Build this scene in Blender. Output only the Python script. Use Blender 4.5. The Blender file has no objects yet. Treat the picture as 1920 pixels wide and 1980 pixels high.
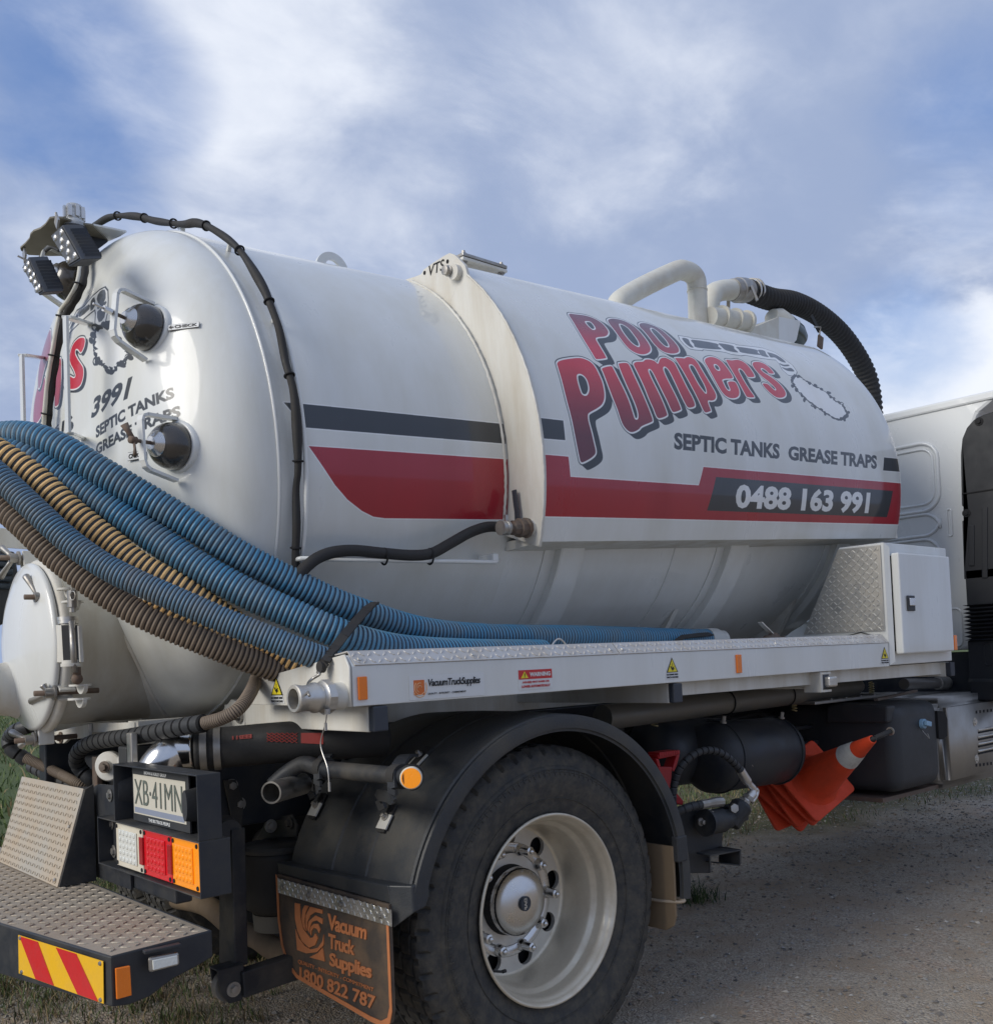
import bpy, bmesh, math, random
import numpy as np
from mathutils import Vector, Matrix
random.seed(7); RNG = np.random.RandomState(7)
SC = bpy.context.scene; COL = SC.collection
R_ = math.radians
# ---------------------------------------------------------------- camera
CF, CCY = 1909.728, 1218.483            # focal length and principal row of the 1920 x 1980 picture
YAW, PIT, ROL = 0.72263, 0.03038, -0.04332
CAM = np.array([-2.164, -2.245, 1.292])
def cam_axes():
    a, p, r = YAW, PIT, ROL
    F = np.array([math.sin(a)*math.cos(p), math.cos(a)*math.cos(p), math.sin(p)])
    Rt = np.array([math.cos(a), -math.sin(a), 0]); U = np.cross(Rt, F)
    return math.cos(r)*Rt+math.sin(r)*U, -math.sin(r)*Rt+math.cos(r)*U, F
CR, CU, CFW = cam_axes()
cd = bpy.data.cameras.new('camera'); cam = bpy.data.objects.new('camera', cd); COL.objects.link(cam)
cd.sensor_fit = 'HORIZONTAL'; cd.sensor_width = 36; cd.lens = CF/1920*36
cd.shift_y = (CCY-990)/1920; cd.clip_start = .05; cd.clip_end = 3000
M = Matrix(((CR[0], CU[0], -CFW[0], CAM[0]), (CR[1], CU[1], -CFW[1], CAM[1]), (CR[2], CU[2], -CFW[2], CAM[2]), (0, 0, 0, 1)))
cam.matrix_world = M; SC.camera = cam
# ---------------------------------------------------------------- sky and sun
SUN = Vector((-.86, .12, .45)).normalized()
W = bpy.data.worlds.new('World'); SC.world = W; W.use_nodes = True
nt = W.node_tree; N = nt.nodes; L = nt.links; N.clear()
def nd(t, **k):
    n = N.new(t)
    for a, b in k.items(): setattr(n, a, b)
    return n
out = nd('ShaderNodeOutputWorld'); bg = nd('ShaderNodeBackground'); bg.inputs[1].default_value = .1
L.new(bg.outputs[0], out.inputs[0])
sky = nd('ShaderNodeTexSky'); sky.sky_type = 'NISHITA'; sky.sun_disc = False
sky.sun_elevation = math.asin(SUN.z); sky.sun_rotation = math.atan2(SUN.x, SUN.y)
sky.altitude = 300; sky.air_density = 1.0; sky.dust_density = .6; sky.ozone_density = 2.2
tc = nd('ShaderNodeTexCoord')
def vm(op, a, b=None, s=None):
    n = nd('ShaderNodeVectorMath', operation=op)
    for i, v in enumerate((a, b)):
        if v is None: continue
        if hasattr(v, 'links'): L.new(v, n.inputs[i])
        else: n.inputs[i].default_value = v
    if s is not None: n.inputs['Scale'].default_value = s
    return n
def ma(op, a, b=0., c=None, clamp=False):
    n = nd('ShaderNodeMath', operation=op); n.use_clamp = clamp
    for i, v in enumerate((a, b, c)):
        if v is None: continue
        if hasattr(v, 'links'): L.new(v, n.inputs[i])
        else: n.inputs[i].default_value = v
    return n.outputs[0]
def mix(f, a, b):
    n = nd('ShaderNodeMix', data_type='RGBA')
    for i, v in ((0, f), (6, a), (7, b)):
        if hasattr(v, 'links'): L.new(v, n.inputs[i])
        else: n.inputs[i].default_value = v
    return n.outputs[2]
def ramp(v, lo, hi):
    n = nd('ShaderNodeMapRange', interpolation_type='SMOOTHSTEP')
    L.new(v, n.inputs[0]); n.inputs[1].default_value = lo; n.inputs[2].default_value = hi
    return n.outputs[0]
def noise(vec, scale, det, rough=.55, dist=0.):
    n = nd('ShaderNodeTexNoise'); L.new(vec, n.inputs['Vector'])
    n.inputs['Scale'].default_value = scale; n.inputs['Detail'].default_value = det
    n.inputs['Roughness'].default_value = rough; n.inputs['Distortion'].default_value = dist
    return n.outputs['Fac']
dirv = vm('NORMALIZE', tc.outputs['Generated']).outputs[0]
sep = nd('ShaderNodeSeparateXYZ'); L.new(dirv, sep.inputs[0])
zz = ma('ADD', ma('MAXIMUM', sep.outputs[2], 0.), .28)
pl = nd('ShaderNodeCombineXYZ')
L.new(ma('DIVIDE', sep.outputs[0], zz), pl.inputs[0]); L.new(ma('DIVIDE', sep.outputs[1], zz), pl.inputs[1])
P_ = pl.outputs[0]
st = nd('ShaderNodeMapping'); L.new(P_, st.inputs[0]); st.inputs['Rotation'].default_value = (0, 0, .5); st.inputs['Scale'].default_value = (.9, 1.15, 1)
S_v = st.outputs[0]
n1 = noise(S_v, 1.3, 7, .55, .35); n2 = noise(S_v, 3.3, 7, .58, .45); n3 = noise(P_, .6, 4); n4 = noise(S_v, 9., 6, .6, .3)
def vray(px, py):
    d = CFW+CR*(px-960)/CF-CU*(py-CCY)/CF; return Vector(d/np.linalg.norm(d))
def blob(px, py, r0, r1):               # soft patch of sky round a direction
    d = vm('DOT_PRODUCT', dirv, tuple(vray(px, py))).outputs[1]
    k = 1-math.cos(R_(r1))
    wob = ma('MULTIPLY', ma('SUBTRACT', n1, .5), k*2.2)
    wob = ma('ADD', wob, ma('MULTIPLY', ma('SUBTRACT', n2, .5), k*1.4))
    return ramp(ma('ADD', d, wob), math.cos(R_(r1)), math.cos(R_(r0)))
# how much cloud
cover = ma('ADD', ma('ADD', ma('MULTIPLY', n1, .62), ma('MULTIPLY', n2, .34)), ma('MULTIPLY', n4, .14))
clr = ma('ADD', ma('MULTIPLY', blob(130, 145, 1, 9), .38), ma('ADD', ma('MULTIPLY', blob(1900, 280, 1, 9), .32), ma('MULTIPLY', blob(1740, 640, 1, 6), .34)))
clr = ma('ADD', clr, ma('MULTIPLY', blob(60, 640, 2, 13), .06))
cv = ramp(ma('SUBTRACT', cover, clr), .04, .44)
# how bright the cloud is
br = ma('ADD', ma('ADD', ma('MULTIPLY', n2, .40), ma('MULTIPLY', n4, .26)), ma('MULTIPLY', n3, .30))
lit = ma('ADD', ma('MULTIPLY', blob(420, 330, 4, 16), .15), ma('MULTIPLY', blob(1860, 420, 1, 7), .40))
lit = ma('ADD', lit, ma('MULTIPLY', blob(1180, 200, 1, 8), .18)); lit = ma('ADD', lit, ma('MULTIPLY', blob(1850, 740, 1, 8), .50))
lit = ma('ADD', lit, ma('MULTIPLY', blob(420, 60, 2, 9), .16))
brt = ramp(ma('ADD', br, lit), .41, .99)
ccol = mix(brt, (2.05, 2.55, 3.75, 1), (5.4, 5.65, 6.15, 1))
skc = mix(.6, sky.outputs[0], (.6, 1.35, 3.5, 1))
low = ramp(sep.outputs[2], .40, .02)
skc = mix(ma('MULTIPLY', low, .75), skc, (2.9, 3.7, 4.9, 1))
full = mix(cv, skc, ccol)
L.new(full, bg.inputs[0])
sl = bpy.data.lights.new('sun', 'SUN'); so = bpy.data.objects.new('sun', sl); COL.objects.link(so)
sl.energy = 1.5; sl.angle = R_(32); sl.color = (1, .945, .85)
so.rotation_euler = SUN.to_track_quat('Z', 'Y').to_euler()
SC.view_settings.view_transform = 'Standard'; SC.view_settings.look = 'None'
SC.view_settings.exposure = 0.76; SC.view_settings.gamma = 1; SC.view_settings.use_curve_mapping = False
# ---------------------------------------------------------------- photo point -> place
def ray(px, py): return CFW+CR*(px-960)/CF-CU*(py-CCY)/CF
def at(px, py, ax, c):
    d = ray(px, py); i = 'xyz'.index(ax); t = (c-CAM[i])/d[i]; return Vector(CAM+t*d)
# tank frame
TS, TZ, TY = .054, 2.018, 1.22
R1, XR, XC, XF = .866, -.708, .23, 2.81
R2, JY, JZ = .949, 1.126, 1.996
AX = np.array([math.cos(TS), 0, math.sin(TS)]); UP = np.array([-math.sin(TS), 0, math.cos(TS)])
def tp(a, phi, R=R1, yc=TY, z0=TZ):
    p = R_(phi); return Vector(np.array([0, yc, z0])+a*AX+R*math.sin(p)*UP-R*math.cos(p)*np.array([0, 1, 0]))
def hit(px, py, R=R1, yc=TY, z0=TZ):
    d = ray(px, py); o = CAM-np.array([0, yc, z0]); Y = np.array([0, 1., 0])
    d2 = np.array([d@Y, d@UP]); o2 = np.array([o@Y, o@UP])
    A = d2@d2; B = 2*d2@o2; Cc = o2@o2-R*R; D = max(B*B-4*A*Cc, 0)
    t = (-B-math.sqrt(D))/(2*A); p = o+t*d
    return p@AX, math.degrees(math.atan2(p@UP, -(p@Y)))
DN, DD = 2.45, .335
def dish_a(r): r = min(max(r, 0), 1); return XR-DD*(1-r**DN)**(1/DN)
def dhit(px, py):
    d = ray(px, py); o = CAM-np.array([0, TY, TZ]); Y = np.array([0, 1., 0]); lo = 0
    for k in range(1, 3000):
        t = k*.002+.4; p = o+t*d; r = math.hypot(p@Y, p@UP)/R1
        if r < 1 and p@AX > dish_a(r): break
    return -(p@Y), p@UP
def dpt(u, v, off=0.):
    r = math.hypot(u, v)/R1; return Vector(np.array([0, TY, TZ])+(dish_a(r)-off)*AX+v*UP-u*np.array([0, 1, 0]))
# ---------------------------------------------------------------- materials
def srgb(r, g, b): return tuple((c/255/12.92 if c/255 <= .04045 else ((c/255+.055)/1.055)**2.4) for c in (r, g, b))
MATS = {}
def pmat(name, col, rough=.5, metal=0., dirt=None, damt=.0, dscale=6., bump=0., bscale=60., coat=0., rvar=.0, trans=0., streak=False, lowdirt=None, emis=0, spec=.5):
    m = bpy.data.materials.new(name); m.use_nodes = True; t = m.node_tree; n = t.nodes; l = t.links
    b = n['Principled BSDF']; b.inputs['Base Color'].default_value = (*col, 1); b.inputs['Roughness'].default_value = rough
    b.inputs['Metallic'].default_value = metal; b.inputs['Coat Weight'].default_value = coat; b.inputs['Coat Roughness'].default_value = .06
    b.inputs['Transmission Weight'].default_value = trans; b.inputs['Specular IOR Level'].default_value = spec
    co = n.new('ShaderNodeTexCoord').outputs['Object']
    if dirt is not None and damt > 0:
        mp = n.new('ShaderNodeMapping'); l.new(co, mp.inputs[0]); mp.inputs['Scale'].default_value = (1, 1, .18 if streak else 1)
        a = n.new('ShaderNodeTexNoise'); l.new(mp.outputs[0], a.inputs[0]); a.inputs['Scale'].default_value = dscale; a.inputs['Detail'].default_value = 9; a.inputs['Roughness'].default_value = .65
        r = n.new('ShaderNodeMapRange'); l.new(a.outputs['Fac'], r.inputs[0]); r.inputs[1].default_value = .40; r.inputs[2].default_value = .72; r.inputs[4].default_value = damt
        x = n.new('ShaderNodeMix'); x.data_type = 'RGBA'; l.new(r.outputs[0], x.inputs[0]); x.inputs[6].default_value = (*col, 1); x.inputs[7].default_value = (*dirt, 1)
        l.new(x.outputs[2], b.inputs['Base Color'])
        rr = n.new('ShaderNodeMapRange'); l.new(a.outputs['Fac'], rr.inputs[0]); rr.inputs[1].default_value = .35; rr.inputs[2].default_value = .7
        rr.inputs[3].default_value = rough; rr.inputs[4].default_value = min(rough+.28, 1); l.new(rr.outputs[0], b.inputs['Roughness'])
        if metal > 0:
            mm = n.new('ShaderNodeMapRange'); l.new(r.outputs[0], mm.inputs[0]); mm.inputs[3].default_value = metal; mm.inputs[4].default_value = metal*.3; l.new(mm.outputs[0], b.inputs['Metallic'])
    if bump > 0:
        a = n.new('ShaderNodeTexNoise'); l.new(co, a.inputs[0]); a.inputs['Scale'].default_value = bscale; a.inputs['Detail'].default_value = 5
        u = n.new('ShaderNodeBump'); u.inputs['Strength'].default_value = bump; u.inputs['Distance'].default_value = .01; l.new(a.outputs['Fac'], u.inputs['Height']); l.new(u.outputs[0], b.inputs['Normal'])
    if emis: b.inputs['Emission Color'].default_value = (*col, 1); b.inputs['Emission Strength'].default_value = emis
    MATS[name] = m; return m
DUST = (.30, .25, .18); PW = (.72, .735, .715)
white = pmat('white_paint', PW, .25, dirt=(.50, .47, .39), damt=.3, dscale=5, coat=.6, bump=.05, bscale=2.5, streak=True)
cream = pmat('grimy_white_paint', (.66, .65, .60), .38, dirt=(.40, .33, .22), damt=.5, dscale=9, bump=.06, bscale=40, streak=True)
cabw = pmat('cab_white_paint', (.68, .70, .70), .22, dirt=(.5, .5, .46), damt=.15, dscale=3, coat=.5)
black = pmat('black_chassis_paint', (.017, .021, .029), .38, dirt=(.07, .064, .05), damt=.5, dscale=9, bump=.04)
dblack = pmat('dusty_black_paint', (.016, .019, .024), .5, dirt=(.12, .105, .08), damt=.65, dscale=7, bump=.08)
plastic = pmat('black_plastic', (.028, .031, .036), .48, dirt=(.07, .065, .055), damt=.4, dscale=5, bump=.10, bscale=180)
guardm = pmat('mudguard_plastic', (.030, .034, .039), .42, dirt=(.095, .085, .066), damt=.7, dscale=6, bump=.12, bscale=220)
rubber = pmat('black_rubber', (.018, .018, .018), .6, dirt=(.07, .06, .05), damt=.3, dscale=12, bump=.1, bscale=120)
tyrem = pmat('tyre_rubber', (.034, .034, .033), .66, dirt=(.21, .18, .13), damt=.4, dscale=28, bump=.3, bscale=55)
alu = pmat('aluminium', (.62, .61, .58), .34, 1, dirt=(.42, .36, .27), damt=.7, dscale=10, bump=.05, bscale=90)
rimm = pmat('dusty_rim_alloy', (.70, .64, .52), .34, .6, dirt=(.46, .38, .27), damt=.7, dscale=8, bump=.04, bscale=150)
chrome = pmat('polished_steel', (.66, .65, .63), .16, 1, dirt=(.45, .41, .35), damt=.18, dscale=4)
steel = pmat('plain_steel', (.42, .41, .39), .36, 1, dirt=(.22, .18, .13), damt=.6, dscale=14)
rusty = pmat('rusty_steel', (.17, .14, .115), .65, .5, dirt=(.19, .10, .06), damt=.6, dscale=20, bump=.2)
chk_side = pmat('bright_tread_plate', (.58, .57, .54), .33, .85, dirt=(.40, .35, .27), damt=.55, dscale=8)
chk_rail = pmat('pale_tread_plate', (.60, .59, .57), .42, .55, dirt=(.48, .42, .34), damt=.6, dscale=12)
chk_step = pmat('dusty_tread_plate', (.40, .35, .28), .55, .25, dirt=(.27, .20, .14), damt=.7, dscale=5, bump=.05)
chk_rust = pmat('rust_edged_tread_plate', (.47, .43, .36), .5, .35, dirt=(.42, .27, .13), damt=.55, dscale=4)
orange = pmat('orange_reflector', (.85, .20, .01), .25, bump=.1, bscale=400, coat=.5)
amber = pmat('amber_lens', (.92, .30, .01), .2, coat=.6, bump=.1, bscale=200, emis=.12)
redl = pmat('red_lens', (.62, .012, .02), .2, coat=.6, bump=.1, bscale=200, emis=.08)
redd = pmat('dark_red_reflector', (.35, .005, .012), .25, coat=.5)
clear = pmat('clear_lens', (.74, .75, .70), .2, coat=.5, bump=.15, bscale=160)
lensw = pmat('cream_lens_frame', (.70, .66, .55), .35, dirt=(.4, .28, .14), damt=.4, dscale=12)
cone_o = pmat('cone_orange', (.72, .062, .015), .55, dirt=(.30, .05, .02), damt=.45, dscale=9, bump=.05)
cone_w = pmat('cone_white_band', (.60, .60, .57), .45, dirt=(.35, .33, .3), damt=.5, dscale=30, bump=.1, bscale=150)
redp = pmat('red_plastic', (.42, .015, .02), .45)
yellow = pmat('yellow_retroreflective', (.85, .48, .01), .35, dirt=(.5, .3, .05), damt=.3, dscale=20, coat=.3)
redr = pmat('red_retroreflective', (.60, .012, .015), .35, dirt=(.3, .02, .02), damt=.3, dscale=20, coat=.3)
ylab = pmat('yellow_label', (.80, .66, .03), .4)
inkb = pmat('black_ink', (.012, .013, .016), .5)
inkw = pmat('white_ink', (.70, .71, .70), .4)
inkr = pmat('red_ink', (.55, .03, .03), .4)
inko = pmat('orange_ink', (.65, .16, .03), .5)
flapo = pmat('orange_rubber_lettering', (.60, .21, .075), .6, dirt=(.35, .15, .07), damt=.5, dscale=14)
flapb = pmat('mud_flap_rubber', (.065, .052, .042), .75, dirt=(.22, .145, .085), damt=.8, dscale=8, bump=.15)
tan = pmat('muddy_tan_flap', (.24, .17, .10), .75, dirt=(.13, .10, .07), damt=.6, dscale=7, streak=True)
platem = pmat('number_plate_cream', (.60, .57, .48), .4, dirt=(.45, .44, .38), damt=.3)
inkg = pmat('plate_grey_green_ink', (.12, .14, .12), .6)
bluecap = pmat('blue_cap', (.25, .42, .58), .4)
glass = pmat('smoky_glass', (.030, .027, .023), .16, dirt=(.10, .08, .06), damt=.5, dscale=9, coat=.8)
hblue = pmat('blue_hose_rib', (.062, .225, .375), .38, dirt=(.17, .215, .235), damt=.85, dscale=11, bump=.15, bscale=160)
hblue2 = pmat('faded_blue_hose_rib', (.085, .190, .290), .46, dirt=(.19, .20, .20), damt=.85, dscale=9, bump=.15, bscale=160)
hdark = pmat('hose_groove', (.035, .036, .036), .6, dirt=(.09, .08, .07), damt=.5, dscale=15)
hgr_b = pmat('blue_hose_groove', (.030, .045, .065), .55)
horan = pmat('orange_hose_rib', (.88, .55, .22), .5, dirt=(.5, .28, .10), damt=.5, dscale=9)
hbrown = pmat('brown_hose_rib', (.20, .155, .115), .6, dirt=(.33, .26, .19), damt=.5, dscale=7)
hbrd = pmat('brown_hose_groove', (.045, .032, .024), .7)
rednet = pmat('red_hose_print', (.30, .03, .02), .6)
pipew = pmat('cream_pipe_paint', (.62, .61, .54), .36, dirt=(.40, .32, .22), damt=.4, dscale=10)
silver = pmat('muffler_silver', (.40, .39, .37), .38, .85, dirt=(.25, .2, .14), damt=.35, dscale=4)
navy = pmat('navy_end_cap', (.035, .042, .055), .5)
drk = pmat('dark_recess', (.006, .006, .007), .8)
ropem = pmat('pale_rope', (.45, .36, .26), .9, bump=.4, bscale=300)
# ---------------------------------------------------------------- mesh helpers
def mk(name, bm, mats, parent=None, smooth=False, bevel=0, auto=None):
    bmesh.ops.recalc_face_normals(bm, faces=bm.faces) if len(bm.faces) < 60000 else None
    me = bpy.data.meshes.new(name); bm.to_mesh(me); bm.free()
    if not isinstance(mats, (list, tuple)): mats = [mats]
    for m in mats: me.materials.append(m)
    o = bpy.data.objects.new(name, me); COL.objects.link(o)
    if smooth: me.shade_smooth()
    if auto and len(me.polygons) < 40000:
        me.shade_smooth(); me.set_sharp_from_angle(angle=R_(auto))
    if bevel:
        b = o.modifiers.new('bevel', 'BEVEL'); b.width = bevel; b.segments = 2; b.limit_method = 'ANGLE'; b.angle_limit = R_(35)
    if parent:
        o.parent = parent; o.matrix_parent_inverse = parent.matrix_world.inverted()
    return o
def tag(o, **k):
    for a, b in k.items(): o[a] = b
    return o
def empty(name, loc=(0, 0, 0), **k):
    e = bpy.data.objects.new(name, None); COL.objects.link(e); e.location = loc; e.empty_display_size = .2
    e.matrix_world = Matrix.Translation(loc); return tag(e, **k)
def box(bm, a, b, mi=0):
    vs = [bm.verts.new((x, y, z)) for x in (a[0], b[0]) for y in (a[1], b[1]) for z in (a[2], b[2])]
    for f in ((0, 1, 3, 2), (4, 6, 7, 5), (0, 4, 5, 1), (2, 3, 7, 6), (0, 2, 6, 4), (1, 5, 7, 3)):
        bm.faces.new([vs[i] for i in f]).material_index = mi
    return bm
def hexa(bm, q1, q2, mi=0):
    """solid between two quads (lists of four points)"""
    a = [bm.verts.new(p) for p in q1]; b = [bm.verts.new(p) for p in q2]; n = len(a)
    bm.faces.new(a).material_index = mi; bm.faces.new(b[::-1]).material_index = mi
    for i in range(n): bm.faces.new((a[i], b[i], b[(i+1) % n], a[(i+1) % n])).material_index = mi
    return bm
def slab(bm, pts, d, mi=0):
    d = Vector(d); return hexa(bm, pts, [Vector(p)+d for p in pts], mi)
def frame_of(t, ref=None):
    t = t.normalized(); r = Vector(ref) if ref else (Vector((0, 0, 1)) if abs(t.z) < .9 else Vector((1, 0, 0)))
    u = (r-t*r.dot(t)).normalized(); return u, t.cross(u)
def cr(pts, n=8, closed=False):
    P = [Vector(p) for p in pts]; m = len(P); o = []
    if m < 3: return P
    for i in range(m if closed else m-1):
        p0 = P[(i-1) % m] if closed or i > 0 else P[0]*2-P[1]; p1 = P[i]; p2 = P[(i+1) % m]; p3 = P[(i+2) % m] if closed or i+2 < m else P[-1]*2-P[-2]
        for k in range(n):
            t = k/n; o.append(.5*((2*p1)+(p2-p0)*t+(2*p0-5*p1+4*p2-p3)*t*t+(3*p1-p0-3*p2+p3)*t**3))
    if not closed: o.append(P[-1])
    return o
def resample(P, step):
    s = [0.]
    for a, b in zip(P, P[1:]): s.append(s[-1]+(b-a).length)
    n = max(int(round(s[-1]/step)), 2); o = []; j = 0
    for i in range(n+1):
        d = s[-1]*i/n
        while j < len(s)-2 and s[j+1] < d: j += 1
        f = (d-s[j])/max(s[j+1]-s[j], 1e-9); o.append(P[j].lerp(P[j+1], min(f, 1)))
    return o
def tube(bm, P, rad, seg=12, cap=True, mi=0, closed=False, ref=None, flat=1.):
    P = [Vector(p) for p in P]; n = len(P); rings = []; u = None
    for i, p in enumerate(P):
        t = (P[(i+1) % n]-P[i-1]) if closed else (P[min(i+1, n-1)]-P[max(i-1, 0)])
        if t.length < 1e-9: t = Vector((1, 0, 0))
        t.normalize()
        if u is None: u, _ = frame_of(t, ref)
        u = (u-t*u.dot(t)).normalized(); v = t.cross(u)
        r = rad(i) if callable(rad) else (rad[i] if isinstance(rad, (list, tuple)) else rad)
        rings.append([bm.verts.new(p+(u*math.cos(2*math.pi*k/seg)+v*math.sin(2*math.pi*k/seg)*flat)*r) for k in range(seg)])
    for i in range(n if closed else n-1):
        A, B = rings[i], rings[(i+1) % n]; m_ = mi(i) if callable(mi) else mi
        for k in range(seg): bm.faces.new((A[k], A[(k+1) % seg], B[(k+1) % seg], B[k])).material_index = m_
    if cap and not closed:
        m_ = mi(0) if callable(mi) else mi
        bm.faces.new(rings[0][::-1]).material_index = m_; bm.faces.new(rings[-1]).material_index = m_
    return bm
def bar(bm, a, b, w, h, ref=(0, 0, 1), mi=0):
    """rectangular bar from a to b; w across, h along ref"""
    a = Vector(a); b = Vector(b); u, v = frame_of(b-a, ref); u = u*h/2; v = v*w/2
    return hexa(bm, [a-u-v, a+u-v, a+u+v, a-u+v], [b-u-v, b+u-v, b+u+v, b-u+v], mi)
def revolve(bm, o, axis, prof, seg=48, ref=None, mi=0, arc=None):
    """prof: (distance along the axis, radius)"""
    o = Vector(o); ax = Vector(axis).normalized(); u, v = frame_of(ax, ref); rows = []
    for d, r in prof:
        if r < 1e-6: rows.append([bm.verts.new(o+ax*d)])
        else: rows.append([bm.verts.new(o+ax*d+(u*math.cos(2*math.pi*k/seg)+v*math.sin(2*math.pi*k/seg))*r) for k in range(seg)])
    for i in range(len(rows)-1):
        A, B = rows[i], rows[i+1]; m_ = mi(i) if callable(mi) else mi
        for k in range(seg):
            j = (k+1) % seg
            if len(A) == 1 and len(B) == 1: continue
            f = (A[0], B[j], B[k]) if len(A) == 1 else ((A[k], A[j], B[0]) if len(B) == 1 else (A[k], A[j], B[j], B[k]))
            bm.faces.new(f).material_index = m_
    return bm
def cyl(bm, a, b, r, seg=24, mi=0): 
    a = Vector(a); b = Vector(b); L_ = (b-a).length
    return revolve(bm, a, b-a, [(0, 0), (0, r), (L_, r), (L_, 0)], seg, mi=mi)
def ball(bm, c, r, seg=12):
    return revolve(bm, c, (0, 0, 1), [(-r*math.cos(math.pi*i/8), r*math.sin(math.pi*i/8)) for i in range(9)], seg)
def B(): return bmesh.new()
def bolt(name, p, axis, r, h, mat, parent, washer=True):
    bm = B()
    if washer: revolve(bm, p, axis, [(0, 0), (0, r*1.6), (h*.25, r*1.6), (h*.25, 0)], 16)
    revolve(bm, p, axis, [(h*.2, 0), (h*.2, r), (h, r*.92), (h*1.05, 0)], 6)
    return mk(name, bm, mat, parent)
def treads(bm, o, u, v, inside, pitch=.030, ln=.022, wd=.0055, h=.0022, mi=0, urange=(0, 1), vrange=(0, 1)):
    """raised lozenges of a tread plate, alternating by 90 degrees, on the plane o + u, v"""
    o = Vector(o); u = Vector(u).normalized(); v = Vector(v).normalized(); n = u.cross(v)
    i0, i1 = int(urange[0]/pitch)-1, int(urange[1]/pitch)+2; j0, j1 = int(vrange[0]/pitch)-1, int(vrange[1]/pitch)+2
    for i in range(i0, i1):
        for j in range(j0, j1):
            a, b = (i+.5)*pitch, (j+.5)*pitch
            if not inside(a, b): continue
            d = (u+v).normalized() if (i+j) % 2 else (u-v).normalized(); e = n.cross(d); c = o+u*a+v*b
            q = [c-d*ln/2, c-d*ln*.2+e*wd/2, c+d*ln*.2+e*wd/2, c+d*ln/2, c+d*ln*.2-e*wd/2, c-d*ln*.2-e*wd/2]
            bot = [bm.verts.new(p) for p in q]; top = [bm.verts.new(c+(p-c)*.72+n*h) for p in q]
            bm.faces.new(top).material_index = mi
            for k in range(6): bm.faces.new((bot[k], bot[(k+1) % 6], top[(k+1) % 6], top[k])).material_index = mi
    return bm
def corr(name, pts, rad, pitch, mats, parent=None, depth=.006, seg=20, rib=.62, sub=6, sag=None, sharp=1.):
    """corrugated hose along a smooth path; material 0 on the ribs, 1 in the grooves"""
    P = resample(cr(pts, 14), pitch/sub); bm = B()
    def r(i):
        f = (i % sub)/sub; return rad-depth*(0 if f < rib*.999 and f > 0 else (.5 if f == 0 else 1))
    def r2(i):
        f = (i % sub)/sub; c = math.cos(2*math.pi*(f-rib/2)); return rad-depth*.5+depth*.5*max(-1, min(1, c*1.5))
    tube(bm, P, r2, seg, True, mi=lambda i: 0 if ((i % sub)+.5)/sub < rib else 1)
    return mk(name, bm, mats, parent, smooth=True)
# ---------------------------------------------------------------- text
TXT = {}
def text_mesh(s, bold=.0, space=1.):
    """unit outline triangles of a line of print: x 0..1 across, y 0..1 up"""
    k = (s, bold, space)
    if k in TXT: return TXT[k]
    c = bpy.data.curves.new('print', 'FONT'); c.body = s; c.size = 1; c.offset = bold; c.space_character = space; c.resolution_u = 3
    o = bpy.data.objects.new('print', c); COL.objects.link(o); bpy.context.view_layer.update()
    me = bpy.data.meshes.new_from_object(o.evaluated_get(bpy.context.evaluated_depsgraph_get()))
    v = np.array([p.co[:2] for p in me.vertices]); me.calc_loop_triangles(); t = np.array([x.vertices[:] for x in me.loop_triangles])
    faces = [tuple(p.vertices) for p in me.polygons]
    bpy.data.objects.remove(o); bpy.data.curves.remove(c); bpy.data.meshes.remove(me)
    lo, hi = v.min(0), v.max(0); asp = (hi-lo)[0]/(hi-lo)[1]; v = (v-lo)/(hi-lo)
    TXT[k] = (v, t, faces, asp); return TXT[k]
def quadmap(q, v):
    bl, br, tr, tl = [np.array(p, float) for p in q]; x = v[:, :1]; y = v[:, 1:2]
    return bl*(1-x)*(1-y)+br*x*(1-y)+tr*x*y+tl*(1-x)*y
def letters(name, s, q, mat, parent, bold=.02, depth=.0006, nrm=None, slant=0, space=1.):
    """lettering laid on the quad q = bottom-left, bottom-right, top-right, top-left and raised by depth"""
    v, t, faces, asp = text_mesh(s, bold, space)
    if slant: v = v.copy(); v[:, 0] = (v[:, 0]+slant*v[:, 1])/(1+slant)
    p = quadmap([tuple(a) for a in q], v); q = [Vector(a) for a in q]
    n = (q[1]-q[0]).cross(q[3]-q[0]).normalized()
    if n.dot(Vector(CAM)-q[0]) < 0: n = -n
    bm = B(); b = [bm.verts.new(Vector(x)+n*.0004) for x in p]; f = [bm.verts.new(Vector(x)+n*(depth+.0004)) for x in p]
    from collections import Counter
    ec = Counter()
    for tr in t:
        for i in range(3): ec[(tr[i], tr[(i+1) % 3])] += 1
    for tr in t:
        try: bm.faces.new([f[i] for i in tr])
        except ValueError: pass
        for i in range(3):
            a_, b_ = tr[i], tr[(i+1) % 3]
            if ec[(b_, a_)] == 0:
                try: bm.faces.new((b[a_], b[b_], f[b_], f[a_]))
                except ValueError: pass
    return mk(name, bm, mat, parent)
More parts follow.
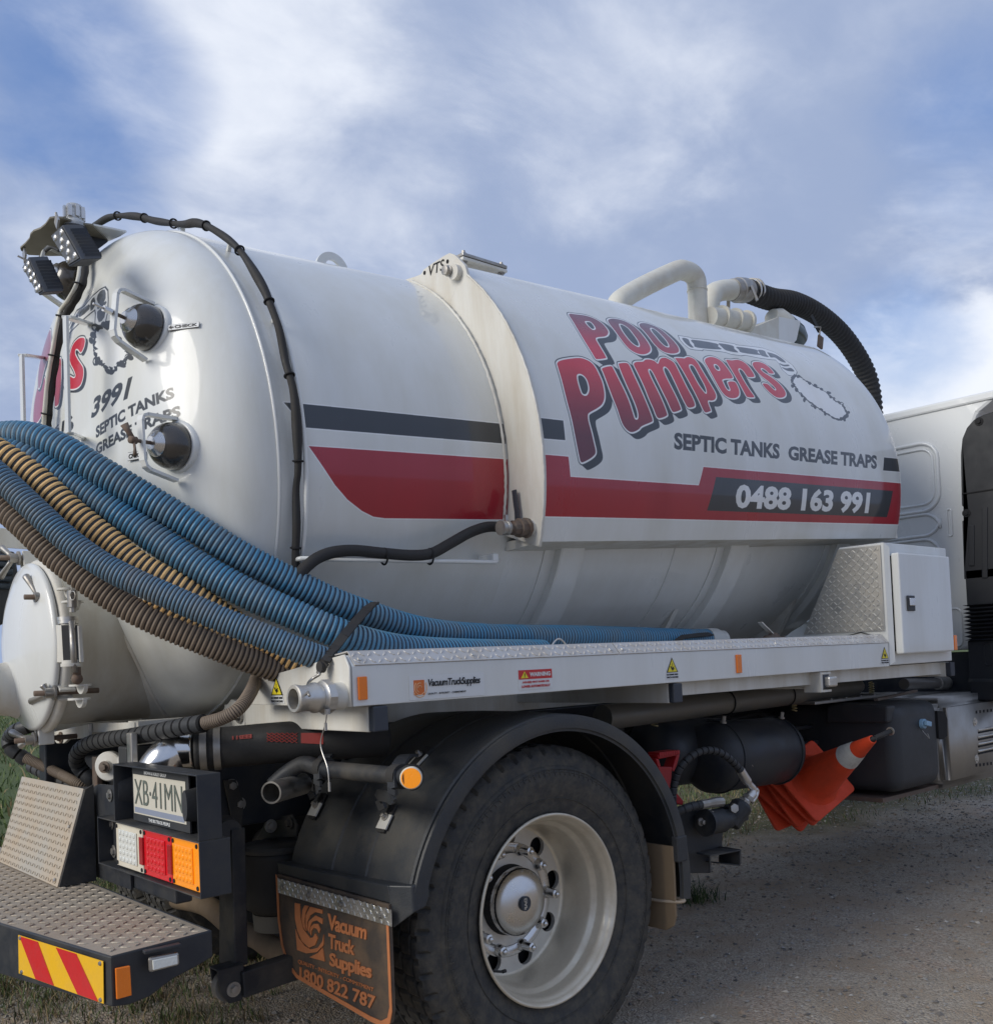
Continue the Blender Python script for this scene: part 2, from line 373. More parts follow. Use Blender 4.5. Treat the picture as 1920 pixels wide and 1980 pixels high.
# ---------------------------------------------------------------- printed sheets (flat print only)
class Sheet:
    def __init__(s, w, h, col): s.w, s.h = w, h; s.a = np.ones((h, w, 4), np.float32); s.a[..., :3] = np.array(col)/255; s.m = np.zeros((h, w), np.float32)
    def put(s, x0, y0, cov, col):
        h, w = cov.shape; v = s.a[y0:y0+h, x0:x0+w, :3]
        c = np.array(col, np.float32)/255 if not callable(col) else col(np.arange(x0, x0+w)[None, :], np.arange(y0, y0+h)[:, None])/255
        s.a[y0:y0+h, x0:x0+w, :3] = v*(1-cov[..., None])+c*cov[..., None]
        s.m[y0:y0+h, x0:x0+w] = np.maximum(s.m[y0:y0+h, x0:x0+w], cov)
    def win(s, P, pad=2):
        x0, y0 = np.floor(P.min(0)).astype(int)-pad; x1, y1 = np.ceil(P.max(0)).astype(int)+pad
        return max(x0, 0), max(y0, 0), min(x1, s.w), min(y1, s.h)
    def cover(s, loops, win):
        x0, y0, x1, y1 = win; K = 3; h, w = (y1-y0)*K, (x1-x0)*K
        if h <= 0 or w <= 0: return np.zeros((max(y1-y0, 0), max(x1-x0, 0)), np.float32)
        par = np.zeros((h, w), bool); X = x0+(np.arange(w)+.5)/K; Y = y0+(np.arange(h)+.5)/K
        for P in loops:
            for a, b in zip(P, np.roll(P, -1, 0)):
                if a[1] == b[1]: continue
                lo, hi = (a, b) if a[1] < b[1] else (b, a)
                r0, r1 = np.searchsorted(Y, lo[1]), np.searchsorted(Y, hi[1])
                if r1 <= r0: continue
                xi = lo[0]+(Y[r0:r1]-lo[1])*(hi[0]-lo[0])/(hi[1]-lo[1]); par[r0:r1] ^= X[None, :] < xi[:, None]
        return par.reshape(y1-y0, K, x1-x0, K).mean((1, 3)).astype(np.float32)
    def fill(s, loops, col): 
        wn = s.win(np.concatenate(loops)); s.put(wn[0], wn[1], s.cover(loops, wn), col)
    def stroke(s, loops, r, col, closed=True, filled=False):
        P = np.concatenate(loops); x0, y0, x1, y1 = s.win(P, int(r)+3)
        if x1 <= x0 or y1 <= y0: return
        D = np.full((y1-y0, x1-x0), 1e9, np.float32)
        for Lp in loops:
            n = len(Lp)
            for i in range(n if closed else n-1):
                a, b = Lp[i], Lp[(i+1) % n]; q = int(r)+3
                u0, v0 = max(int(min(a[0], b[0]))-q, x0), max(int(min(a[1], b[1]))-q, y0); u1, v1 = min(int(max(a[0], b[0]))+q, x1), min(int(max(a[1], b[1]))+q, y1)
                if u1 <= u0 or v1 <= v0: continue
                X = np.arange(u0, u1)+.5; Y = np.arange(v0, v1)+.5; d = b-a; ll = max(d@d, 1e-9)
                t = np.clip(((X[None]-a[0])*d[0]+(Y[:, None]-a[1])*d[1])/ll, 0, 1)
                dd = np.hypot(X[None]-a[0]-t*d[0], Y[:, None]-a[1]-t*d[1]); w_ = D[v0-y0:v1-y0, u0-x0:u1-x0]; np.minimum(w_, dd, out=w_)
        c = np.clip(r-D+.5, 0, 1)
        if filled: c = np.maximum(c, s.cover(loops, (x0, y0, x1, y1)))
        s.put(x0, y0, c, col)
    def text(s, st, fn, col, bold=.03, slant=0, space=1.):
        v, t, _, _ = text_mesh(st, bold, space)
        if slant: v = v.copy(); v[:, 0] = (v[:, 0]+slant*v[:, 1])/(1+slant)
        P = fn(v); wn = s.win(P); x0, y0, x1, y1 = wn; K = 3; C = np.zeros(((y1-y0)*K, (x1-x0)*K), bool)
        if C.size == 0: return
        for tr in P[t]:
            q = (tr-[x0, y0])*K; a0 = np.maximum(np.floor(q.min(0)).astype(int), 0); a1 = np.minimum(np.ceil(q.max(0)).astype(int)+1, [C.shape[1], C.shape[0]])
            if (a1 <= a0).any(): continue
            X = np.arange(a0[0], a1[0])[None]+.5; Y = np.arange(a0[1], a1[1])[:, None]+.5; e = []
            for i in range(3):
                a, b = q[i], q[(i+1) % 3]; e.append((b[0]-a[0])*(Y-a[1])-(b[1]-a[1])*(X-a[0]))
            ok = ((e[0] >= -.3) & (e[1] >= -.3) & (e[2] >= -.3)) | ((e[0] <= .3) & (e[1] <= .3) & (e[2] <= .3))
            C[a0[1]:a1[1], a0[0]:a1[0]] |= ok
        s.put(x0, y0, C.reshape(y1-y0, K, x1-x0, K).mean((1, 3)).astype(np.float32), col)
    def image(s, name):
        im = bpy.data.images.new(name, s.w, s.h); im.pixels.foreach_set(s.a.ravel()); im.update(); im.pack(); return im
def sheetmat(name, im, like=None, coat=.7, rough=.24, dent=.07, dirt=(.50, .48, .40), streak=True, grime=.26):
    m = pmat(name, PW, rough, dirt=dirt, damt=grime*1.6, dscale=4, coat=coat, bump=dent, bscale=1.8, streak=streak); t = m.node_tree
    x = [n for n in t.nodes if n.type == 'MIX'][0]; ti = t.nodes.new('ShaderNodeTexImage'); ti.image = im; ti.extension = 'EXTEND'; ti.interpolation = 'Cubic'
    uv = t.nodes.new('ShaderNodeUVMap'); uv.uv_map = 'UVMap'; t.links.new(uv.outputs[0], ti.inputs[0]); t.links.new(ti.outputs[0], x.inputs[6])
    x.blend_type = 'MULTIPLY'; x.inputs[7].default_value = (.72, .68, .56, 1)
    return m
# ================================================================= sheets of print for the tank
BASE = (220, 222, 219); INK = (38, 44, 51); RED = (166, 19, 42); WHT = (236, 238, 238)
PPM = 1100
# --- jacket (front section): u along the axis, v round the shell
JP0, JP1 = -25., 100.
JW, JH = int((XF-XC)*PPM), int(R_(JP1-JP0)*R2*PPM)
SJ = Sheet(JW, JH, BASE)
def J(px, py):
    a, p = hit(px, py, R2, JY, JZ); return ((a-XC)*PPM, R_(p-JP0)*R2*PPM)
def Jl(pts): return np.array([J(*p) for p in pts])
zE = lambda p: (1040+.3788*p[0], 480+.3788*p[1]); L1 = lambda p: (1060+.16327*p[0], 590+.16327*p[1])
L2 = lambda p: (1240+.15781*p[0], 630+.15781*p[1]); L3 = lambda p: (1500+.0947*p[0], 660+.0947*p[1])
L5 = lambda p: (1280+.2525*p[0], 820+.2525*p[1])
def smooth(pts, n=4): return [tuple(v)[:2] for v in cr([(a, b, 0) for a, b in pts], n, True)]
def Js(f, pts, sm=4): return Jl([f(p) for p in (smooth(pts, sm) if sm else pts)])
# stripes
def band(S, f, pts, col, w=4.6): 
    P = np.array(f(pts)); S.stroke([P], w, WHT, filled=True); S.fill([P], col)
redp_ = [(1040, 878), (1099, 883), (1103, 922), (1351, 938.5), (1360, 903), (1760, 936), (1760, 1014.5), (1300, 1003.5), (1040, 998)]
band(SJ, Jl, redp_, RED)
band(SJ, Jl, [(1030, 806.5), (1089, 813), (1093, 851), (1030, 846)], INK)
band(SJ, Jl, [L5((1700, 255)), L5((1840, 268)), L5((1850, 367)), L5((1692, 355))], INK)
SJ.fill([Jl([L5((414, 405)), L5((1768, 512)), L5((1722, 713)), L5((344, 662))])], INK)
def Jq(q): 
    Q = [np.array(J(*p)) for p in q]
    return lambda v: quadmap([tuple(x) for x in Q], v)
SJ.text('0488 163 991', Jq([L5((555, 648)), L5((1578, 688)), L5((1597, 520)), L5((572, 455))]), (232, 234, 234), .042, .0, 1.0)
SJ.text('SEPTIC TANKS', Jq([L5((92, 193)), L5((900, 268)), L5((900, 152)), L5((92, 62))]), INK, .042)
SJ.text('GREASE TRAPS', Jq([L5((966, 275)), L5((1645, 345)), L5((1645, 240)), L5((966, 165))]), INK, .042)
# lettering of the logo
poo = [[[(245, 105), (330, 108), (430, 120), (530, 150), (620, 200), (680, 260), (710, 310), (700, 350), (660, 370), (585, 378), (562, 400), (600, 470), (680, 605), (672, 628), (585, 638), (560, 630), (535, 590), (400, 370), (300, 200)],
         [(435, 188), (495, 192), (540, 232), (563, 275), (550, 292), (520, 288), (475, 250), (445, 215)]],
       [[(708, 180), (740, 160), (800, 160), (900, 185), (1000, 240), (1070, 300), (1130, 370), (1180, 440), (1210, 500), (1205, 545), (1160, 575), (1100, 580), (1030, 560), (960, 515), (900, 450), (840, 370), (790, 300), (730, 225)],
         [(838, 218), (880, 225), (950, 270), (1010, 340), (1060, 410), (1085, 465), (1078, 495), (1040, 485), (980, 440), (920, 370), (870, 300), (842, 245)]],
       [[(1080, 225), (1110, 210), (1170, 215), (1270, 250), (1350, 300), (1420, 360), (1490, 430), (1540, 500), (1545, 550), (1500, 570), (1440, 570), (1370, 550), (1310, 510), (1250, 450), (1190, 370), (1130, 300), (1090, 260)],
         [(1205, 270), (1240, 270), (1300, 310), (1360, 370), (1410, 430), (1435, 480), (1425, 500), (1380, 485), (1320, 430), (1270, 370), (1220, 310)]]]
pum1 = [[[(108, 685), (150, 655), (250, 635), (370, 625), (450, 645), (510, 680), (560, 740), (600, 820), (635, 900), (655, 980), (665, 1050), (660, 1120), (630, 1180), (570, 1225), (490, 1270), (470, 1300), (475, 1370), (510, 1500), (540, 1630), (560, 1720), (550, 1770), (490, 1820), (410, 1860), (385, 1850), (370, 1800), (330, 1600), (280, 1350), (220, 1120), (160, 880), (115, 730)],
         [(340, 825), (380, 812), (430, 842), (467, 900), (487, 980), (482, 1030), (460, 1068), (425, 1072), (392, 1045), (368, 980), (343, 890)]],
        [[(640, 748), (740, 722), (770, 750), (830, 870), (900, 1010), (960, 1150), (1005, 1290), (1028, 1350), (1062, 1350), (1068, 1290), (1040, 1190), (990, 1070), (930, 940), (870, 800), (836, 705), (850, 688), (930, 685), (965, 720), (1010, 820), (1080, 970), (1150, 1130), (1210, 1280), (1235, 1360), (1215, 1385), (1110, 1430), (1070, 1470), (1010, 1500), (960, 1495), (910, 1450), (870, 1380), (820, 1230), (760, 1080), (700, 920), (655, 800)]]]
pum2 = [[[(-90, 462), (-60, 442), (20, 438), (50, 415), (100, 412), (160, 430), (198, 462), (212, 455), (235, 402), (290, 390), (340, 410), (400, 450), (440, 520), (500, 640), (560, 760), (620, 870), (655, 960), (640, 990), (580, 1000), (545, 960), (480, 830), (420, 700), (350, 560), (310, 510), (278, 497), (266, 530), (300, 620), (370, 760), (430, 880), (480, 1000), (475, 1030), (400, 1055), (370, 1030), (320, 920), (260, 800), (200, 680), (150, 580), (112, 530), (86, 530), (90, 570), (130, 660), (200, 800), (260, 930), (310, 1060), (308, 1100), (230, 1130), (190, 1110), (150, 1010), (100, 900), (40, 750), (-30, 600), (-85, 490)]],
        [[(418, 395), (500, 395), (530, 398), (570, 380), (630, 395), (680, 440), (740, 540), (800, 640), (860, 740), (900, 810), (915, 860), (900, 900), (860, 915), (822, 912), (816, 940), (850, 1030), (840, 1045), (790, 1060), (760, 1030), (710, 920), (650, 800), (580, 670), (500, 530), (430, 420)],
         [(585, 475), (620, 472), (660, 510), (720, 620), (780, 730), (803, 800), (798, 832), (770, 815), (700, 720), (640, 610), (590, 520)]],
        [[(790, 400), (850, 380), (920, 395), (990, 440), (1040, 500), (1090, 570), (1118, 622), (1108, 643), (1040, 645), (992, 658), (1000, 690), (1040, 770), (1078, 800), (1092, 780), (1070, 725), (1062, 692), (1100, 680), (1150, 690), (1180, 740), (1200, 800), (1195, 850), (1160, 880), (1100, 885), (1040, 860), (990, 810), (940, 730), (880, 620), (820, 510), (780, 440)],
         [(885, 472), (920, 470), (958, 510), (966, 545), (940, 550), (902, 520)]],
        [[(1040, 415), (1110, 422), (1180, 415), (1250, 440), (1310, 490), (1360, 560), (1385, 610), (1370, 625), (1310, 625), (1285, 600), (1250, 550), (1210, 520), (1187, 528), (1200, 570), (1260, 680), (1330, 790), (1380, 860), (1370, 875), (1300, 870), (1270, 830), (1200, 700), (1120, 560), (1060, 460)]],
        [[(1370, 450), (1430, 440), (1500, 460), (1570, 510), (1620, 570), (1615, 583), (1570, 580), (1530, 545), (1480, 515), (1462, 530), (1500, 570), (1580, 620), (1660, 680), (1720, 740), (1765, 810), (1760, 860), (1710, 880), (1650, 870), (1580, 820), (1520, 760), (1488, 718), (1500, 705), (1550, 715), (1600, 760), (1640, 792), (1652, 775), (1620, 735), (1560, 680), (1480, 620), (1410, 550), (1370, 490)]]]
LG = [(g, L1, 0) for g in poo]+[(g, L1, 1) for g in pum1]+[(g, L2, 1) for g in pum2]
LP = [([Js(f, l, 3) for l in g], k) for g, f, k in LG]
e0 = np.array(J(1200, 700)); sh = (np.array(J(1212.5, 708.5))-e0)
mpx = PPM*.0024                                              # sheet pixels in a photo pixel, near enough
for loops, k in LP:
    for t_ in (1., .72, .45, .2):
        S_ = [l+sh*t_ for l in loops[:1]]; SJ.stroke(S_, 3.6*mpx, INK, filled=True)
for loops, k in LP: SJ.stroke(loops[:1], 4.5*mpx, INK, filled=True)
for loops, k in LP: SJ.stroke(loops, 2.9*mpx, WHT)
def grad(lo, hi, c0, c1):
    lo, hi = J(1200, lo)[1], J(1200, hi)[1]; c0 = np.array(c0, float); c1 = np.array(c1, float)
    def f(x, y): t = np.clip((y-lo)/(hi-lo), 0, 1)[..., None]; return (c0*(1-t)+c1*t)*np.ones((1, x.shape[1], 1))
    return f
for loops, k in LP: SJ.fill(loops, grad(615, 680, (88, 44, 62), (205, 40, 66)) if k == 0 else grad(720, 850, (208, 38, 60), (100, 32, 50)))
# pump arm of the logo
arm = [(455, 118), (600, 142), (605, 150), (915, 182), (1150, 222), (1155, 232), (1420, 262), (1500, 275), (1640, 325), (1740, 400), (1850, 480), (1905, 560), (1890, 620), (1800, 600), (1730, 540), (1690, 465), (1645, 415), (1600, 412), (1450, 392), (1270, 356), (1220, 362), (1100, 345), (1030, 322), (970, 312), (755, 288), (745, 298), (650, 290), (590, 278), (520, 225), (475, 170)]
A_ = Js(L2, arm, 0); SJ.stroke([A_], 1.6*mpx, INK, filled=True); SJ.fill([A_], WHT)
for sg in ([(500, 148), (572, 160), (600, 215), (640, 262), (600, 258), (535, 205)], [(622, 168), (920, 215), (940, 250), (972, 288), (682, 264), (645, 220)], [(950, 212), (1118, 240), (1140, 280), (1185, 325), (1042, 300), (985, 255)], [(1172, 255), (1410, 290), (1425, 325), (1455, 356), (1232, 326), (1195, 290)], [(1432, 292), (1508, 303), (1530, 345), (1562, 382), (1475, 365), (1448, 330)], [(1545, 322), (1640, 348), (1722, 398), (1772, 448), (1705, 432), (1640, 388), (1585, 385), (1560, 350)], [(1690, 455), (1745, 475), (1800, 473), (1812, 490), (1755, 495), (1712, 480)], [(1722, 505), (1780, 520), (1835, 515), (1875, 556), (1800, 552), (1750, 530)]):
    SJ.fill([Js(L2, sg, 3)], (62, 68, 74))
# splash
def splash(S, f, base, seed, k):
    rr = np.random.RandomState(seed); P = np.array(smooth(base, 6)); 
    P = P+rr.normal(0, 9, P.shape); Q = np.array([f(tuple(p)) for p in P]); S.stroke([Q], 2.0*k, INK, filled=True)
    for i in range(0, len(P), 2):
        c = P[i]+rr.normal(0, 24, 2); r1, r2, th = rr.uniform(16, 44), rr.uniform(12, 26), .8+rr.normal(0, .5)
        E = [(c[0]+r1*math.cos(a)*math.cos(th)-r2*math.sin(a)*math.sin(th), c[1]+r1*math.cos(a)*math.sin(th)+r2*math.sin(a)*math.cos(th)) for a in np.linspace(0, 6.28, 10)[:-1]]
        S.stroke([np.array([f(e) for e in E])], 1.1*k, INK, filled=rr.rand() < .6)
    cx = P.mean(0); S.fill([np.array([f(tuple(cx+(p-cx)*.93+rr.normal(0, 6, 2))) for p in P])], WHT)
splash(SJ, lambda p: J(*L3(p)), [(330, 740), (440, 700), (600, 800), (760, 900), (1000, 1020), (1100, 1120), (1260, 1230), (1390, 1330), (1470, 1500), (1330, 1600), (1150, 1540), (950, 1410), (780, 1300), (600, 1150), (430, 980), (350, 850)], 3, mpx)
# --- rear section of the shell
TP0, TP1 = -60., 100.
TW, TH = int((XC-XR)*PPM), int(R_(TP1-TP0)*R1*PPM)
ST = Sheet(TW, TH, BASE)
def T(px, py): a, p = hit(px, py); return ((a-XR)*PPM, R_(p-TP0)*R1*PPM)
def Tl(pts): return np.array([T(*p) for p in pts])
band(ST, Tl, [(549, 778), (578, 780), (976, 820), (1000, 822), (1000, 861), (980, 858), (585, 826), (566, 798)], INK)
band(ST, Tl, [(597, 862.5), (985, 888.5), (1005, 890), (1005, 1005.5), (985, 1004.5), (744, 1002), (722, 999), (700, 988), (672, 966), (648, 938)], RED)
# --- rear dish: seen square on
SD = Sheet(1400, 1400, BASE)
def D(px, py): u, v = dhit(px, py); return (700+u*800, 700+v*800)
ZD = lambda p: (40+.19385*p[0], 520+.19385*p[1])
def Dq(q):
    Q = [np.array(D(*ZD(p))) for p in q]; return lambda v: quadmap([tuple(x) for x in Q], v)
SD.text('3991', Dq([(700, 1502), (1065, 1300), (1118, 1065), (735, 1285)]), INK, .04)
SD.text('SEPTIC TANKS', Dq([(752, 1692), (1540, 1285), (1528, 1172), (752, 1575)]), INK, .042)
SD.text('GREASE TRAPS', Dq([(752, 1862), (1602, 1475), (1592, 1358), (752, 1750)]), INK, .042)
def Ds(pts, n=3): return np.array([D(*ZD(p)) for p in (smooth(pts, n) if n else pts)])
sS = [(640, 700), (630, 780), (600, 830), (575, 800), (550, 800), (545, 850), (580, 920), (620, 980), (625, 1060), (600, 1150), (550, 1190), (490, 1195), (440, 1180), (440, 1080), (490, 1070), (530, 1090), (548, 1060), (530, 1000), (500, 940), (490, 860), (520, 760), (570, 700), (610, 685)]
l_ = Ds(sS); off = Ds([(665, 720), (640, 700)], 0); dsh = off[0]-off[1]
nS = [(400, 890), (405, 1010), (400, 1200), (385, 1330), (350, 1370), (340, 1330), (345, 1150), (365, 960)]
mS = [(240, 1085), (245, 1170), (240, 1300), (200, 1480), (130, 1540), (135, 1350), (170, 1180), (205, 1100)]
pS = [(300, 620), (275, 640), (215, 830), (180, 1010), (175, 1180), (200, 1160), (235, 1000), (270, 900), (300, 800)]
for s_, g in ((l_, (200, 36, 58)), (Ds(nS), (165, 25, 45)), (Ds(mS), (160, 75, 100)), (Ds(pS), (150, 90, 110))):
    SD.stroke([s_+dsh], 4, INK, filled=True); SD.stroke([s_], 7, INK, filled=True); SD.stroke([s_], 4, WHT); SD.fill([s_], g)
pipe = [(480, 640), (480, 580), (560, 420), (640, 370), (720, 270), (790, 210), (840, 185), (868, 220), (870, 300), (868, 420), (845, 520), (800, 570), (745, 540), (750, 440), (745, 400), (680, 450), (600, 520), (520, 600)]
SD.stroke([Ds(pipe, 0)], 4, INK, filled=True); SD.fill([Ds(pipe, 0)], WHT)
for sg in ([(790, 225), (840, 205), (850, 290), (800, 360), (760, 300)], [(770, 370), (850, 320), (848, 350), (775, 400)], [(765, 425), (845, 375), (835, 480), (780, 530)], [(700, 320), (735, 280), (745, 360), (700, 420)], [(590, 430), (680, 350), (685, 400), (590, 480)], [(486, 600), (560, 450), (570, 500), (500, 590)]):
    SD.fill([Ds(sg, 2)], (85, 90, 95))
splash(SD, lambda p: D(*ZD(p)), [(760, 600), (840, 570), (910, 620), (960, 680), (1010, 760), (1060, 820), (1070, 870), (1020, 910), (960, 960), (930, 1000), (870, 990), (810, 930), (760, 880), (745, 790), (740, 690)], 5, 2.2)
SD.text('616', Dq([(320, 1640), (530, 1610), (530, 1445), (335, 1575)]), INK, .04)
def uvmap(me, fn):
    uv = me.uv_layers.new(name='UVMap')
    for l in me.loops: uv.data[l.index].uv = fn(me.vertices[l.vertex_index].co)
# ================================================================= the truck
truck = empty('vacuum_truck', (0, TY, 0), label='white vacuum tank truck with red and black stripes and ribbed hoses', category='truck')
# ---- tank shell
def shell(name, a0, a1, na, p0, p1, np_, R, yc, z0, mat, parent, uvf=None):
    bm = B(); rows = []
    for i in range(na+1):
        a = a0+(a1-a0)*i/na; rows.append([bm.verts.new(tp(a, p0+(p1-p0)*j/np_, R, yc, z0)) for j in range(np_+(0 if p1-p0 >= 360 else 1))])
    for i in range(na):
        n = len(rows[0])
        for j in range(n if p1-p0 >= 360 else n-1): bm.faces.new((rows[i][j], rows[i][(j+1) % n], rows[i+1][(j+1) % n], rows[i+1][j]))
    o = mk(name, bm, mat, parent, smooth=True)
    if uvf: uvmap(o.data, uvf)
    return o
def loc_t(co, yc=TY, z0=TZ):
    d = np.array(co)-np.array([0, yc, z0]); return d@AX, math.degrees(math.atan2(d@UP, -d[1]))
mT = sheetmat('rear_shell_paint', ST.image('rear_shell_print')); mJ = sheetmat('jacket_paint', SJ.image('jacket_print')); mD = sheetmat('rear_dish_paint', SD.image('rear_dish_print'), dirt=(.46, .42, .32), grime=.34, coat=.45, rough=.30, dent=.015)
def uvT(co): a, p = loc_t(co); return ((a-XR)/(XC-XR), (p-TP0)/(TP1-TP0))
tank = shell('tank', XR, XC+.012, 40, -80, 110, 150, R1, TY, TZ, mT, truck)
uvmap(tank.data, uvT)
shell('front_section', XC+.012, XF-.05, 50, -90, 110, 120, R1, TY, TZ, white, tank)
shell('tank_far_side', XR, XF-.05, 20, 110, 270, 60, R1, TY, TZ, white, tank)
shell('tank_belly', XR, XC+.012, 20, -90, -80, 8, R1, TY, TZ, white, tank)
bm = B(); prof = [(dish_a(r)-XR, r*R1) for r in [math.sin(math.pi/2*i/44) for i in range(45)]]
revolve(bm, Vector(np.array([0, TY, TZ])+AX*XR), Vector(AX), prof, 160)
dish = mk('rear_dish', bm, mD, tank, smooth=True)
def uvD(co): d = np.array(co)-np.array([0, TY, TZ]); return ((700-d[1]*800)/1400, (700+(d@UP)*800)/1400)
uvmap(dish.data, uvD)
bm = B(); revolve(bm, Vector(np.array([0, TY, TZ])+AX*(XF-.05)), -Vector(AX), [(p[0]*.7, p[1]) for p in prof], 64); mk('front_dish', bm, white, tank, smooth=True)
for a_, r_, w_ in ((XR, .0035, .006), (XR-.032, .0025, .004)):
    bm = B(); R0 = R1 if a_ >= XR else R1*.992
    tube(bm, [tp(a_, p, R0+.001) for p in range(-90, 270, 3)], w_, 6, closed=True); mk('weld_seam', bm, white, tank, smooth=True)
# ring straps and seams on the lower half, in front of the plate
for a_, w_ in ((.485, .125), (1.575, .135), (2.50, .12)):
    bm = B(); rs_ = [[tp(x, p, R1+h) for x, h in ((a_, .000), (a_, .036), (a_+.006, .040), (a_+w_, .040), (a_+w_+.004, .036), (a_+w_+.004, 0))] for p in range(-95, -2, 3)]
    vs = [[bm.verts.new(q) for q in r] for r in rs_]
    for A_1, B_1 in zip(vs, vs[1:]):
        for k in range(5): bm.faces.new((A_1[k], A_1[k+1], B_1[k+1], B_1[k]))
    mk('saddle_strap', bm, white, tank, auto=30)
    bm = B(); rs_ = [[tp(x, p, R1+h) for x, h in ((a_-.055, .0005), (a_-.055, .005), (a_, .005))] for p in range(-95, -2, 3)]
    vs = [[bm.verts.new(q) for q in r] for r in rs_]
    for A_1, B_1 in zip(vs, vs[1:]):
        for k in range(2): bm.faces.new((A_1[k], A_1[k+1], B_1[k+1], B_1[k]))
    mk('saddle_pad', bm, white, tank, auto=30)
bm = B(); tube(bm, [tp(1.22, p, R1+.001) for p in range(-90, 0, 3)], .004, 6); mk('weld_seam', bm, white, tank, smooth=True)
# ---- jacket over the front section
jb = -19.
JPH = [jb+(57-jb)*i/70 for i in range(71)]
def jprof(a):
    near = [tp(a, p, R2, JY, JZ) for p in JPH]; e = near[-1]; g = tp(a, 68, R1-.015)
    return near+[e.lerp(g, .06)+Vector((0, .0, .002)), e.lerp(g, .5), g]
bm = B(); nA = 46; rows = []
for i in range(nA+1):
    a = XC+(XF-XC)*i/nA; rows.append([bm.verts.new(v) for v in jprof(a)])
for A_1, B_1 in zip(rows, rows[1:]):
    for k in range(len(A_1)-1): bm.faces.new((A_1[k], A_1[k+1], B_1[k+1], B_1[k]))
# rolled front edge
last = rows[-1]; cc = Vector(np.array([0, TY, JZ])+AX*XF)
for k_, (da, sc) in enumerate(((.018, .995), (.032, .982), (.040, .96), (.040, .60))):
    nxt = [bm.verts.new(cc+(v.co-cc)*sc+Vector(AX)*da) for v in rows[-1]]
    for k in range(len(nxt)-1): bm.faces.new((last[k], last[k+1], nxt[k+1], nxt[k]))
    last = nxt
jk = mk('jacket', bm, mJ, tank, smooth=True)
def uvJ(co):
    co = Vector(co)
    a, p = loc_t(co, JY, JZ); return ((a-XC)/(XF-XC), (p-JP0)/(JP1-JP0))
uvmap(jk.data, uvJ)
# underside of the jacket
bm = B(); q = []
for a in (XC, XF+.03):
    v = tp(a, jb, R2, JY, JZ); w = tp(a, jb, R2-.012, JY, JZ); y_in = tp(a, -7, R1-.01)
    q.append([v, Vector((v.x, TY-.80, v.z-.012)), Vector((v.x, TY-.80, v.z+.02)), v+Vector((0, .004, .03))])
hexa(bm, q[0], q[1]); mk('jacket_lower_edge', bm, cream, tank)
# plate between the two diameters, its top cut with letters
bm = B(); inn = []; outr = []
prof_o = [tp(XC-.004, p, R2+.006, JY, JZ) for p in [jb-1+(88-jb)*i/60 for i in range(61)]]
lug = [at(904, 514, 'x', XC-.11), at(886, 496, 'x', XC-.11), at(874, 490, 'x', XC-.11), at(856, 500, 'x', XC-.11), at(822, 531, 'x', XC-.11), at(812, 533, 'x', XC-.11)]
pi = [tp(XC-.004, p, R1-.03) for p in [jb-1+(60-jb)*i/40 for i in range(41)]]
# outline: outer arc up to the lug, along the lug, down the inner arc
def onpl(v): 
    v = Vector(v); d = (v-Vector(np.array([0, TY, TZ])+AX*(XC-.004))).dot(Vector(AX)); return v-Vector(AX)*d
def apl(px, py):
    d = Vector(ray(px, py)); o = Vector(np.array([0, TY, TZ])+AX*(XC-.004)); n = Vector(AX); c = Vector(CAM); return c+d*((o-c).dot(n)/d.dot(n))
lugp = [apl(*p) for p in ((904, 514), (890, 499), (883, 493), (874, 490), (864, 495), (842, 509), (824, 522), (819, 531), (806, 536), (790, 541))]
zc_ = lugp[0]; oa = [v for v in prof_o if v.z < zc_.z-.02]
ia = [v for v in pi if v.z < 2.80]; th = Vector(AX)*.012
def polar(v): d = (v-Vector(np.array([0, TY, TZ])+AX*(XC-.004))); return math.degrees(math.atan2(d.dot(Vector(UP)), -d.y))
bmp = B(); full_o = oa+[lugp[0]]; cols = []
for v in full_o:
    w = tp(XC-.004, max(polar(v), jb-2), R1-.03); cols.append([bmp.verts.new(p) for p in (v, w, w-th, v-th)])
for A_1, B_1 in zip(cols, cols[1:]):
    for k in range(4): bmp.faces.new((A_1[k], A_1[(k+1) % 4], B_1[(k+1) % 4], B_1[k]))
bmp.faces.new(cols[0]); bmp.faces.new(cols[-1][::-1])
plate = mk('cover_plate', bmp, cream, tank)
bmp = B(); lb_ = [tp(XC-.004, p, R1-.03) for p in np.linspace(polar(lugp[-1])+2, polar(lugp[0])-.2, 8)]
hexa(bmp, lugp+lb_, [v-th*1.02 for v in lugp+lb_]); bmesh.ops.triangulate(bmp, faces=[f for f in bmp.faces if len(f.verts) > 4]); mk('cover_lug', bmp, cream, tank)
bm = B()
for L_, n_ in ((oa, .0045), (ia, .006)): 
    Lr = resample(L_, .012); tube(bm, [v-th*1.02+Vector((random.uniform(-1, 1)*.001, random.uniform(-1, 1)*.0012, random.uniform(-1, 1)*.001)) for v in (Lr if n_ < .005 else [tp(XC-.018, p, R1+.002) for p in np.arange(jb, 62, .8)])], lambda i: n_*(.8+.3*random.random()), 6)
mk('plate_weld', bm, cream, tank, smooth=True)
zD = lambda x, y: (500+.3367*x, 440+.3367*y)
def aplq(pts): return [apl(*zD(*p))-th*1.05 for p in pts]
letters('cut_letters', 'VTS', aplq([(985, 285), (1080, 245), (1083, 180), (992, 222)]), drk, tank, bold=.01, depth=.0004)
for p in ((968, 262), (1100, 197)):
    bm = B(); c = aplq([p])[0]; cyl(bm, c, c-th*.05, .008, 12); mk('plate_hole', bm, drk, tank)
bm = B(); c = apl(*zD(1158, 262)); cyl(bm, c, c-Vector(AX)*.035, .028, 24); s1 = mk('boss', bm, cream, tank, auto=30)
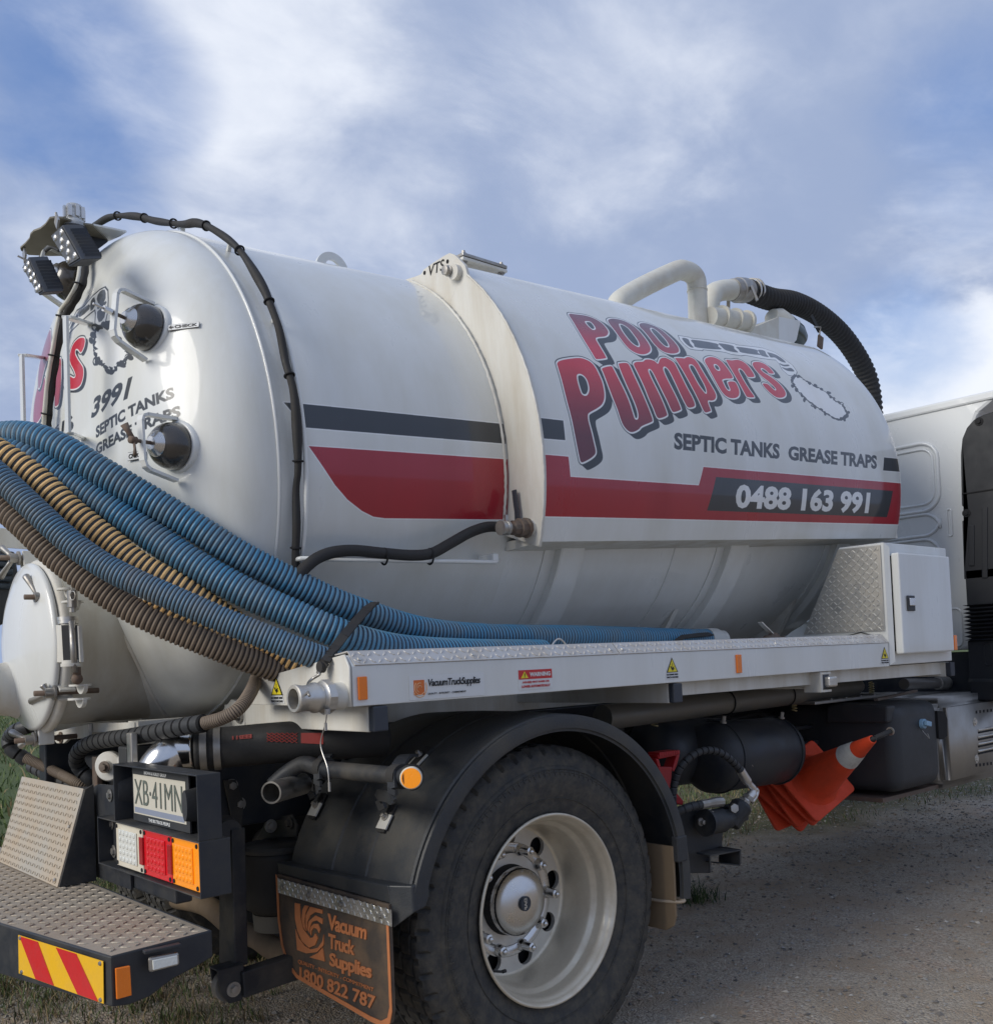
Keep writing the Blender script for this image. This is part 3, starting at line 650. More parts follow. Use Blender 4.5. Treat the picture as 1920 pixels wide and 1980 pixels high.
bm = B(); c = apl(*zD(1136, 258)); revolve(bm, c-Vector(AX)*.03, -Vector(AX), [(0, 0), (0, .019), (.012, .021), (.014, .018), (.028, .018), (.03, .012), (.03, 0)], 18); mk('boss_plug', bm, steel, tank, auto=30)
# lifting lug on the rear section
bm = B(); c = tp(-.02, 76, R1-.01); pts = [c+Vector((math.cos(t)*.075, 0, math.sin(t)*.075+.0)) for t in np.linspace(-.15, math.pi+.15, 22)]
pin = [c+Vector((math.cos(t)*.034, 0, math.sin(t)*.034+.012)) for t in np.linspace(-.15, math.pi+.15, 22)]
for i in range(21): hexa(bm, [pts[i], pts[i+1], pin[i+1], pin[i]], [p+Vector((0, .014, 0)) for p in (pts[i], pts[i+1], pin[i+1], pin[i])])
mk('lifting_lug', bm, white, tank)
# bolted cover behind the plate
def topz(a, y): v = tp(a, 90, R2, JY, JZ); return v.z-((abs(y-TY)-.094)**2/(2*R2) if abs(y-TY) > .094 else 0)
cvr = at(920, 503, 'y', 1.0); o = empty('bolted_cover', tuple(cvr)); o.parent = truck; o.matrix_parent_inverse = truck.matrix_world.inverted()
bm = B(); box(bm, (cvr.x-.09, cvr.y-.02, cvr.z-.022), (cvr.x+.17, cvr.y+.22, cvr.z-.008)); mk('flange', bm, cream, o, bevel=.003)
bm = B(); box(bm, (cvr.x-.09, cvr.y-.02, cvr.z-.005), (cvr.x+.17, cvr.y+.22, cvr.z+.010)); mk('lid', bm, steel, o, bevel=.003)
bm = B(); box(bm, (cvr.x-.085, cvr.y-.015, cvr.z-.008), (cvr.x+.165, cvr.y+.215, cvr.z-.005)); mk('gasket', bm, rubber, o)
bm = B(); box(bm, (cvr.x-.06, cvr.y+.01, cvr.z-.30), (cvr.x+.14, cvr.y+.19, cvr.z-.022)); mk('neck', bm, cream, o)
for dx in (-.07, .15):
    for dy in (0, .2): 
        bolt('bolt', (cvr.x+dx, cvr.y+dy, cvr.z+.010), (0, 0, 1), .009, .016, steel, o); bolt('nut', (cvr.x+dx, cvr.y+dy, cvr.z-.022), (0, 0, -1), .010, .016, steel, o)
# ---- pipework on top
yp = .92
pp = [at(1190, 590, 'y', yp), at(1212, 572, 'y', yp), at(1300, 527, 'y', yp), at(1324, 523, 'y', yp), at(1343, 535, 'y', yp), at(1348, 562, 'y', yp), at(1350, 640, 'y', yp)]
P0 = cr([pp[0]+Vector((-.03, 0, -.25)), pp[0]+Vector((0, 0, -.03)), pp[1], pp[2], pp[3], pp[4], pp[5], pp[6]], 10)
tp_ = mk('vent_pipe', tube(B(), P0, .052, 24), pipew, truck, smooth=True)
bm = B(); tube(bm, [pp[5]+Vector((0, 0, .005)), pp[5]-Vector((0, 0, .003))], .055, 24); mk('pipe_weld', bm, pipew, tp_, smooth=True)
y2 = 1.02
h0 = [at(1370, 592, 'y', y2), at(1376, 572, 'y', y2), at(1393, 562, 'y', y2), at(1415, 560, 'y', y2)]
inl = empty('loading_pipe', tuple(h0[0])); inl.parent = truck; inl.matrix_parent_inverse = truck.matrix_world.inverted()
mk('elbow', tube(B(), cr([h0[0]-Vector((.01, 0, .30)), h0[0]-Vector((0, 0, .04)), h0[1], h0[2], h0[3]], 10), .058, 24), pipew, inl, smooth=True)
ca, cb = at(1416, 572, 'y', y2), at(1456, 574, 'y', y2); c0 = (h0[3]+ca)/2; c0 = h0[3]
dcv = (cb-ca).normalized(); c1 = c0+dcv*.0; 
bm = B(); revolve(bm, c0, dcv, [(0, 0), (0, .062), (.05, .066), (.055, .072), (.12, .072), (.125, .066), (.16, .066), (.165, .060), (.20, .060), (.20, 0)], 28); mk('coupling', bm, steel, inl, auto=30)
for s_ in (-1, 1):
    bm = B(); bar(bm, c0+dcv*.08+Vector((0, s_*.078, 0)), c0+dcv*.10+Vector((0, s_*.10, -.09)), .02, .012); mk('lever', bm, steel, inl)
for k in (.19, .225):
    bm = B(); revolve(bm, c0+dcv*k, dcv, [(0, .066), (0, .073), (.014, .073), (.014, .066)], 28); mk('hose_clamp', bm, alu, inl, auto=30)
bh = [c0+dcv*.16, at(1490, 578, 'y', y2), at(1535, 585, 'y', y2+.02), at(1580, 607, 'y', y2+.04), at(1620, 640, 'y', y2+.05), at(1650, 678, 'y', y2+.05), at(1674, 722, 'y', y2+.05), at(1685, 765, 'y', y2+.05), at(1689, 830, 'y', y2+.05), at(1692, 900, 'y', y2+.05)]
corr('black_suction_hose', bh, .068, .036, [rubber, rubber], inl, depth=.008, seg=24, rib=.7)
# box with valve, beside the big hose
v1 = at(1508, 628, 'y', .84); bx = empty('relief_valve_box', tuple(v1)); bx.parent = truck; bx.matrix_parent_inverse = truck.matrix_world.inverted()
q1 = [at(1448, 637, 'y', .84), at(1506, 612, 'y', .84), at(1506, 655, 'y', .84), at(1506, 700, 'y', .84), at(1440, 680, 'y', .84)]
bm = B(); hexa(bm, q1, [p+Vector((0, .26, 0)) for p in q1]); mk('bracket', bm, pipew, bx)
q2 = [at(1506, 612, 'y', .84), at(1548, 620, 'y', .84), at(1540, 657, 'y', .84), at(1530, 668, 'y', .84), at(1506, 662, 'y', .84)]
bm = B(); hexa(bm, q2, [p+Vector((0, .26, 0)) for p in q2]); mk('box_side', bm, white, bx)
cE = at(1500, 618, 'y', 1.0); bm = B(); revolve(bm, cE, (.9, 0, -.28), [(-.05, .0), (-.05, .045), (0, .075), (.08, .08), (.20, .08), (.26, .06), (.27, 0)], 28, mi=lambda i: 0 if i < 3 else 1); mk('valve_body', bm, [pipew, pmat('dark_green_enamel', (.012, .035, .028), .3, coat=.5)], bx, auto=40)
kn = at(1350, 600, 'y', .86)
bm = B(); cyl(bm, at(1372, 612, 'y', .86), at(1440, 622, 'y', .86), .052, 24); mk('valve_pipe', bm, pipew, tp_, auto=30)
for p in ((1392, 613), (1418, 618), (1440, 622)):
    bm = B(); c = at(p[0], p[1], 'y', .86); cyl(bm, c, c+Vector((.02, 0, 0)), .064, 24); mk('valve_flange', bm, pipew, tp_, auto=30)
bm = B(); c = at(1585, 664, 'y', .95); tube(bm, [c, c+Vector((0, 0, .05)), c+Vector((.0, -.01, .10)), at(1575, 632, 'y', .95)], .006, 8); mk('strap_ring', bm, steel, inl)
bm = B(); bar(bm, at(1568, 610, 'y', .95), at(1584, 640, 'y', .95), .03, .01, (0, 1, 0)); mk('hose_strap', bm, rubber, inl)
bm = B(); bar(bm, at(1587, 650, 'y', .95), at(1585, 672, 'y', .95), .05, .012, (0, 1, 0)); mk('strap_lug', bm, rusty, inl)
def sub(name, parent, loc=(0, 0, 0)):
    e = bpy.data.objects.new(name, None); COL.objects.link(e); e.matrix_world = Matrix.Translation(loc); e.parent = parent; e.matrix_parent_inverse = Matrix.Translation(parent.matrix_world.translation).inverted(); return e
z3 = lambda x, y: (.3367*x, 1380+.3367*y); z4 = lambda x, y: (500+.3367*x, 1380+.3367*y); z5 = lambda x, y: (460+.1683*x, 1260+.1683*y)
z2 = lambda x, y: (1240+.3577*x, 980+.3577*y); zb = lambda x, y: (.2041*x, 1060+.2041*y); zw = lambda x, y: (880+.3062*x, 1380+.3062*y)
z6 = lambda x, y: (1240+.3577*x, 1280+.3577*y); zp = lambda x, y: (180+.1633*x, 1440+.1633*y); zA = lambda x, y: (.3367*x, 380+.3367*y)
zB = lambda x, y: (.3367*x, 880+.3367*y); zc = lambda x, y: (1640+.1531*x, 1020+.1531*y); zt = lambda x, y: (.16322*x, 380+.16322*y)
zcab = lambda x, y: (1660+.1939*x, 740+.1939*y); z7 = lambda x, y: (540+.4*x, 960+.4*y); za = lambda x, y: (1260+.18371*x, 1340+.18371*y); z8 = lambda x, y: (380+.2755*x, 1420+.2755*y)
zg = lambda x, y: (.13677*x, 1340+.13677*y)
# ================================================================= side tray
tray = sub('side_tray', truck, (.7, .2, 1.24))
YO = -.03; X0, X1 = -.73, 2.18
pr_ = [(YO, 1.185), (YO, 1.292), (-.004, 1.322), (.12, 1.309), (.533, 1.259), (.534, 1.250), (.0, 1.250), (.0, 1.185)]
bm = B(); hexa(bm, [(X0+.004, y, z) for y, z in pr_], [(X1+.001, y, z) for y, z in pr_]); mk('side_rail', bm, white, tray, bevel=.0025)
# end plate of the tray
ep = [(YO, 1.185), (YO, 1.292), (-.006, 1.324), (.533, 1.259), (.534, 1.188)]
bm = B(); hexa(bm, [(X0, y, z) for y, z in ep], [(X0-.006, y, z) for y, z in ep]); mk('end_plate', bm, cream, tray, bevel=.002)
bm = B(); tube(bm, [(X0-.004, YO, 1.187), (X0-.004, YO, 1.29), (X0-.004, -.008, 1.322)], .004, 6); mk('weld_bead', bm, cream, tray, smooth=True)
# tread plate on the bevel
bo = Vector((X0+.012, YO-.001, 1.293)); bu = Vector((1, 0, 0)); bv = Vector((0, .030, .034)).normalized(); bl = .050; bn = bu.cross(bv)
for s_, (xa, xb) in enumerate(((X0+.012, .33), (.335, 2.178))):
    bm = B(); q = [Vector((xa, bo.y, bo.z)), Vector((xb, bo.y, bo.z)), Vector((xb, bo.y, bo.z))+bv*bl, Vector((xa, bo.y, bo.z))+bv*bl]
    sd = [p+bn*.0035 for p in q]; hexa(bm, q, sd)
    q2 = [q[3]+bn*.0035, q[2]+bn*.0035]; bb = Vector((0, .10, -.012)); hexa(bm, [q[3], q[2], q[2]+bb, q[3]+bb], [p+Vector((0, 0, .0035)) for p in (q[3], q[2], q[2]+bb, q[3]+bb)])
    mk('tread_plate', bm, chk_rail, tray)
    bm = B(); treads(bm, Vector((xa, bo.y, bo.z))+bn*.0035, bu, bv, lambda a, b: .0 < a < xb-xa-.02 and .0 < b < bl, .025, .024, .006, .0022, urange=(0, xb-xa), vrange=(0, bl))
    tag(mk('tread_pattern', bm, chk_rail, tray), kind='stuff')
for x_ in (X0+.035, -.30, .30, .36, 1.28): bolt('rivet', Vector((x_, bo.y, bo.z))+bv*.02+bn*.003, bn, .007, .004, alu, tray, False)
bm = B(); tube(bm, cr([Vector((x, .02+abs(x-.10)*0, 1.322+.03*math.cos((x-.10)/.04*1.57))) for x in (.06, .08, .10, .12, .14)]+[Vector((.15, .02, 1.315))], 6), .003, 6); mk('tie_ring', bm, alu, tray, smooth=True)
# outriggers
def outrig(x0, x1, y1, nm='outrigger'):
    bm = B(); box(bm, (x0, YO+.025, 1.112), (x1, y1, 1.183)); o = mk(nm, bm, cream, truck, bevel=.003)
    bm = B(); box(bm, (x0+.001, YO-.002, 1.113), (x1-.001, YO+.0245, 1.182)); mk('end_cap', bm, navy, o, bevel=.004); return o
og = outrig(-.665, -.615, .85); outrig(.61, .66, .85); outrig(2.80, 2.85, .85)
outrig(1.60, 1.65, .85)
bm = B(); 
for y0_, y1_, tb in ((.70, .84, 0),): hexa(bm, [(-.668, .70, 1.112), (-.668, .70, 1.183), (-.668, .79, 1.20), (-.668, .86, 1.16), (-.668, .86, 1.10)], [(-.612, .70, 1.112), (-.612, .70, 1.183), (-.612, .79, 1.20), (-.612, .86, 1.16), (-.612, .86, 1.10)])
mk('gusset', bm, cream, og); bolt('bolt', at(*z5(20, 735), 'x', -.67), (-1, 0, 0), .016, .02, steel, og)
# long lower beam with lashing bracket
bm = B(); hexa(bm, [(.66, .02, 1.135), (.66, .02, 1.184), (2.80, .02, 1.184), (2.80, .02, 1.125)], [(.66, .06, 1.135), (.66, .06, 1.184), (2.80, .06, 1.184), (2.80, .06, 1.125)]); mk('lower_beam', bm, cream, tray)
tw = sub('twist_lock', tray, (1.63, 0, 1.14))
bm = B(); p = at(1592, 1304, 'y', -.03); hexa(bm, [(1.585, -.03, 1.182), (1.60, -.03, 1.182), (1.60, -.03, 1.098), (1.585, -.03, 1.098)], [(1.585, .05, 1.182), (1.60, .05, 1.182), (1.60, .05, 1.098), (1.585, .05, 1.098)])
box(bm, (1.60, -.034, 1.172), (1.66, .04, 1.181)); box(bm, (1.60, -.034, 1.098), (1.66, .04, 1.107)); mk('bracket', bm, cream, tw)
bm = B(); box(bm, (1.615, -.055, 1.118), (1.68, -.01, 1.162)); mk('lock_pin', bm, alu, tw, bevel=.008)
# printed labels and reflectors on the rail
def plate_on(name, x0, x1, z0, z1, mat, d=.002, par=None, bev=0): 
    bm = B(); box(bm, (x0, YO-.0005-d, z0), (x1, YO-.0005, z1)); return mk(name, bm, mat, par or tray, bevel=bev)
def rq(x0, x1, z0, z1, d=.0028): return [(x0, YO-d, z0), (x1, YO-d, z0), (x1, YO-d, z1), (x0, YO-d, z1)]
def on_rail(px, py): return at(px, py, 'y', YO)
a_ = on_rail(690, 1309); b_ = on_rail(709, 1353)
rf = plate_on('side_reflector', a_.x, b_.x, b_.z, a_.z, orange, .007, bev=.002)
a_ = on_rail(*z2(507, 800)); b_ = on_rail(*z2(538, 898)); plate_on('side_reflector', a_.x, b_.x, b_.z, a_.z, orange, .007, bev=.002)
a_ = on_rail(790, 1308); b_ = on_rail(936, 1344); x0, x1, z1, z0 = a_.x, b_.x, a_.z, b_.z
lb = plate_on('maker_label', x0, x1, z0, z1, inkw, .0012)
w_ = x1-x0; h_ = z1-z0; hx = z0+h_*.2
bm = B(); box(bm, (x0+w_*.055, YO-.0026, z0+h_*.2), (x0+w_*.19, YO-.0016, z0+h_*.82)); mk('label_square', bm, inko, lb)
bm = B()
for k in range(4):
    cx, cz = x0+w_*.13, z0+h_*.5; tube(bm, [Vector((cx+(.006+.006*k)*math.cos(t), YO-.003, cz+(.006+.007*k)*math.sin(t))) for t in np.linspace(k*1.2, k*1.2+3.2, 10)], .0012, 5)
mk('label_swirl', bm, pmat('pale_orange_ink', (.75, .45, .25), .5), lb)
letters('label_print', 'VacuumTruckSupplies', rq(x0+w_*.225, x0+w_*.95, z0+h_*.44, z0+h_*.84), inkb, lb, bold=.02, space=.9, slant=.02)
letters('label_print', 'QUALITY - INTEGRITY - COMMITMENT', rq(x0+w_*.23, x0+w_*.74, z0+h_*.17, z0+h_*.26), inkb, lb, bold=.01)
a_ = on_rail(1001, 1298); b_ = on_rail(1068, 1334); x0, x1, z1, z0 = a_.x, b_.x, on_rail(1001, 1296).z, on_rail(1001, 1335).z; w_ = x1-x0; h_ = z1-z0
lb = plate_on('warning_label', x0, x1, z0, z1, inkw, .0012)
bm = B(); box(bm, (x0+.001, YO-.0026, z0+h_*.52), (x1-.001, YO-.0016, z1-.001)); mk('label_header', bm, inkr, lb)
bm = B(); slab(bm, [(x0+w_*.07, YO-.0032, z0+h_*.58), (x0+w_*.28, YO-.0032, z0+h_*.58), (x0+w_*.175, YO-.0032, z0+h_*.92)], (0, .0005, 0)); mk('warning_triangle', bm, ylab, lb)
letters('label_print', '!', rq(x0+w_*.165, x0+w_*.187, z0+h_*.62, z0+h_*.82, .0036), inkb, lb)
letters('label_print', 'WARNING', rq(x0+w_*.32, x0+w_*.94, z0+h_*.64, z0+h_*.86), inkw, lb, bold=.04)
letters('label_print', 'AXLE(S) MAY RAISE OR', rq(x0+w_*.1, x0+w_*.9, z0+h_*.30, z0+h_*.42), inkr, lb, bold=.04)
letters('label_print', 'LOWER AUTOMATICALLY', rq(x0+w_*.08, x0+w_*.92, z0+h_*.10, z0+h_*.22), inkr, lb, bold=.04)
def pinch(q, par):
    """triangular pinch warning; q = corners bottom-left, bottom-right, top-right, top-left"""
    q = [Vector(a) for a in q]; n = (q[1]-q[0]).cross(q[3]-q[0]).normalized()
    if n.dot(Vector(CAM)-q[0]) < 0: n = -n
    f = lambda x, y, d: Vector(quadmap([tuple(a) for a in q], np.array([[x, y]]))[0])+n*d
    bm = B(); slab(bm, [f(-.12, -.02, .0008), f(1.12, -.02, .0008), f(.5, 1.1, .0008)], n*.0004); lb = mk('pinch_label', bm, inkw, par)
    bm = B(); slab(bm, [f(.0, .30, .0014), f(1, .30, .0014), f(.5, 1.04, .0014)], n*.0004); mk('label_edge', bm, inkb, lb)
    bm = B(); slab(bm, [f(.10, .335, .002), f(.9, .335, .002), f(.5, .94, .002)], n*.0004); mk('label_field', bm, ylab, lb)
    bm = B(); hand = [(.30, .62), (.42, .60), (.46, .52), (.55, .56), (.66, .60), (.60, .50), (.70, .48), (.60, .44), (.52, .40), (.46, .42), (.38, .50)]
    slab(bm, [f(x, y, .0026) for x, y in hand], n*.0003); slab(bm, [f(x, y, .0026) for x, y in ((.49, .36), (.52, .36), (.52, .76), (.49, .76))], n*.0003); mk('label_hand', bm, inkb, lb)
    letters('label_print', 'EXTREME RISK', [f(0, .155, .001), f(1, .155, .001), f(1, .24, .001), f(0, .24, .001)], inkb, lb, bold=.04)
    letters('label_print', 'PINCH HAZARD', [f(0, .02, .001), f(1, .02, .001), f(1, .11, .001), f(0, .11, .001)], inkb, lb, bold=.04)
for (l, r, t, b) in ((1289, 1311, 1273, 1313), (1704, 1718, 1252, 1284)):
    q = [on_rail(l, b), on_rail(r, b-1), on_rail(r, t), on_rail(l, t)]; z0 = q[0].z; z1 = on_rail((l+r)/2, t).z
    pinch([(q[0].x, YO, z0), (q[1].x, YO, z0), (q[1].x, YO, z1), (q[0].x, YO, z1)], tray)
q = [at(*z5(390, 590), 'x', X0-.006), at(*z5(525, 590), 'x', X0-.006)]; zt_ = at(*z5(450, 300), 'x', X0-.006).z
pinch([(X0-.006, q[0].y, q[0].z), (X0-.006, q[1].y, q[0].z), (X0-.006, q[1].y, zt_), (X0-.006, q[0].y, zt_)], tray)
# camlock stub on the end plate
cs = at(*z5(1190, 510), 'x', X0-.006); ce = at(*z5(820, 525), 'x', X0-.16)
bm = B(); d_ = Vector((-1, 0, 0)); revolve(bm, cs, d_, [(0, 0), (0, .037), (.035, .035), (.036, .042), (.040, .043), (.060, .043), (.064, .038), (.068, .036), (.080, .040), (.088, .040), (.098, .034), (.120, .034), (.132, .036), (.136, .037), (.142, .037), (.145, .034), (.145, .027), (.03, .027), (.03, 0)], 36, mi=lambda i: 0 if i < 2 else 1)
stub = mk('drain_coupling', bm, [cream, alu], tray, auto=35)
bm = B(); revolve(bm, cs-Vector((.038, 0, 0)), d_, [(0, .036), (0, .046), (.022, .046), (.022, .036)], 8); mk('hex_nut', bm, alu, stub)
# wire rope with its pin
wire = sub('tether_wire', truck, tuple(cs))
w0 = at(*z5(1025, 660), 'x', -.80); w1 = at(*z5(1008, 820), 'x', -.80); w2 = at(620, 1440, 'x', -.80); w3 = at(633, 1484, 'x', -.80); w4 = at(637, 1522, 'x', -.80)
bm = B(); tube(bm, cr([w0, w1, w2, w3, w4], 8), .0018, 6); tube(bm, [w1, w1-Vector((0, 0, .02))], .004, 8); tube(bm, [w4+Vector((0, 0, .012)), w4-Vector((0, 0, .012))], .0035, 8); tube(bm, [w0, w0-Vector((0, 0, .014))], .009, 10)
mk('wire', bm, steel, wire)
# ================================================================= side cabinet
cab_ = sub('side_cabinet', truck, (2.5, .2, 1.19))
bm = B(); yi = .42
hexa(bm, [(2.184, YO, 1.190), (2.184, YO, 1.757), (2.184, .192, 1.757), (2.184, .404, 1.355), (2.184, .404, 1.190)], [(2.826, YO, 1.190), (2.826, YO, 1.757), (2.826, .192, 1.757), (2.826, .404, 1.355), (2.826, .404, 1.190)])
mk('cabinet_body', bm, white, cab_, bevel=.004)
bm = B(); q = [(2.30, 1.183), (2.30, 1.19)]
hexa(bm, [(2.186, YO-.001, 1.757), (2.184, YO-.001, 1.19), (2.21, YO-.014, 1.205), (2.212, YO-.014, 1.735)], [(2.186, YO, 1.757), (2.184, YO, 1.19), (2.21, YO, 1.205), (2.212, YO, 1.735)])
mk('door_surround', bm, white, cab_)
dp = [at(*zc(635, 318), 'y', YO-.05), at(*zc(1278, 362), 'y', YO-.05), at(*zc(1345, 1552), 'y', YO-.05), at(*zc(700, 1605), 'y', YO-.05)]
dx0, dx1 = (dp[0].x+dp[3].x)/2, (dp[1].x+dp[2].x)/2; dz0, dz1 = (dp[2].z+dp[3].z)/2, (dp[0].z+dp[1].z)/2
bm = B(); box(bm, (dx0, YO-.05, dz0), (dx1, YO-.012, dz1)); door = mk('door', bm, white, cab_, bevel=.007)
bm = B(); box(bm, (dx0+.012, YO-.011, dz0+.012), (dx1-.012, YO-.001, dz1-.012)); mk('door_seal', bm, rubber, cab_)
lk = at(*zc(782, 958), 'y', YO-.05); lt = sub('latch', door, tuple(lk))
bm = B(); box(bm, (lk.x-.036, YO-.058, lk.z-.036), (lk.x+.036, YO-.0505, lk.z+.036)); mk('latch_frame', bm, black, door, bevel=.006)
bm = B(); box(bm, (lk.x-.026, YO-.064, lk.z-.012), (lk.x+.028, YO-.0585, lk.z+.024)); mk('latch_paddle', bm, chrome, door, bevel=.004)
bpy.data.objects.remove(lt)
a_ = at(*zc(1310, 1362), 'y', YO-.05); b_ = at(*zc(1365, 1548), 'y', YO-.05)
bm = B(); box(bm, (dx1+.002, YO-.052, b_.z), (dx1+.030, YO-.012, a_.z)); mk('side_reflector', bm, orange, cab_, bevel=.002)
cpq = [(2.180, YO+.012, 1.350), (2.180, .400, 1.352), (2.180, .192, 1.748), (2.180, YO+.012, 1.745)]
bm = B(); slab(bm, cpq, (-.004, 0, 0)); mk('tread_plate', bm, chk_side, cab_)
def ins(a, b):  # a: along -y from y=.404, b up from 1.352
    y = .404-a; z = 1.352+b; lim = .404-.212*(z-1.352)/.40; return .008 < b < .385 and y < lim-.012 and y > YO+.024
bm = B(); treads(bm, (2.176, .404, 1.352), (0, -1, 0), (0, 0, 1), ins, .0215, .024, .0058, .0042, urange=(0, .44), vrange=(0, .4)); tag(mk('tread_pattern', bm, pmat('tread_tops', (.74, .73, .69), .22, .8, dirt=(.5, .46, .38), damt=.4), cab_), kind='stuff')
for y, z in ((-.005, 1.728), (-.005, 1.55), (-.005, 1.375), (.10, 1.365)): bolt('rivet', (2.177, y, z), (-1, 0, 0), .007, .004, alu, cab_, False)
bm = B(); hexa(bm, [(2.04, .10, 1.316), (2.18, .02, 1.322), (2.18, .10, 1.345), (2.18, .38, 1.30)], [(2.04, .10, 1.32), (2.18, .02, 1.326), (2.18, .10, 1.349), (2.18, .38, 1.304)]); mk('tray_gusset', bm, cream, cab_)
lv = sub('tray_valve', tray, (1.75, .30, 1.34))
bm = B(); cyl(bm, (1.70, .30, 1.33), (1.86, .30, 1.32), .022, 16); ball(bm, (1.76, .30, 1.335), .030); mk('valve_body', bm, rusty, lv, smooth=True)
bm = B(); bar(bm, (1.76, .30, 1.35), (1.66, .30, 1.41), .022, .006); mk('valve_lever', bm, alu, lv)
# ================================================================= rear wheel
HZ = .505
wheel = sub('rear_wheel', truck, (0, 0, HZ))
def tyre(y0, y1, parent, sgn=1, nm='tyre'):
    """cross-section from the outer bead over the tread to the inner bead"""
    w = y1-y0; T_ = [(.035, .288), (.022, .292), (.018, .305), (.012, .325), (.004, .352), (-.006, .385), (-.010, .415), (-.006, .440), (-.002, .447), (.001, .449), (.004, .458), (.006, .470), (.012, .484), (.018, .492), (.026, .502), (.034, .508)]
    tr = []
    n = 5; grooves = [(w*.22, .012), (w*.40, .010), (w*.60, .010), (w*.78, .012)]
    x = .036; body = []
    for g, gw in grooves: body += [(g-gw/2, .5125), (g-gw/2+.001, .497), (g+gw/2-.001, .497), (g+gw/2, .5125)]
    P = T_+[(.040, .5105)]+body+[(w-.040, .5105)]+[(w-a, b) for a, b in T_[::-1]]
    seg = 300; bm = B(); rows = []
    isl = {}
    for i, (a, r) in enumerate(P):
        row = []
        sh_ = 11 <= i <= 15 or len(P)-16 <= i <= len(P)-12
        for k in range(seg):
            rr = r; c = k % 6
            if sh_ and c in (0,): rr = r-.013*(1 if i in (13, 14, 15) or i >= len(P)-16 else .5)
            elif 15 < i < len(P)-16 and c == (i//4) % 6 and r > .505: rr = r-.007
            if 5 <= i <= 7: rr += .0
            t = 2*math.pi*k/seg; yy = a+y0
            row.append(bm.verts.new((rr*math.sin(t), yy, rr*math.cos(t)+HZ)))
        rows.append(row)
    for A_1, B_1 in zip(rows, rows[1:]):
        for k in range(seg): bm.faces.new((A_1[k], A_1[(k+1) % seg], B_1[(k+1) % seg], B_1[k]))
    return mk(nm, bm, tyrem, parent, auto=32)
ty1 = tyre(-.005, .275, wheel); ty2 = tyre(.325, .605, wheel, nm='inner_tyre')
# raised writing-like sidewall blocks and rings
for r_, w_ in ((.345, .0012), (.428, .0015), (.4365, .001)):
    bm = B(); tube(bm, [(r_*math.sin(t), -.0135 if r_ > .4 else -.001, r_*math.cos(t)+HZ) for t in np.linspace(0, 2*math.pi, 160)[:-1]], w_, 6, closed=True); mk('sidewall_ring', bm, tyrem, ty1, smooth=True)
bm = B()
for k in range(120):
    t = 2*math.pi*k/120; d = Vector((math.sin(t), 0, math.cos(t))); o_ = Vector((0, -.0145, HZ)); bar(bm, o_+d*.418+Vector((0, -.0012, 0)), o_+d*.4345+Vector((0, .003, 0)), .0035, .003, (0, 1, 0))
tag(mk('sidewall_ribs', bm, tyrem, ty1), kind='stuff')
bm = B(); revolve(bm, (0, 0, HZ), (0, 1, 0), [(.004, .2985), (-.001, .2975), (-.002, .293), (.0, .289), (.012, .284), (.020, .280), (.026, .2745), (.040, .272), (.060, .270), (.066, .2675), (.076, .258), (.085, .2545), (.150, .2515), (.185, .249), (.198, .246), (.204, .242), (.206, .236)], 96)
rim = mk('rim', bm, rimm, wheel, smooth=True)
# wheel disc with hand holes
NH = 9; cu = bpy.data.curves.new('disc', 'CURVE'); cu.dimensions = '2D'; cu.fill_mode = 'FRONT'
def circ2(cx, cz, r, n):
    sp_ = cu.splines.new('POLY'); sp_.points.add(n-1); sp_.use_cyclic_u = True
    for k in range(n): sp_.points[k].co = (cx+r*math.sin(2*math.pi*k/n), cz+r*math.cos(2*math.pi*k/n), 0, 1)
circ2(0, 0, .238, 96); circ2(0, 0, .112, 64)
for k in range(NH): t = R_(42.3+40*k); circ2(.2035*math.sin(t), .2035*math.cos(t), .0325, 24)
co_ = bpy.data.objects.new('disc', cu); COL.objects.link(co_); bpy.context.view_layer.update()
md = bpy.data.meshes.new_from_object(co_.evaluated_get(bpy.context.evaluated_depsgraph_get())); bpy.data.objects.remove(co_); bm = B(); bm.from_mesh(md)
for v in bm.verts: v.co = Vector((v.co.x, .206+.0*v.co.length, HZ+v.co.y))
for k in range(NH):
    t = R_(42.3+40*k); cx_, cz_ = .2035*math.sin(t), HZ+.2035*math.cos(t)
    r0 = [bm.verts.new((cx_+.0325*math.sin(a), .206, cz_+.0325*math.cos(a))) for a in [2*math.pi*j/24 for j in range(24)]]; r1 = [bm.verts.new(v.co+Vector((0, .016, 0))) for v in r0]
    for j in range(24): bm.faces.new((r0[j], r0[(j+1) % 24], r1[(j+1) % 24], r1[j]))
mk('wheel_disc', bm, pmat('dusty_polished_disc', (.72, .70, .65), .30, .6, dirt=(.48, .43, .35), damt=.5, dscale=7), wheel)
bm = B(); revolve(bm, (0, 0, HZ), (0, 1, 0), [(.25, .26), (.25, 0)], 48); mk('brake_drum', bm, drk, wheel)
bm = B(); revolve(bm, (0, 0, HZ), (0, 1, 0), [(.2055, .184), (.2030, .1845), (.2025, .182), (.2025, .150), (.21, .148)], 72); mk('nut_ring', bm, chrome, wheel, smooth=True)
for k in range(10):
    t = R_(20+36*k); c = Vector((.1635*math.sin(t), .206, HZ+.1635*math.cos(t)))
    bm = B(); long_ = k in (0, 2, 4, 8, 9)
    h_ = .055 if k % 2 == 0 else .028
    revolve(bm, c, (0, -1, 0), [(0, 0), (0, .021), (.012, .020), (.016, .0165), (.020, .016), (h_, .015), (h_+.002, .010), (h_+.003, .0085), (h_+.010, .008), (h_+.014, .004), (h_+.015, 0)], 18); mk('wheel_nut', bm, chrome, wheel, auto=40)
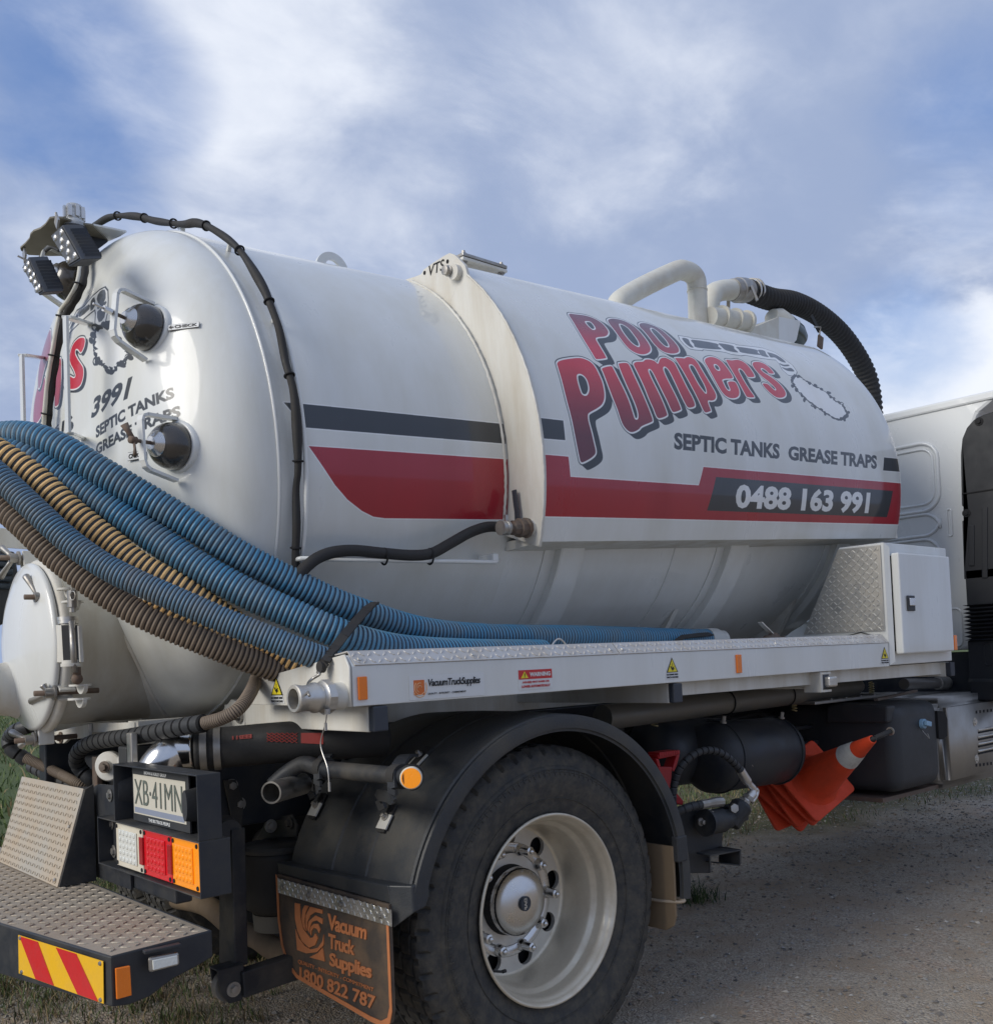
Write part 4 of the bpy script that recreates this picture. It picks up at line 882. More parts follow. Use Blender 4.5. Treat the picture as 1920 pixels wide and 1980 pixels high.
bm = B(); HC = (0, .16, HZ); revolve(bm, HC, (0, -1, 0), [(-.05, .108), (-.01, .110), (.0, .109), (.016, .103), (.030, .090), (.040, .070), (.046, .048), (.049, .026), (.050, 0)], 72); hc = mk('hub_cap', bm, chrome, wheel, smooth=True)
bm = B(); revolve(bm, (0, .36, HZ), (0, -1, 0), [(0, .115), (.15, .115), (.21, .107)], 48); mk('hub', bm, drk, wheel)
cap_ = at(*zw(447, 1203), 'y', .104); bm = B(); revolve(bm, cap_+Vector((0, .010, 0)), (.12, -1, .0), [(0, 0), (0, .0235), (.010, .0235), (.0105, .021), (.0095, .020), (.0095, 0)], 36); mk('hub_badge', bm, navy, wheel)
bq = cap_+Vector((-.002, -.0005, 0))
letters('badge_lettering', 'DAF', [bq+Vector((.006, 0, .018)), bq+Vector((.006, 0, -.018)), bq+Vector((-.006, 0, -.018)), bq+Vector((-.006, 0, .018))][::1], alu, wheel, bold=.05)
bm = B(); vp_ = [at(*zw(180, 1625), 'y', .12), at(*zw(300, 1632), 'y', .10)]; tube(bm, [vp_[0], vp_[1]], .004, 8); tube(bm, [vp_[1], vp_[1]+Vector((.012, 0, 0))], .006, 8); mk('valve_stem', bm, rubber, wheel)
# ================================================================= mudguard
mg = sub('mudguard', truck, (0, .28, 1.1))
RG = .612; CXg = .01
def arcp(t, y, r=RG): return Vector((CXg+r*math.sin(t), y, HZ+r*math.cos(t)))
A0, A1 = R_(-74), R_(97)
secs = [(-.052, -.052), (-.053, -.030), (-.050, -.028), (-.046, -.028), (-.040, -.006), (-.034, -.002), (.030, 0), (.050, .001), (.155, .004), (.160, -.001), (.168, -.001), (.173, .004), (.335, .004), (.340, -.001), (.348, -.001), (.353, .004), (.47, .001), (.60, -.004)]
bm = B(); rows = []; nT = 84
for i in range(nT+1):
    t = A0+(A1-A0)*i/nT; rows.append([bm.verts.new(arcp(t, y, RG+dr)) for y, dr in secs]+[bm.verts.new(arcp(t, y, RG+dr-.004)) for y, dr in secs[::-1]])
for A_1, B_1 in zip(rows, rows[1:]):
    n = len(A_1)
    for k in range(n): bm.faces.new((A_1[k], A_1[(k+1) % n], B_1[(k+1) % n], B_1[k]))
bm.faces.new(rows[0]); bm.faces.new(rows[-1][::-1])
mk('guard_shell', bm, guardm, mg, auto=22)
# outer lip
bm = B(); rows = []
for i in range(nT+1):
    t = A0+(A1-A0)*i/nT; rows.append([bm.verts.new(arcp(t, y, r)) for y, r in ((-.052, RG-.046), (-.060, RG-.046), (-.062, RG-.030), (-.060, RG-.006), (-.052, RG-.004))])
for A_1, B_1 in zip(rows, rows[1:]):
    for k in range(5): bm.faces.new((A_1[k], A_1[(k+1) % 5], B_1[(k+1) % 5], B_1[k]))
bm.faces.new(rows[0]); bm.faces.new(rows[-1][::-1]); mk('guard_lip', bm, guardm, mg, auto=50)
# lower rear panel: the guard's end
tb = A0; e1 = arcp(tb, 0, RG)
xg = -.600
q0 = [(xg, .0, .685), (xg, .62, .672), (xg-.004, .62, .640), (xg-.004, -.002, .640), (xg+.0, -.003, .575), (xg+.045, -.062, .625), (xg+.045, -.062, .66), (xg+.012, -.058, .685)]
bm = B()
hexa(bm, [(xg-.014, .004, .690), (xg-.014, .62, .676), (xg-.010, .62, .640), (xg-.010, .0, .640)], [(xg+.03, .004, .690), (xg+.03, .62, .676), (xg+.03, .62, .640), (xg+.03, .0, .640)])
hexa(bm, [(xg-.012, .006, .690), (xg+.02, -.058, .692), (xg+.02, -.060, .618), (xg-.006, .000, .572), (xg-.012, .006, .60)], [(xg+.02, .03, .690), (xg+.06, -.050, .692), (xg+.06, -.052, .64), (xg+.02, .02, .60), (xg+.02, .03, .62)])
hexa(bm, [(xg+.02, -.058, .692), (xg+.075, -.062, .70), (xg+.075, -.062, .655), (xg+.062, -.062, .628), (xg+.02, -.060, .618)], [(xg+.02, -.050, .692), (xg+.075, -.050, .70), (xg+.075, -.050, .655), (xg+.062, -.050, .628), (xg+.02, -.050, .618)])
mk('guard_foot', bm, guardm, mg, bevel=.004)
# mounting clips and arms
def tabm(px, py, par, x=None):
    for t in np.linspace(-1.3, -.2, 400):
        pass
def on_guard(px, py, r=RG+.004):
    d = ray(px, py); o = CAM-np.array([CXg, 0, HZ]); d2 = np.array([d[0], d[2]]); o2 = np.array([o[0], o[2]])
    A = d2@d2; B_ = 2*d2@o2; C_ = o2@o2-r*r; D_ = max(B_*B_-4*A*C_, 0); t = (-B_-math.sqrt(D_))/(2*A); return Vector(CAM+t*d)
def clip(px, py, par):
    p = on_guard(px, py); n = Vector((p.x-CXg, 0, p.z-HZ)).normalized(); u = Vector((0, 1, 0)); v = n.cross(u)
    e = sub('mounting_clip', par, tuple(p))
    bm = B(); slab(bm, [p+u*a*.017+v*b*.045+n*.001 for a, b in ((-1, -1), (1, -1), (1, 1), (-1, 1))], n*.006); mk('clip_pad', bm, rubber, e)
    bm = B(); slab(bm, [p+u*a*.018+v*b*.019+n*.0075+Vector((-.006, 0, -.012)) for a, b in ((-1.35, -1.2), (1.35, -1.2), (1.35, 1.2), (-1.35, 1.2))], n*.005); mk('clip_plate', bm, MATS.get('galvanised_clip') or pmat('galvanised_clip', (.62, .61, .57), .45, .25), e)
    bolt('clip_bolt', p+n*.012, n, .0075, .016, steel, e); return p, n
c1, _ = clip(*z4(345, 535), mg); c2, _ = clip(*z4(745, 605), mg); c3, _ = clip(*z4(535, 215), mg); c4, _ = clip(*z4(935, 255), mg)
arm_o = sub('guard_arm', truck, (-.7, .2, 1.0))
Ya = [at(*z4(860, 350), 'x', -.655), at(*z4(775, 345), 'x', -.665), at(*z4(430, 310), 'x', -.665), at(*z4(350, 305), 'x', -.665), at(*z4(255, 290), 'x', -.675), at(*z4(165, 340), 'x', -.70), at(*z4(80, 415), 'x', -.735)]
Ya = [Vector((-.655, Ya[0].y, 1.0)), Vector((-.655, Ya[1].y, 1.0)), Vector((-.66, Ya[2].y, 1.0)), Vector((-.66, Ya[3].y, 1.0)), Vector((-.67, Ya[4].y, Ya[4].z)), Ya[5], Ya[6]]
bm = B(); tube(bm, cr(Ya, 6), .024, 20); mk('arm_tube', bm, dblack, arm_o, smooth=True)
e_ = at(*z4(72, 455), 'x', -.80); e2_ = e_+Vector((.16, .10, .0)); d_ = (e_-e2_).normalized()
bm = B(); revolve(bm, e2_, d_, [(0, 0), (0, .032), ((e_-e2_).length, .032), ((e_-e2_).length, .027), (.02, .027), (.02, 0)], 28, mi=lambda i: 0); mk('pipe_end', bm, steel, arm_o, auto=40)
rp = at(*z4(866, 357), 'x', -.68)
bm = B(); revolve(bm, Vector((-.65, Ya[0].y, 1.0)), (0, -1, 0), [(-.01, .0), (-.01, .030), (.015, .034), (.015, 0)], 28); mk('arm_boss', bm, rubber, arm_o, auto=40)
ld = Vector((-.62, -.78, .0)).normalized(); lc = Vector((-.655, Ya[0].y-.012, 1.0))
bm = B(); revolve(bm, lc, ld, [(0, 0), (0, .029), (.014, .029), (.018, .026), (.0185, 0)], 32, mi=lambda i: 0 if i < 3 else 1); mk('round_side_lamp', bm, [lensw, amber], arm_o, auto=40)
for k, (c_, y_) in enumerate(((c1, Ya[3].y-.01), (c2, Ya[1].y-.01))):
    top = Vector((-.655, y_, 1.0)); e = (c3, c4)[k]
    bm = B(); tube(bm, [top+Vector((0, .016, 0)), top-Vector((0, .016, 0))], .033, 20); mk('arm_clamp', bm, rubber, arm_o, auto=40)
    bm = B(); m1 = top+Vector((-.012, 0, -.05)); m2 = c_+Vector((-.03, 0, .07)); 
    pts = resample(cr([top+Vector((-.022, 0, .015)), m1+Vector((-.012, 0, 0)), (m1+m2)/2, m2, c_+Vector((-.018, 0, .030))], 8), .015)
    for a, b in zip(pts, pts[1:]): bar(bm, a, b+(b-a)*.02, .034, .009, (1, 0, 0))
    mk('arm_strap', bm, plastic, arm_o, auto=60)
    bm = B(); pts = resample(cr([top+Vector((.0, 0, .03)), (top+e)/2+Vector((-.02, 0, .03)), ((top+e)/2).lerp(e, .5)+Vector((-.012, 0, .02))], 8), .02)
    for a, b in zip(pts, pts[1:]): bar(bm, a, b+(b-a)*.02, .034, .009, (0, 0, 1))
    mk('arm_strap', bm, plastic, arm_o)
# front end of the guard: clip and hanging flap
ff = sub('front_flap', truck, (.56, .2, .5))
bm = B(); box(bm, (.548, -.066, .565), (.602, -.036, .655)); mk('flap_clamp', bm, plastic, ff, bevel=.006)
bm = B(); pts = [(-.045, .62), (.50, .62), (.50, .35), (.46, .33), (.0, .325), (-.035, .345), (-.047, .38)]
slab(bm, [(.545+(.62-z)*-.02, y, z) for y, z in pts], (.010, 0, 0)); mk('flap_sheet', bm, tan, ff, bevel=.002)
bm = B(); tube(bm, cr([(.52, .3, .43), (.535, .06, .425), (.54, -.02, .428), (.555, -.062, .430), (.575, -.06, .432), (.57, -.03, .436), (.55, -.01, .44)], 6), .0055, 8); mk('flap_rope', bm, ropem, ff, smooth=True)
# ---- printed mud flap
mf = sub('mud_flap', truck, (xg, .3, .45)); XM = xg-.018
bm = B()
pts = [(-.002, .640), (-.002, .36), (-.008+.02, .325), (.045, .305), (.47, .315), (.555, .34), (.60, .40), (.617, .47), (.62, .640)]
pts = [(.618, .640), (.616, .50), (.600, .42), (.566, .362), (.51, .335), (.10, .300), (.045, .300), (.012, .318), (.0, .352), (.0, .640)]
slab(bm, [(XM, y, z) for y, z in pts], (.010, 0, 0)); mk('flap_sheet', bm, flapb, mf, bevel=.0015)
ed = [Vector((XM-.0015, y, z)) for y, z in pts[:-1]]+[Vector((XM-.0015, .0, .63))]
cyy = .31; czz = .47
inner = [Vector((XM-.0015, cyy+(p.y-cyy)*.965, czz+(p.z-czz)*.915)) for p in ed]
bm = B()
for a, b, c, d in zip(ed, ed[1:], inner[1:], inner): slab(bm, [a, b, c, d], (-.0022, 0, 0))
mk('flap_border', bm, flapo, mf)
s0 = (at(*z4(115, 945), 'x', XM-.003), at(*z4(765, 1130), 'x', XM-.003), at(*z4(762, 1220), 'x', XM-.003), at(*z4(118, 1030), 'x', XM-.003))
st = [(XM-.004, s0[0].y, (s0[0].z+s0[1].z)/2), (XM-.004, s0[1].y, (s0[0].z+s0[1].z)/2), (XM-.004, s0[1].y, (s0[2].z+s0[3].z)/2), (XM-.004, s0[0].y, (s0[2].z+s0[3].z)/2)]
bm = B(); slab(bm, st, (-.003, 0, 0)); mk('flap_strip', bm, alu, mf)
wS = st[0][1]-st[1][1]; bm = B(); treads(bm, (XM-.007, st[0][1], st[2][2]), (0, -1, 0), (0, 0, 1), lambda a, b: .006 < a < wS-.006 and .003 < b < st[0][2]-st[2][2]-.003, .0165, .02, .005, .002, urange=(0, wS), vrange=(0, .05)); tag(mk('tread_pattern', bm, alu, mf), kind='stuff')
for f in (.05, .31, .60, .92): bolt('strip_bolt', (XM-.007, st[0][1]-wS*f, (st[0][2]+st[2][2])/2), (-1, 0, 0), .007, .008, steel, mf)
def mfq(a, b, c, d): return [at(*z4(*p), 'x', XM-.0005) for p in (a, b, c, d)]
letters('flap_lettering', 'Vacuum', mfq((402, 1240), (622, 1300), (628, 1215), (402, 1148)), flapo, mf, bold=.03, depth=.003, space=.9)
letters('flap_lettering', 'Truck', mfq((406, 1348), (555, 1390), (558, 1310), (406, 1262)), flapo, mf, bold=.03, depth=.003, space=.9)
letters('flap_lettering', 'Supplies', mfq((412, 1470), (654, 1548), (654, 1440), (412, 1372)), flapo, mf, bold=.03, depth=.003, space=.9)
letters('flap_lettering', 'QUALITY - INTEGRITY - COMMITMENT', mfq((230, 1438), (662, 1602), (664, 1577), (230, 1412)), flapo, mf, bold=.0, depth=.002)
letters('flap_lettering', '1800 822 787', mfq((240, 1530), (672, 1705), (676, 1625), (240, 1455)), flapo, mf, bold=.02, depth=.003)
# swirl emblem: three ribbons winding in
bm = B(); em = lambda x, y: at(*z4(x, y), 'x', XM-.0005)
for poly in ([(212, 1088), (240, 1094), (244, 1170), (262, 1240), (300, 1290), (318, 1285), (330, 1262), (345, 1290), (330, 1330), (295, 1345), (255, 1310), (228, 1250), (214, 1180)],
             [(268, 1102), (290, 1106), (272, 1150), (268, 1200), (276, 1250), (262, 1225), (252, 1180), (256, 1130)],
             [(300, 1110), (370, 1128), (370, 1150), (330, 1140), (300, 1160), (284, 1200), (284, 1250), (276, 1220), (276, 1160)],
             [(330, 1160), (372, 1180), (370, 1210), (340, 1188), (312, 1196), (298, 1230), (296, 1262), (288, 1240), (292, 1195)],
             [(345, 1208), (358, 1240), (352, 1262), (338, 1235), (322, 1230), (308, 1250), (306, 1275), (300, 1262), (302, 1228), (322, 1208)],
             [(216, 1240), (235, 1290), (268, 1335), (305, 1355), (345, 1345), (370, 1310), (378, 1270), (378, 1330), (340, 1370), (280, 1378), (226, 1358)],
             [(345, 1376), (372, 1345), (384, 1424), (296, 1400)]):
    pv = [em(*p) for p in poly]; f = bm.faces.new([bm.verts.new(p) for p in pv]); 
    r_ = bmesh.ops.extrude_face_region(bm, geom=[f]); [setattr(v, 'co', v.co-Vector((.003, 0, 0))) for v in r_['geom'] if isinstance(v, bmesh.types.BMVert)]
bmesh.ops.triangulate(bm, faces=bm.faces[:]); mk('flap_emblem', bm, flapo, mf)
def phit(px, py, p0, n):
    d = Vector(ray(px, py)); c = Vector(CAM); n = Vector(n); return c+d*((Vector(p0)-c).dot(n)/d.dot(n))
def dnorm(u, v): 
    a = dpt(u+.01, v)-dpt(u-.01, v); b = dpt(u, v+.01)-dpt(u, v-.01); n = a.cross(b).normalized(); return n if n.x < 0 else -n
# ================================================================= fittings on the rear dish
def sightglass(bpx, cpx, wing, label=None):
    u, v = dhit(*bpx); c = dpt(u, v); n = dnorm(u, v); n = (n+Vector((-.35, 0, 0))).normalized(); e = sub('sight_glass', truck, tuple(c))
    bm = B(); revolve(bm, c-n*.03, n, [(0, .079), (.026, .079), (.032, .074), (.034, .067), (.028, .065)], 48); mk('glass_socket', bm, white, e, smooth=True)
    bm = B(); revolve(bm, c+n*.008, n, [(0, .069), (.015, .069), (.030, .066), (.045, .059), (.056, .050), (.064, .039), (.067, .030)], 40); mk('glass_bowl', bm, glass, e, smooth=True)
    bm = B(); revolve(bm, c+n*.072, n, [(-.004, .034), (.002, .038), (.008, .036), (.018, .022), (.022, .019), (.023, 0)], 32); mk('end_cap', bm, chrome, e, auto=40)
    bm = B(); cyl(bm, c+n*.09, c+n*.155, .0055, 10); mk('stem', bm, rusty, e, smooth=True)
    up = (Vector((0, 0, 1))-n*n.z).normalized(); F_ = [c+up*.082+n*.0, c+up*.080+n*.125, c-up*.074+n*.125, c-up*.100+n*.01]
    P = []
    for i, p in enumerate(F_):
        if 0 < i < 3:
            a = (F_[i-1]-p).normalized(); b = (F_[i+1]-p).normalized(); P += [p+a*.022, p+(a+b)*.006, p+b*.022]
        else: P.append(p)
    bm = B(); side = n.cross(up)
    for a, b in zip(P, P[1:]): bar(bm, a-(b-a)*.02, b+(b-a)*.02, .022, .009, side.cross(b-a))
    mk('guard_frame', bm, white, e, auto=60)
    if wing:
        w = c+n*.145; bm = B(); cyl(bm, w, w+n*.02, .011, 12)
        for s_ in (1, -1): tube(bm, [w+n*.008, w+(up*s_*.028+n*.016+side*s_*.012), w+(up*s_*.046+n*.022+side*s_*.018)], [.007, .008, .012], 8, flat=.5)
        mk('wing_nut', bm, rusty, e, smooth=True)
    else:
        w = c+n*.145; bm = B(); cyl(bm, w-n*.01, w+n*.016, .010, 6); cyl(bm, w, w+n*.05, .0035, 8); mk('lock_nut', bm, chrome, e, smooth=False)
sightglass((291, 637), 0, False); sightglass((341, 864), 0, True); sightglass((147, 549), 0, False)
def checklabel(px, q, s, arrow):
    P = []
    for a in q:
        u, v = dhit(*a); P.append(dpt(u, v, .006))
    n = (P[1]-P[0]).cross(P[3]-P[0]).normalized(); n = n if n.dot(Vector(CAM)-P[0]) > 0 else -n
    f = lambda x, y, d: Vector(quadmap([tuple(a) for a in P], np.array([[x, y]]))[0])+n*d
    bm = B(); slab(bm, [f(-.015, -.06, .001), f(1.015, -.06, .001), f(1.015, 1.06, .001), f(-.015, 1.06, .001)], n*.0004); o = mk('check_label', bm, inkb, dish)
    bm = B(); slab(bm, [f(0, 0, .0018), f(1, 0, .0018), f(1, 1, .0018), f(0, 1, .0018)], n*.0004); mk('label_field', bm, inkw, o)
    x0 = .22 if arrow else .06; letters('label_print', s, [f(x0, .2, .002), f(.95, .2, .002), f(.95, .82, .002), f(x0, .82, .002)], inkb, o, bold=.04)
    if arrow: 
        bm = B(); slab(bm, [f(*p, .0026) for p in ((.03, .5), (.12, .9), (.12, .62), (.19, .62), (.19, .38), (.12, .38), (.12, .1))], n*.0003); mk('label_arrow', bm, inkb, o)
checklabel(0, [zA(982, 772), zA(1155, 750), zA(1160, 724), zA(978, 742)], 'CHECK', True)
checklabel(0, [(252.5, 891), (284, 885), (284, 871), (252.5, 876)], 'CHECK', False)
# grab handles
def handle(top, bot, atop, abot):
    A_1 = dpt(*dhit(*atop)); B_1 = dpt(*dhit(*abot)); x = min(A_1.x, B_1.x)-.10; a = at(*top, 'x', x); b = at(*bot, 'x', x)
    e = sub('grab_handle', truck, tuple(b)); bm = B(); r = Vector((1, 0, 0))
    bar(bm, a, b, .030, .010, r); mk('handle_bar', bm, white, e, bevel=.002)
    for p, q in ((a, A_1), (b, B_1)):
        bm = B(); bar(bm, p+(q-p).normalized()*.006, q, .030, .010, (0, 0, 1)); mk('handle_leg', bm, white, e, bevel=.002)
handle((127, 612), (132, 838), (172, 626), (158, 848)); handle((42, 686), (46, 850), (84, 692), (80, 858))
# conduit and its support rod
ZD = lambda x, y: (40+.19385*x, 520+.19385*y)
def offd(px, py, o=.045):
    d = ray(px, py); oo = CAM-np.array([0, TY, TZ]); Y = np.array([0, 1., 0])
    for k in range(1, 3000):
        t = k*.002+.4; p = oo+t*d; r = math.hypot(p@Y, p@UP)/(R1+o)
        if r < 1 and p@AX > XR-(DD+o)*(1-r**DN)**(1/DN): return Vector(CAM+t*d)
    return at(px, py, 'x', -1.)
cd_ = sub('conduit', truck, (-1, 1.2, 2.4))
rod_px = [ZD(*p) for p in ((600, -130), (590, 0), (560, 150), (480, 300), (408, 400), (385, 470), (365, 560), (310, 860), (265, 1150), (238, 1440), (228, 1600), (220, 1800))]
rod = [offd(*p) for p in rod_px]; mk('support_rod', tube(B(), cr(rod, 8), .0075, 12), pipew, cd_, smooth=True)
blk = [offd(*ZD(*p), .03) for p in ((650, -160), (640, 0), (615, 150), (545, 300), (470, 420), (420, 540), (355, 860), (310, 1150), (278, 1440), (268, 1600), (260, 1800))]
mk('dish_cable', tube(B(), cr(blk, 8), lambda i: .0125+.0012*math.sin(i*.9), 14), rubber, cd_, smooth=True)
for i in (2, 5, 7, 9):
    a = rod[i]; bm = B(); c = (a+offd(rod_px[i][0]+8, rod_px[i][1]+2, .03))/2; u, v = frame_of(rod[i+1]-rod[i-1]); tube(bm, [c+u*math.cos(t)*.016+v*math.sin(t)*.021 for t in np.linspace(0, 6.28, 20)[:-1]], .003, 6, closed=True); mk('cable_tie', bm, drk, cd_, smooth=True)
RX = XR+.045
def ringp(px, py): 
    d = Vector(ray(px, py)); o = Vector(np.array([0, TY, TZ])+AX*RX); n = Vector(AX); c = Vector(CAM); return c+d*((o-c).dot(n)/d.dot(n))
rp_ = [zA(545, 165), zA(640, 115), zA(780, 112), zA(900, 140), zA(1050, 158), zA(1130, 150), zA(1230, 190), zA(1370, 300), zA(1500, 500), zA(1560, 640), zA(1605, 770), zA(1640, 950), zA(1682, 1100), zA(1700, 1250), zA(1712, 1545), zB(1700, 200), zB(1703, 400), zB(1698, 560), zB(1700, 680), zB(1705, 800)]
ring = [ringp(*p) for p in rp_]; rr_ = resample(cr(ring, 6), .02)
mk('ring_cable', tube(B(), rr_, lambda i: .0125+.0028*math.sin(i*.37)*math.sin(i*.11), 14), rubber, cd_, smooth=True)
rod2 = [tp(RX+.026, p, R1+.036) for p in range(-34, 82, 4)]; mk('ring_rod', tube(B(), rod2, .0075, 10), white, cd_, smooth=True)
for i in range(12, len(rr_)-4, 13):
    c = rr_[i]; u, v = frame_of(rr_[i+1]-rr_[i-1]); bm = B(); tube(bm, [c+u*math.cos(t)*.0148+v*math.sin(t)*.0148 for t in np.linspace(0, 6.28, 18)[:-1]], .0032, 6, closed=True); mk('cable_tie', bm, drk, cd_, smooth=True)
for p in (0, 26, 52, 76): bm = B(); a = tp(RX+.026, p, R1+.036); bar(bm, a, tp(RX+.026, p, R1), .012, .012, (1, 0, 0)); mk('rod_standoff', bm, white, cd_)
# drain hose and horizontal rod on the rear section
dr = sub('water_hose', truck, (-.2, .3, 1.65)); yv = .37
hp = [(z7(75, 400)), z7(130, 340), z7(190, 295), z7(270, 268), z7(370, 262), z7(505, 275), z7(640, 285), z7(735, 275), z7(830, 225), z7(920, 175), z7(1000, 148), z7(1070, 147)]
hp = [at(*p, 'y', yv-.03) for p in hp]; mk('hose', tube(B(), cr(hp, 8), .0185, 16), rubber, dr, smooth=True)
for p in (z7(507, 290), z7(728, 290)):
    c = at(*p, 'y', yv-.03); bm = B(); tube(bm, [c+Vector((0, math.cos(t)*.020, math.sin(t)*.026)) for t in np.linspace(0, 6.28, 18)[:-1]], .0035, 6, closed=True); mk('cable_tie', bm, drk, dr, smooth=True)
ra, rb = at(*z7(105, 300), 'y', yv-.02), at(*z7(1045, 318), 'y', yv-.03)
bm = B(); tube(bm, [ra+Vector((0, .04, 0)), ra, rb, rb+Vector((.012, .0, .006)), rb+Vector((.012, .04, .012))], .0075, 10); mk('hose_rod', bm, white, dr, smooth=True)
bm = B(); box(bm, (rb.x-.012, rb.y-.005, rb.z+.005), (rb.x+.012, rb.y+.08, rb.z+.03)); mk('rod_lug', bm, white, dr, bevel=.003)
vc = apl(*z7(1225, 152)); vx = -Vector(AX)
bm = B(); revolve(bm, vc, vx, [(0, .055), (.004, .052), (.010, .034), (.012, .030), (.03, .030), (.03, 0)], 28); mk('valve_boss', bm, cream, dr, smooth=True)
bm = B(); revolve(bm, vc+vx*.028, vx, [(0, 0), (0, .036), (.012, .036), (.014, .030), (.028, .030), (.030, .034), (.042, .034), (.044, .026), (.07, .026), (.075, .018), (.11, .018), (.11, 0)], 10); mk('ball_valve', bm, rusty, dr, auto=30)
bm = B(); p0_ = vc+vx*.07; revolve(bm, p0_+vx*.05, vx, [(0, .0), (0, .026), (.012, .026), (.013, .024), (.022, .024), (.023, .026), (.034, .026), (.034, 0)], 20); bar(bm, p0_+vx*.055+Vector((0, 0, .02)), p0_+vx*.055+Vector((0, 0, .045)), .01, .012, (1, 0, 0)); mk('hose_clamp', bm, steel, dr, auto=40)
lp = [z7(1180, 118), z7(1178, 70), z7(1172, 30), z7(1168, -8), z7(1165, -30)]; lp = [apl(*p)+vx*.03 for p in lp]
bm = B()
for a, b in zip(lp, lp[1:]): bar(bm, a-(b-a)*.03, b+(b-a)*.03, .022, .006, (1, 0, 0))
mk('valve_handle', bm, navy, dr, bevel=.002)
# ---- hood with the lamps
hd = sub('lamp_hood', truck, (-1., 1.22, 2.8))
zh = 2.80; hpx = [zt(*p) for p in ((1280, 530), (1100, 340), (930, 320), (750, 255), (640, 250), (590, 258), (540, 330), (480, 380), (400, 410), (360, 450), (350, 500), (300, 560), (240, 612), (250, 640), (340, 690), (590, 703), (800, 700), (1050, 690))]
bm = B(); slab(bm, [at(*p, 'z', zh) for p in hpx], (0, 0, .006)); bmesh.ops.triangulate(bm, faces=[f for f in bm.faces if len(f.verts) > 4]); mk('hood_plate', bm, pmat('shade_toned_grimy_hood', (.20, .185, .145), .6, dirt=(.10, .09, .07), damt=.5), hd)  # underside shade of the cream hood put into this dark brown, besides grime
g = [at(*zt(1280, 530), 'z', zh), at(*zt(1100, 340), 'z', zh), at(*zt(1040, 400), 'z', zh-.004), at(*zt(1050, 690), 'z', zh-.04)]
bm = B(); slab(bm, [at(*zt(1275, 535), 'y', 1.13), at(*zt(1095, 345), 'y', 1.13), at(*zt(1060, 400), 'y', 1.13), at(*zt(1055, 700), 'y', 1.13)], (0, .005, 0)); mk('hood_gusset', bm, black, hd)
bm = B(); slab(bm, [at(*zt(1285, 528), 'z', zh+.01), at(*zt(1105, 338), 'z', zh+.01), at(*zt(1500, 420), 'z', zh+.03), at(*zt(1420, 470), 'z', zh+.02)], (0, 0, .006)); mk('hood_brace', bm, white, hd)
def lamp(q, depth, xpl, rows_, cols_):
    Q = [at(*zt(*p), 'x', xpl) for p in q]; e = sub('work_lamp', truck, tuple(sum(Q, Vector())/4)); n = Vector((-1, 0, 0)); dv = Vector(depth)
    bm = B(); slab(bm, Q, dv); mk('lamp_housing', bm, black, e, bevel=.003)
    f = lambda x, y, d: Vector(quadmap([tuple(a) for a in Q], np.array([[x, y]]))[0])+n*d
    bm = B(); slab(bm, [f(.07, .05, .001), f(.93, .05, .001), f(.93, .95, .001), f(.07, .95, .001)], n*.002); mk('lamp_lens', bm, MATS.get('lamp_reflector') or pmat('lamp_reflector', (.10, .095, .08), .35, .3), e)
    for i in range(rows_):
        for j in range(cols_):
            if (i+j) % 2 == 1 and cols_ > 2: continue
            bm = B(); c = f((j+.5)/cols_*.8+.1, (i+.5)/rows_*.86+.07, .003); revolve(bm, c, n, [(0, .011), (.003, .009), (.002, .005), (.004, .003), (.004, 0)], 12); mk('lamp_diode', bm, chrome, e, smooth=True)
    bm = B()
    for k in range(9): 
        a = f(1.0, .1+.09*k, 0)+dv*.25; bar(bm, a, a+dv*.8, .004, .012, (0, 0, 1))
    mk('cooling_fins', bm, black, e); return Q
lamp([(820, 832), (970, 742), (738, 332), (598, 462)], (.055, -.012, .012), -1.16, 5, 3)
lamp([(462, 1168), (520, 1130), (335, 712), (262, 832)], (.055, -.012, .012), -1.20, 5, 3)
for a, b in (((690, 330), (660, 250)), ((300, 740), (280, 630))):
    bm = B(); p, q_ = at(*zt(*a), 'x', -1.13), at(*zt(*b), 'x', -1.10); bar(bm, p, q_, .03, .006, (1, 0, 0)); mk('lamp_stay', bm, steel, hd)
bm = B(); c = at(*zt(665, 215), 'x', -1.10); cyl(bm, c-Vector((0, 0, .01)), c+Vector((0, 0, .008)), .004, 10); mk('hood_bolt', bm, steel, hd)
bm = B(); tube(bm, cr([at(*zt(*p), 'x', -1.08) for p in ((440, 760), (500, 690), (560, 630), (620, 600), (700, 640))], 6), .005, 8); mk('lamp_lead', bm, rubber, hd, smooth=True)
bc = at(*zt(845, 300), 'z', zh+.01); bcn = sub('beacon', truck, tuple(bc))
bm = B(); revolve(bm, bc+Vector((.01, 0, -.02)), (0, 0, 1), [(0, .034), (.02, .034), (.028, .030), (.028, .032)]+[x for k in range(4) for x in ((.030+.011*k, .029), (.038+.011*k, .026))]+[(.078, .024), (.080, 0)], 20); mk('beacon_lens', bm, pmat('clear_beacon', (.75, .78, .80), .12, trans=.5), bcn, smooth=True)
for k in range(8):
    t = k*math.pi/4; bm = B(); c = bc+Vector((.01+.029*math.cos(t), .029*math.sin(t), .012)); box(bm, (c.x-.006, c.y-.006, c.z), (c.x+.006, c.y+.006, c.z+.038)); mk('beacon_prism', bm, chrome, bcn)
bm = B(); cyl(bm, bc+Vector((.01, 0, -.03)), bc+Vector((.01, 0, -.018)), .040, 24); mk('beacon_base', bm, black, bcn)
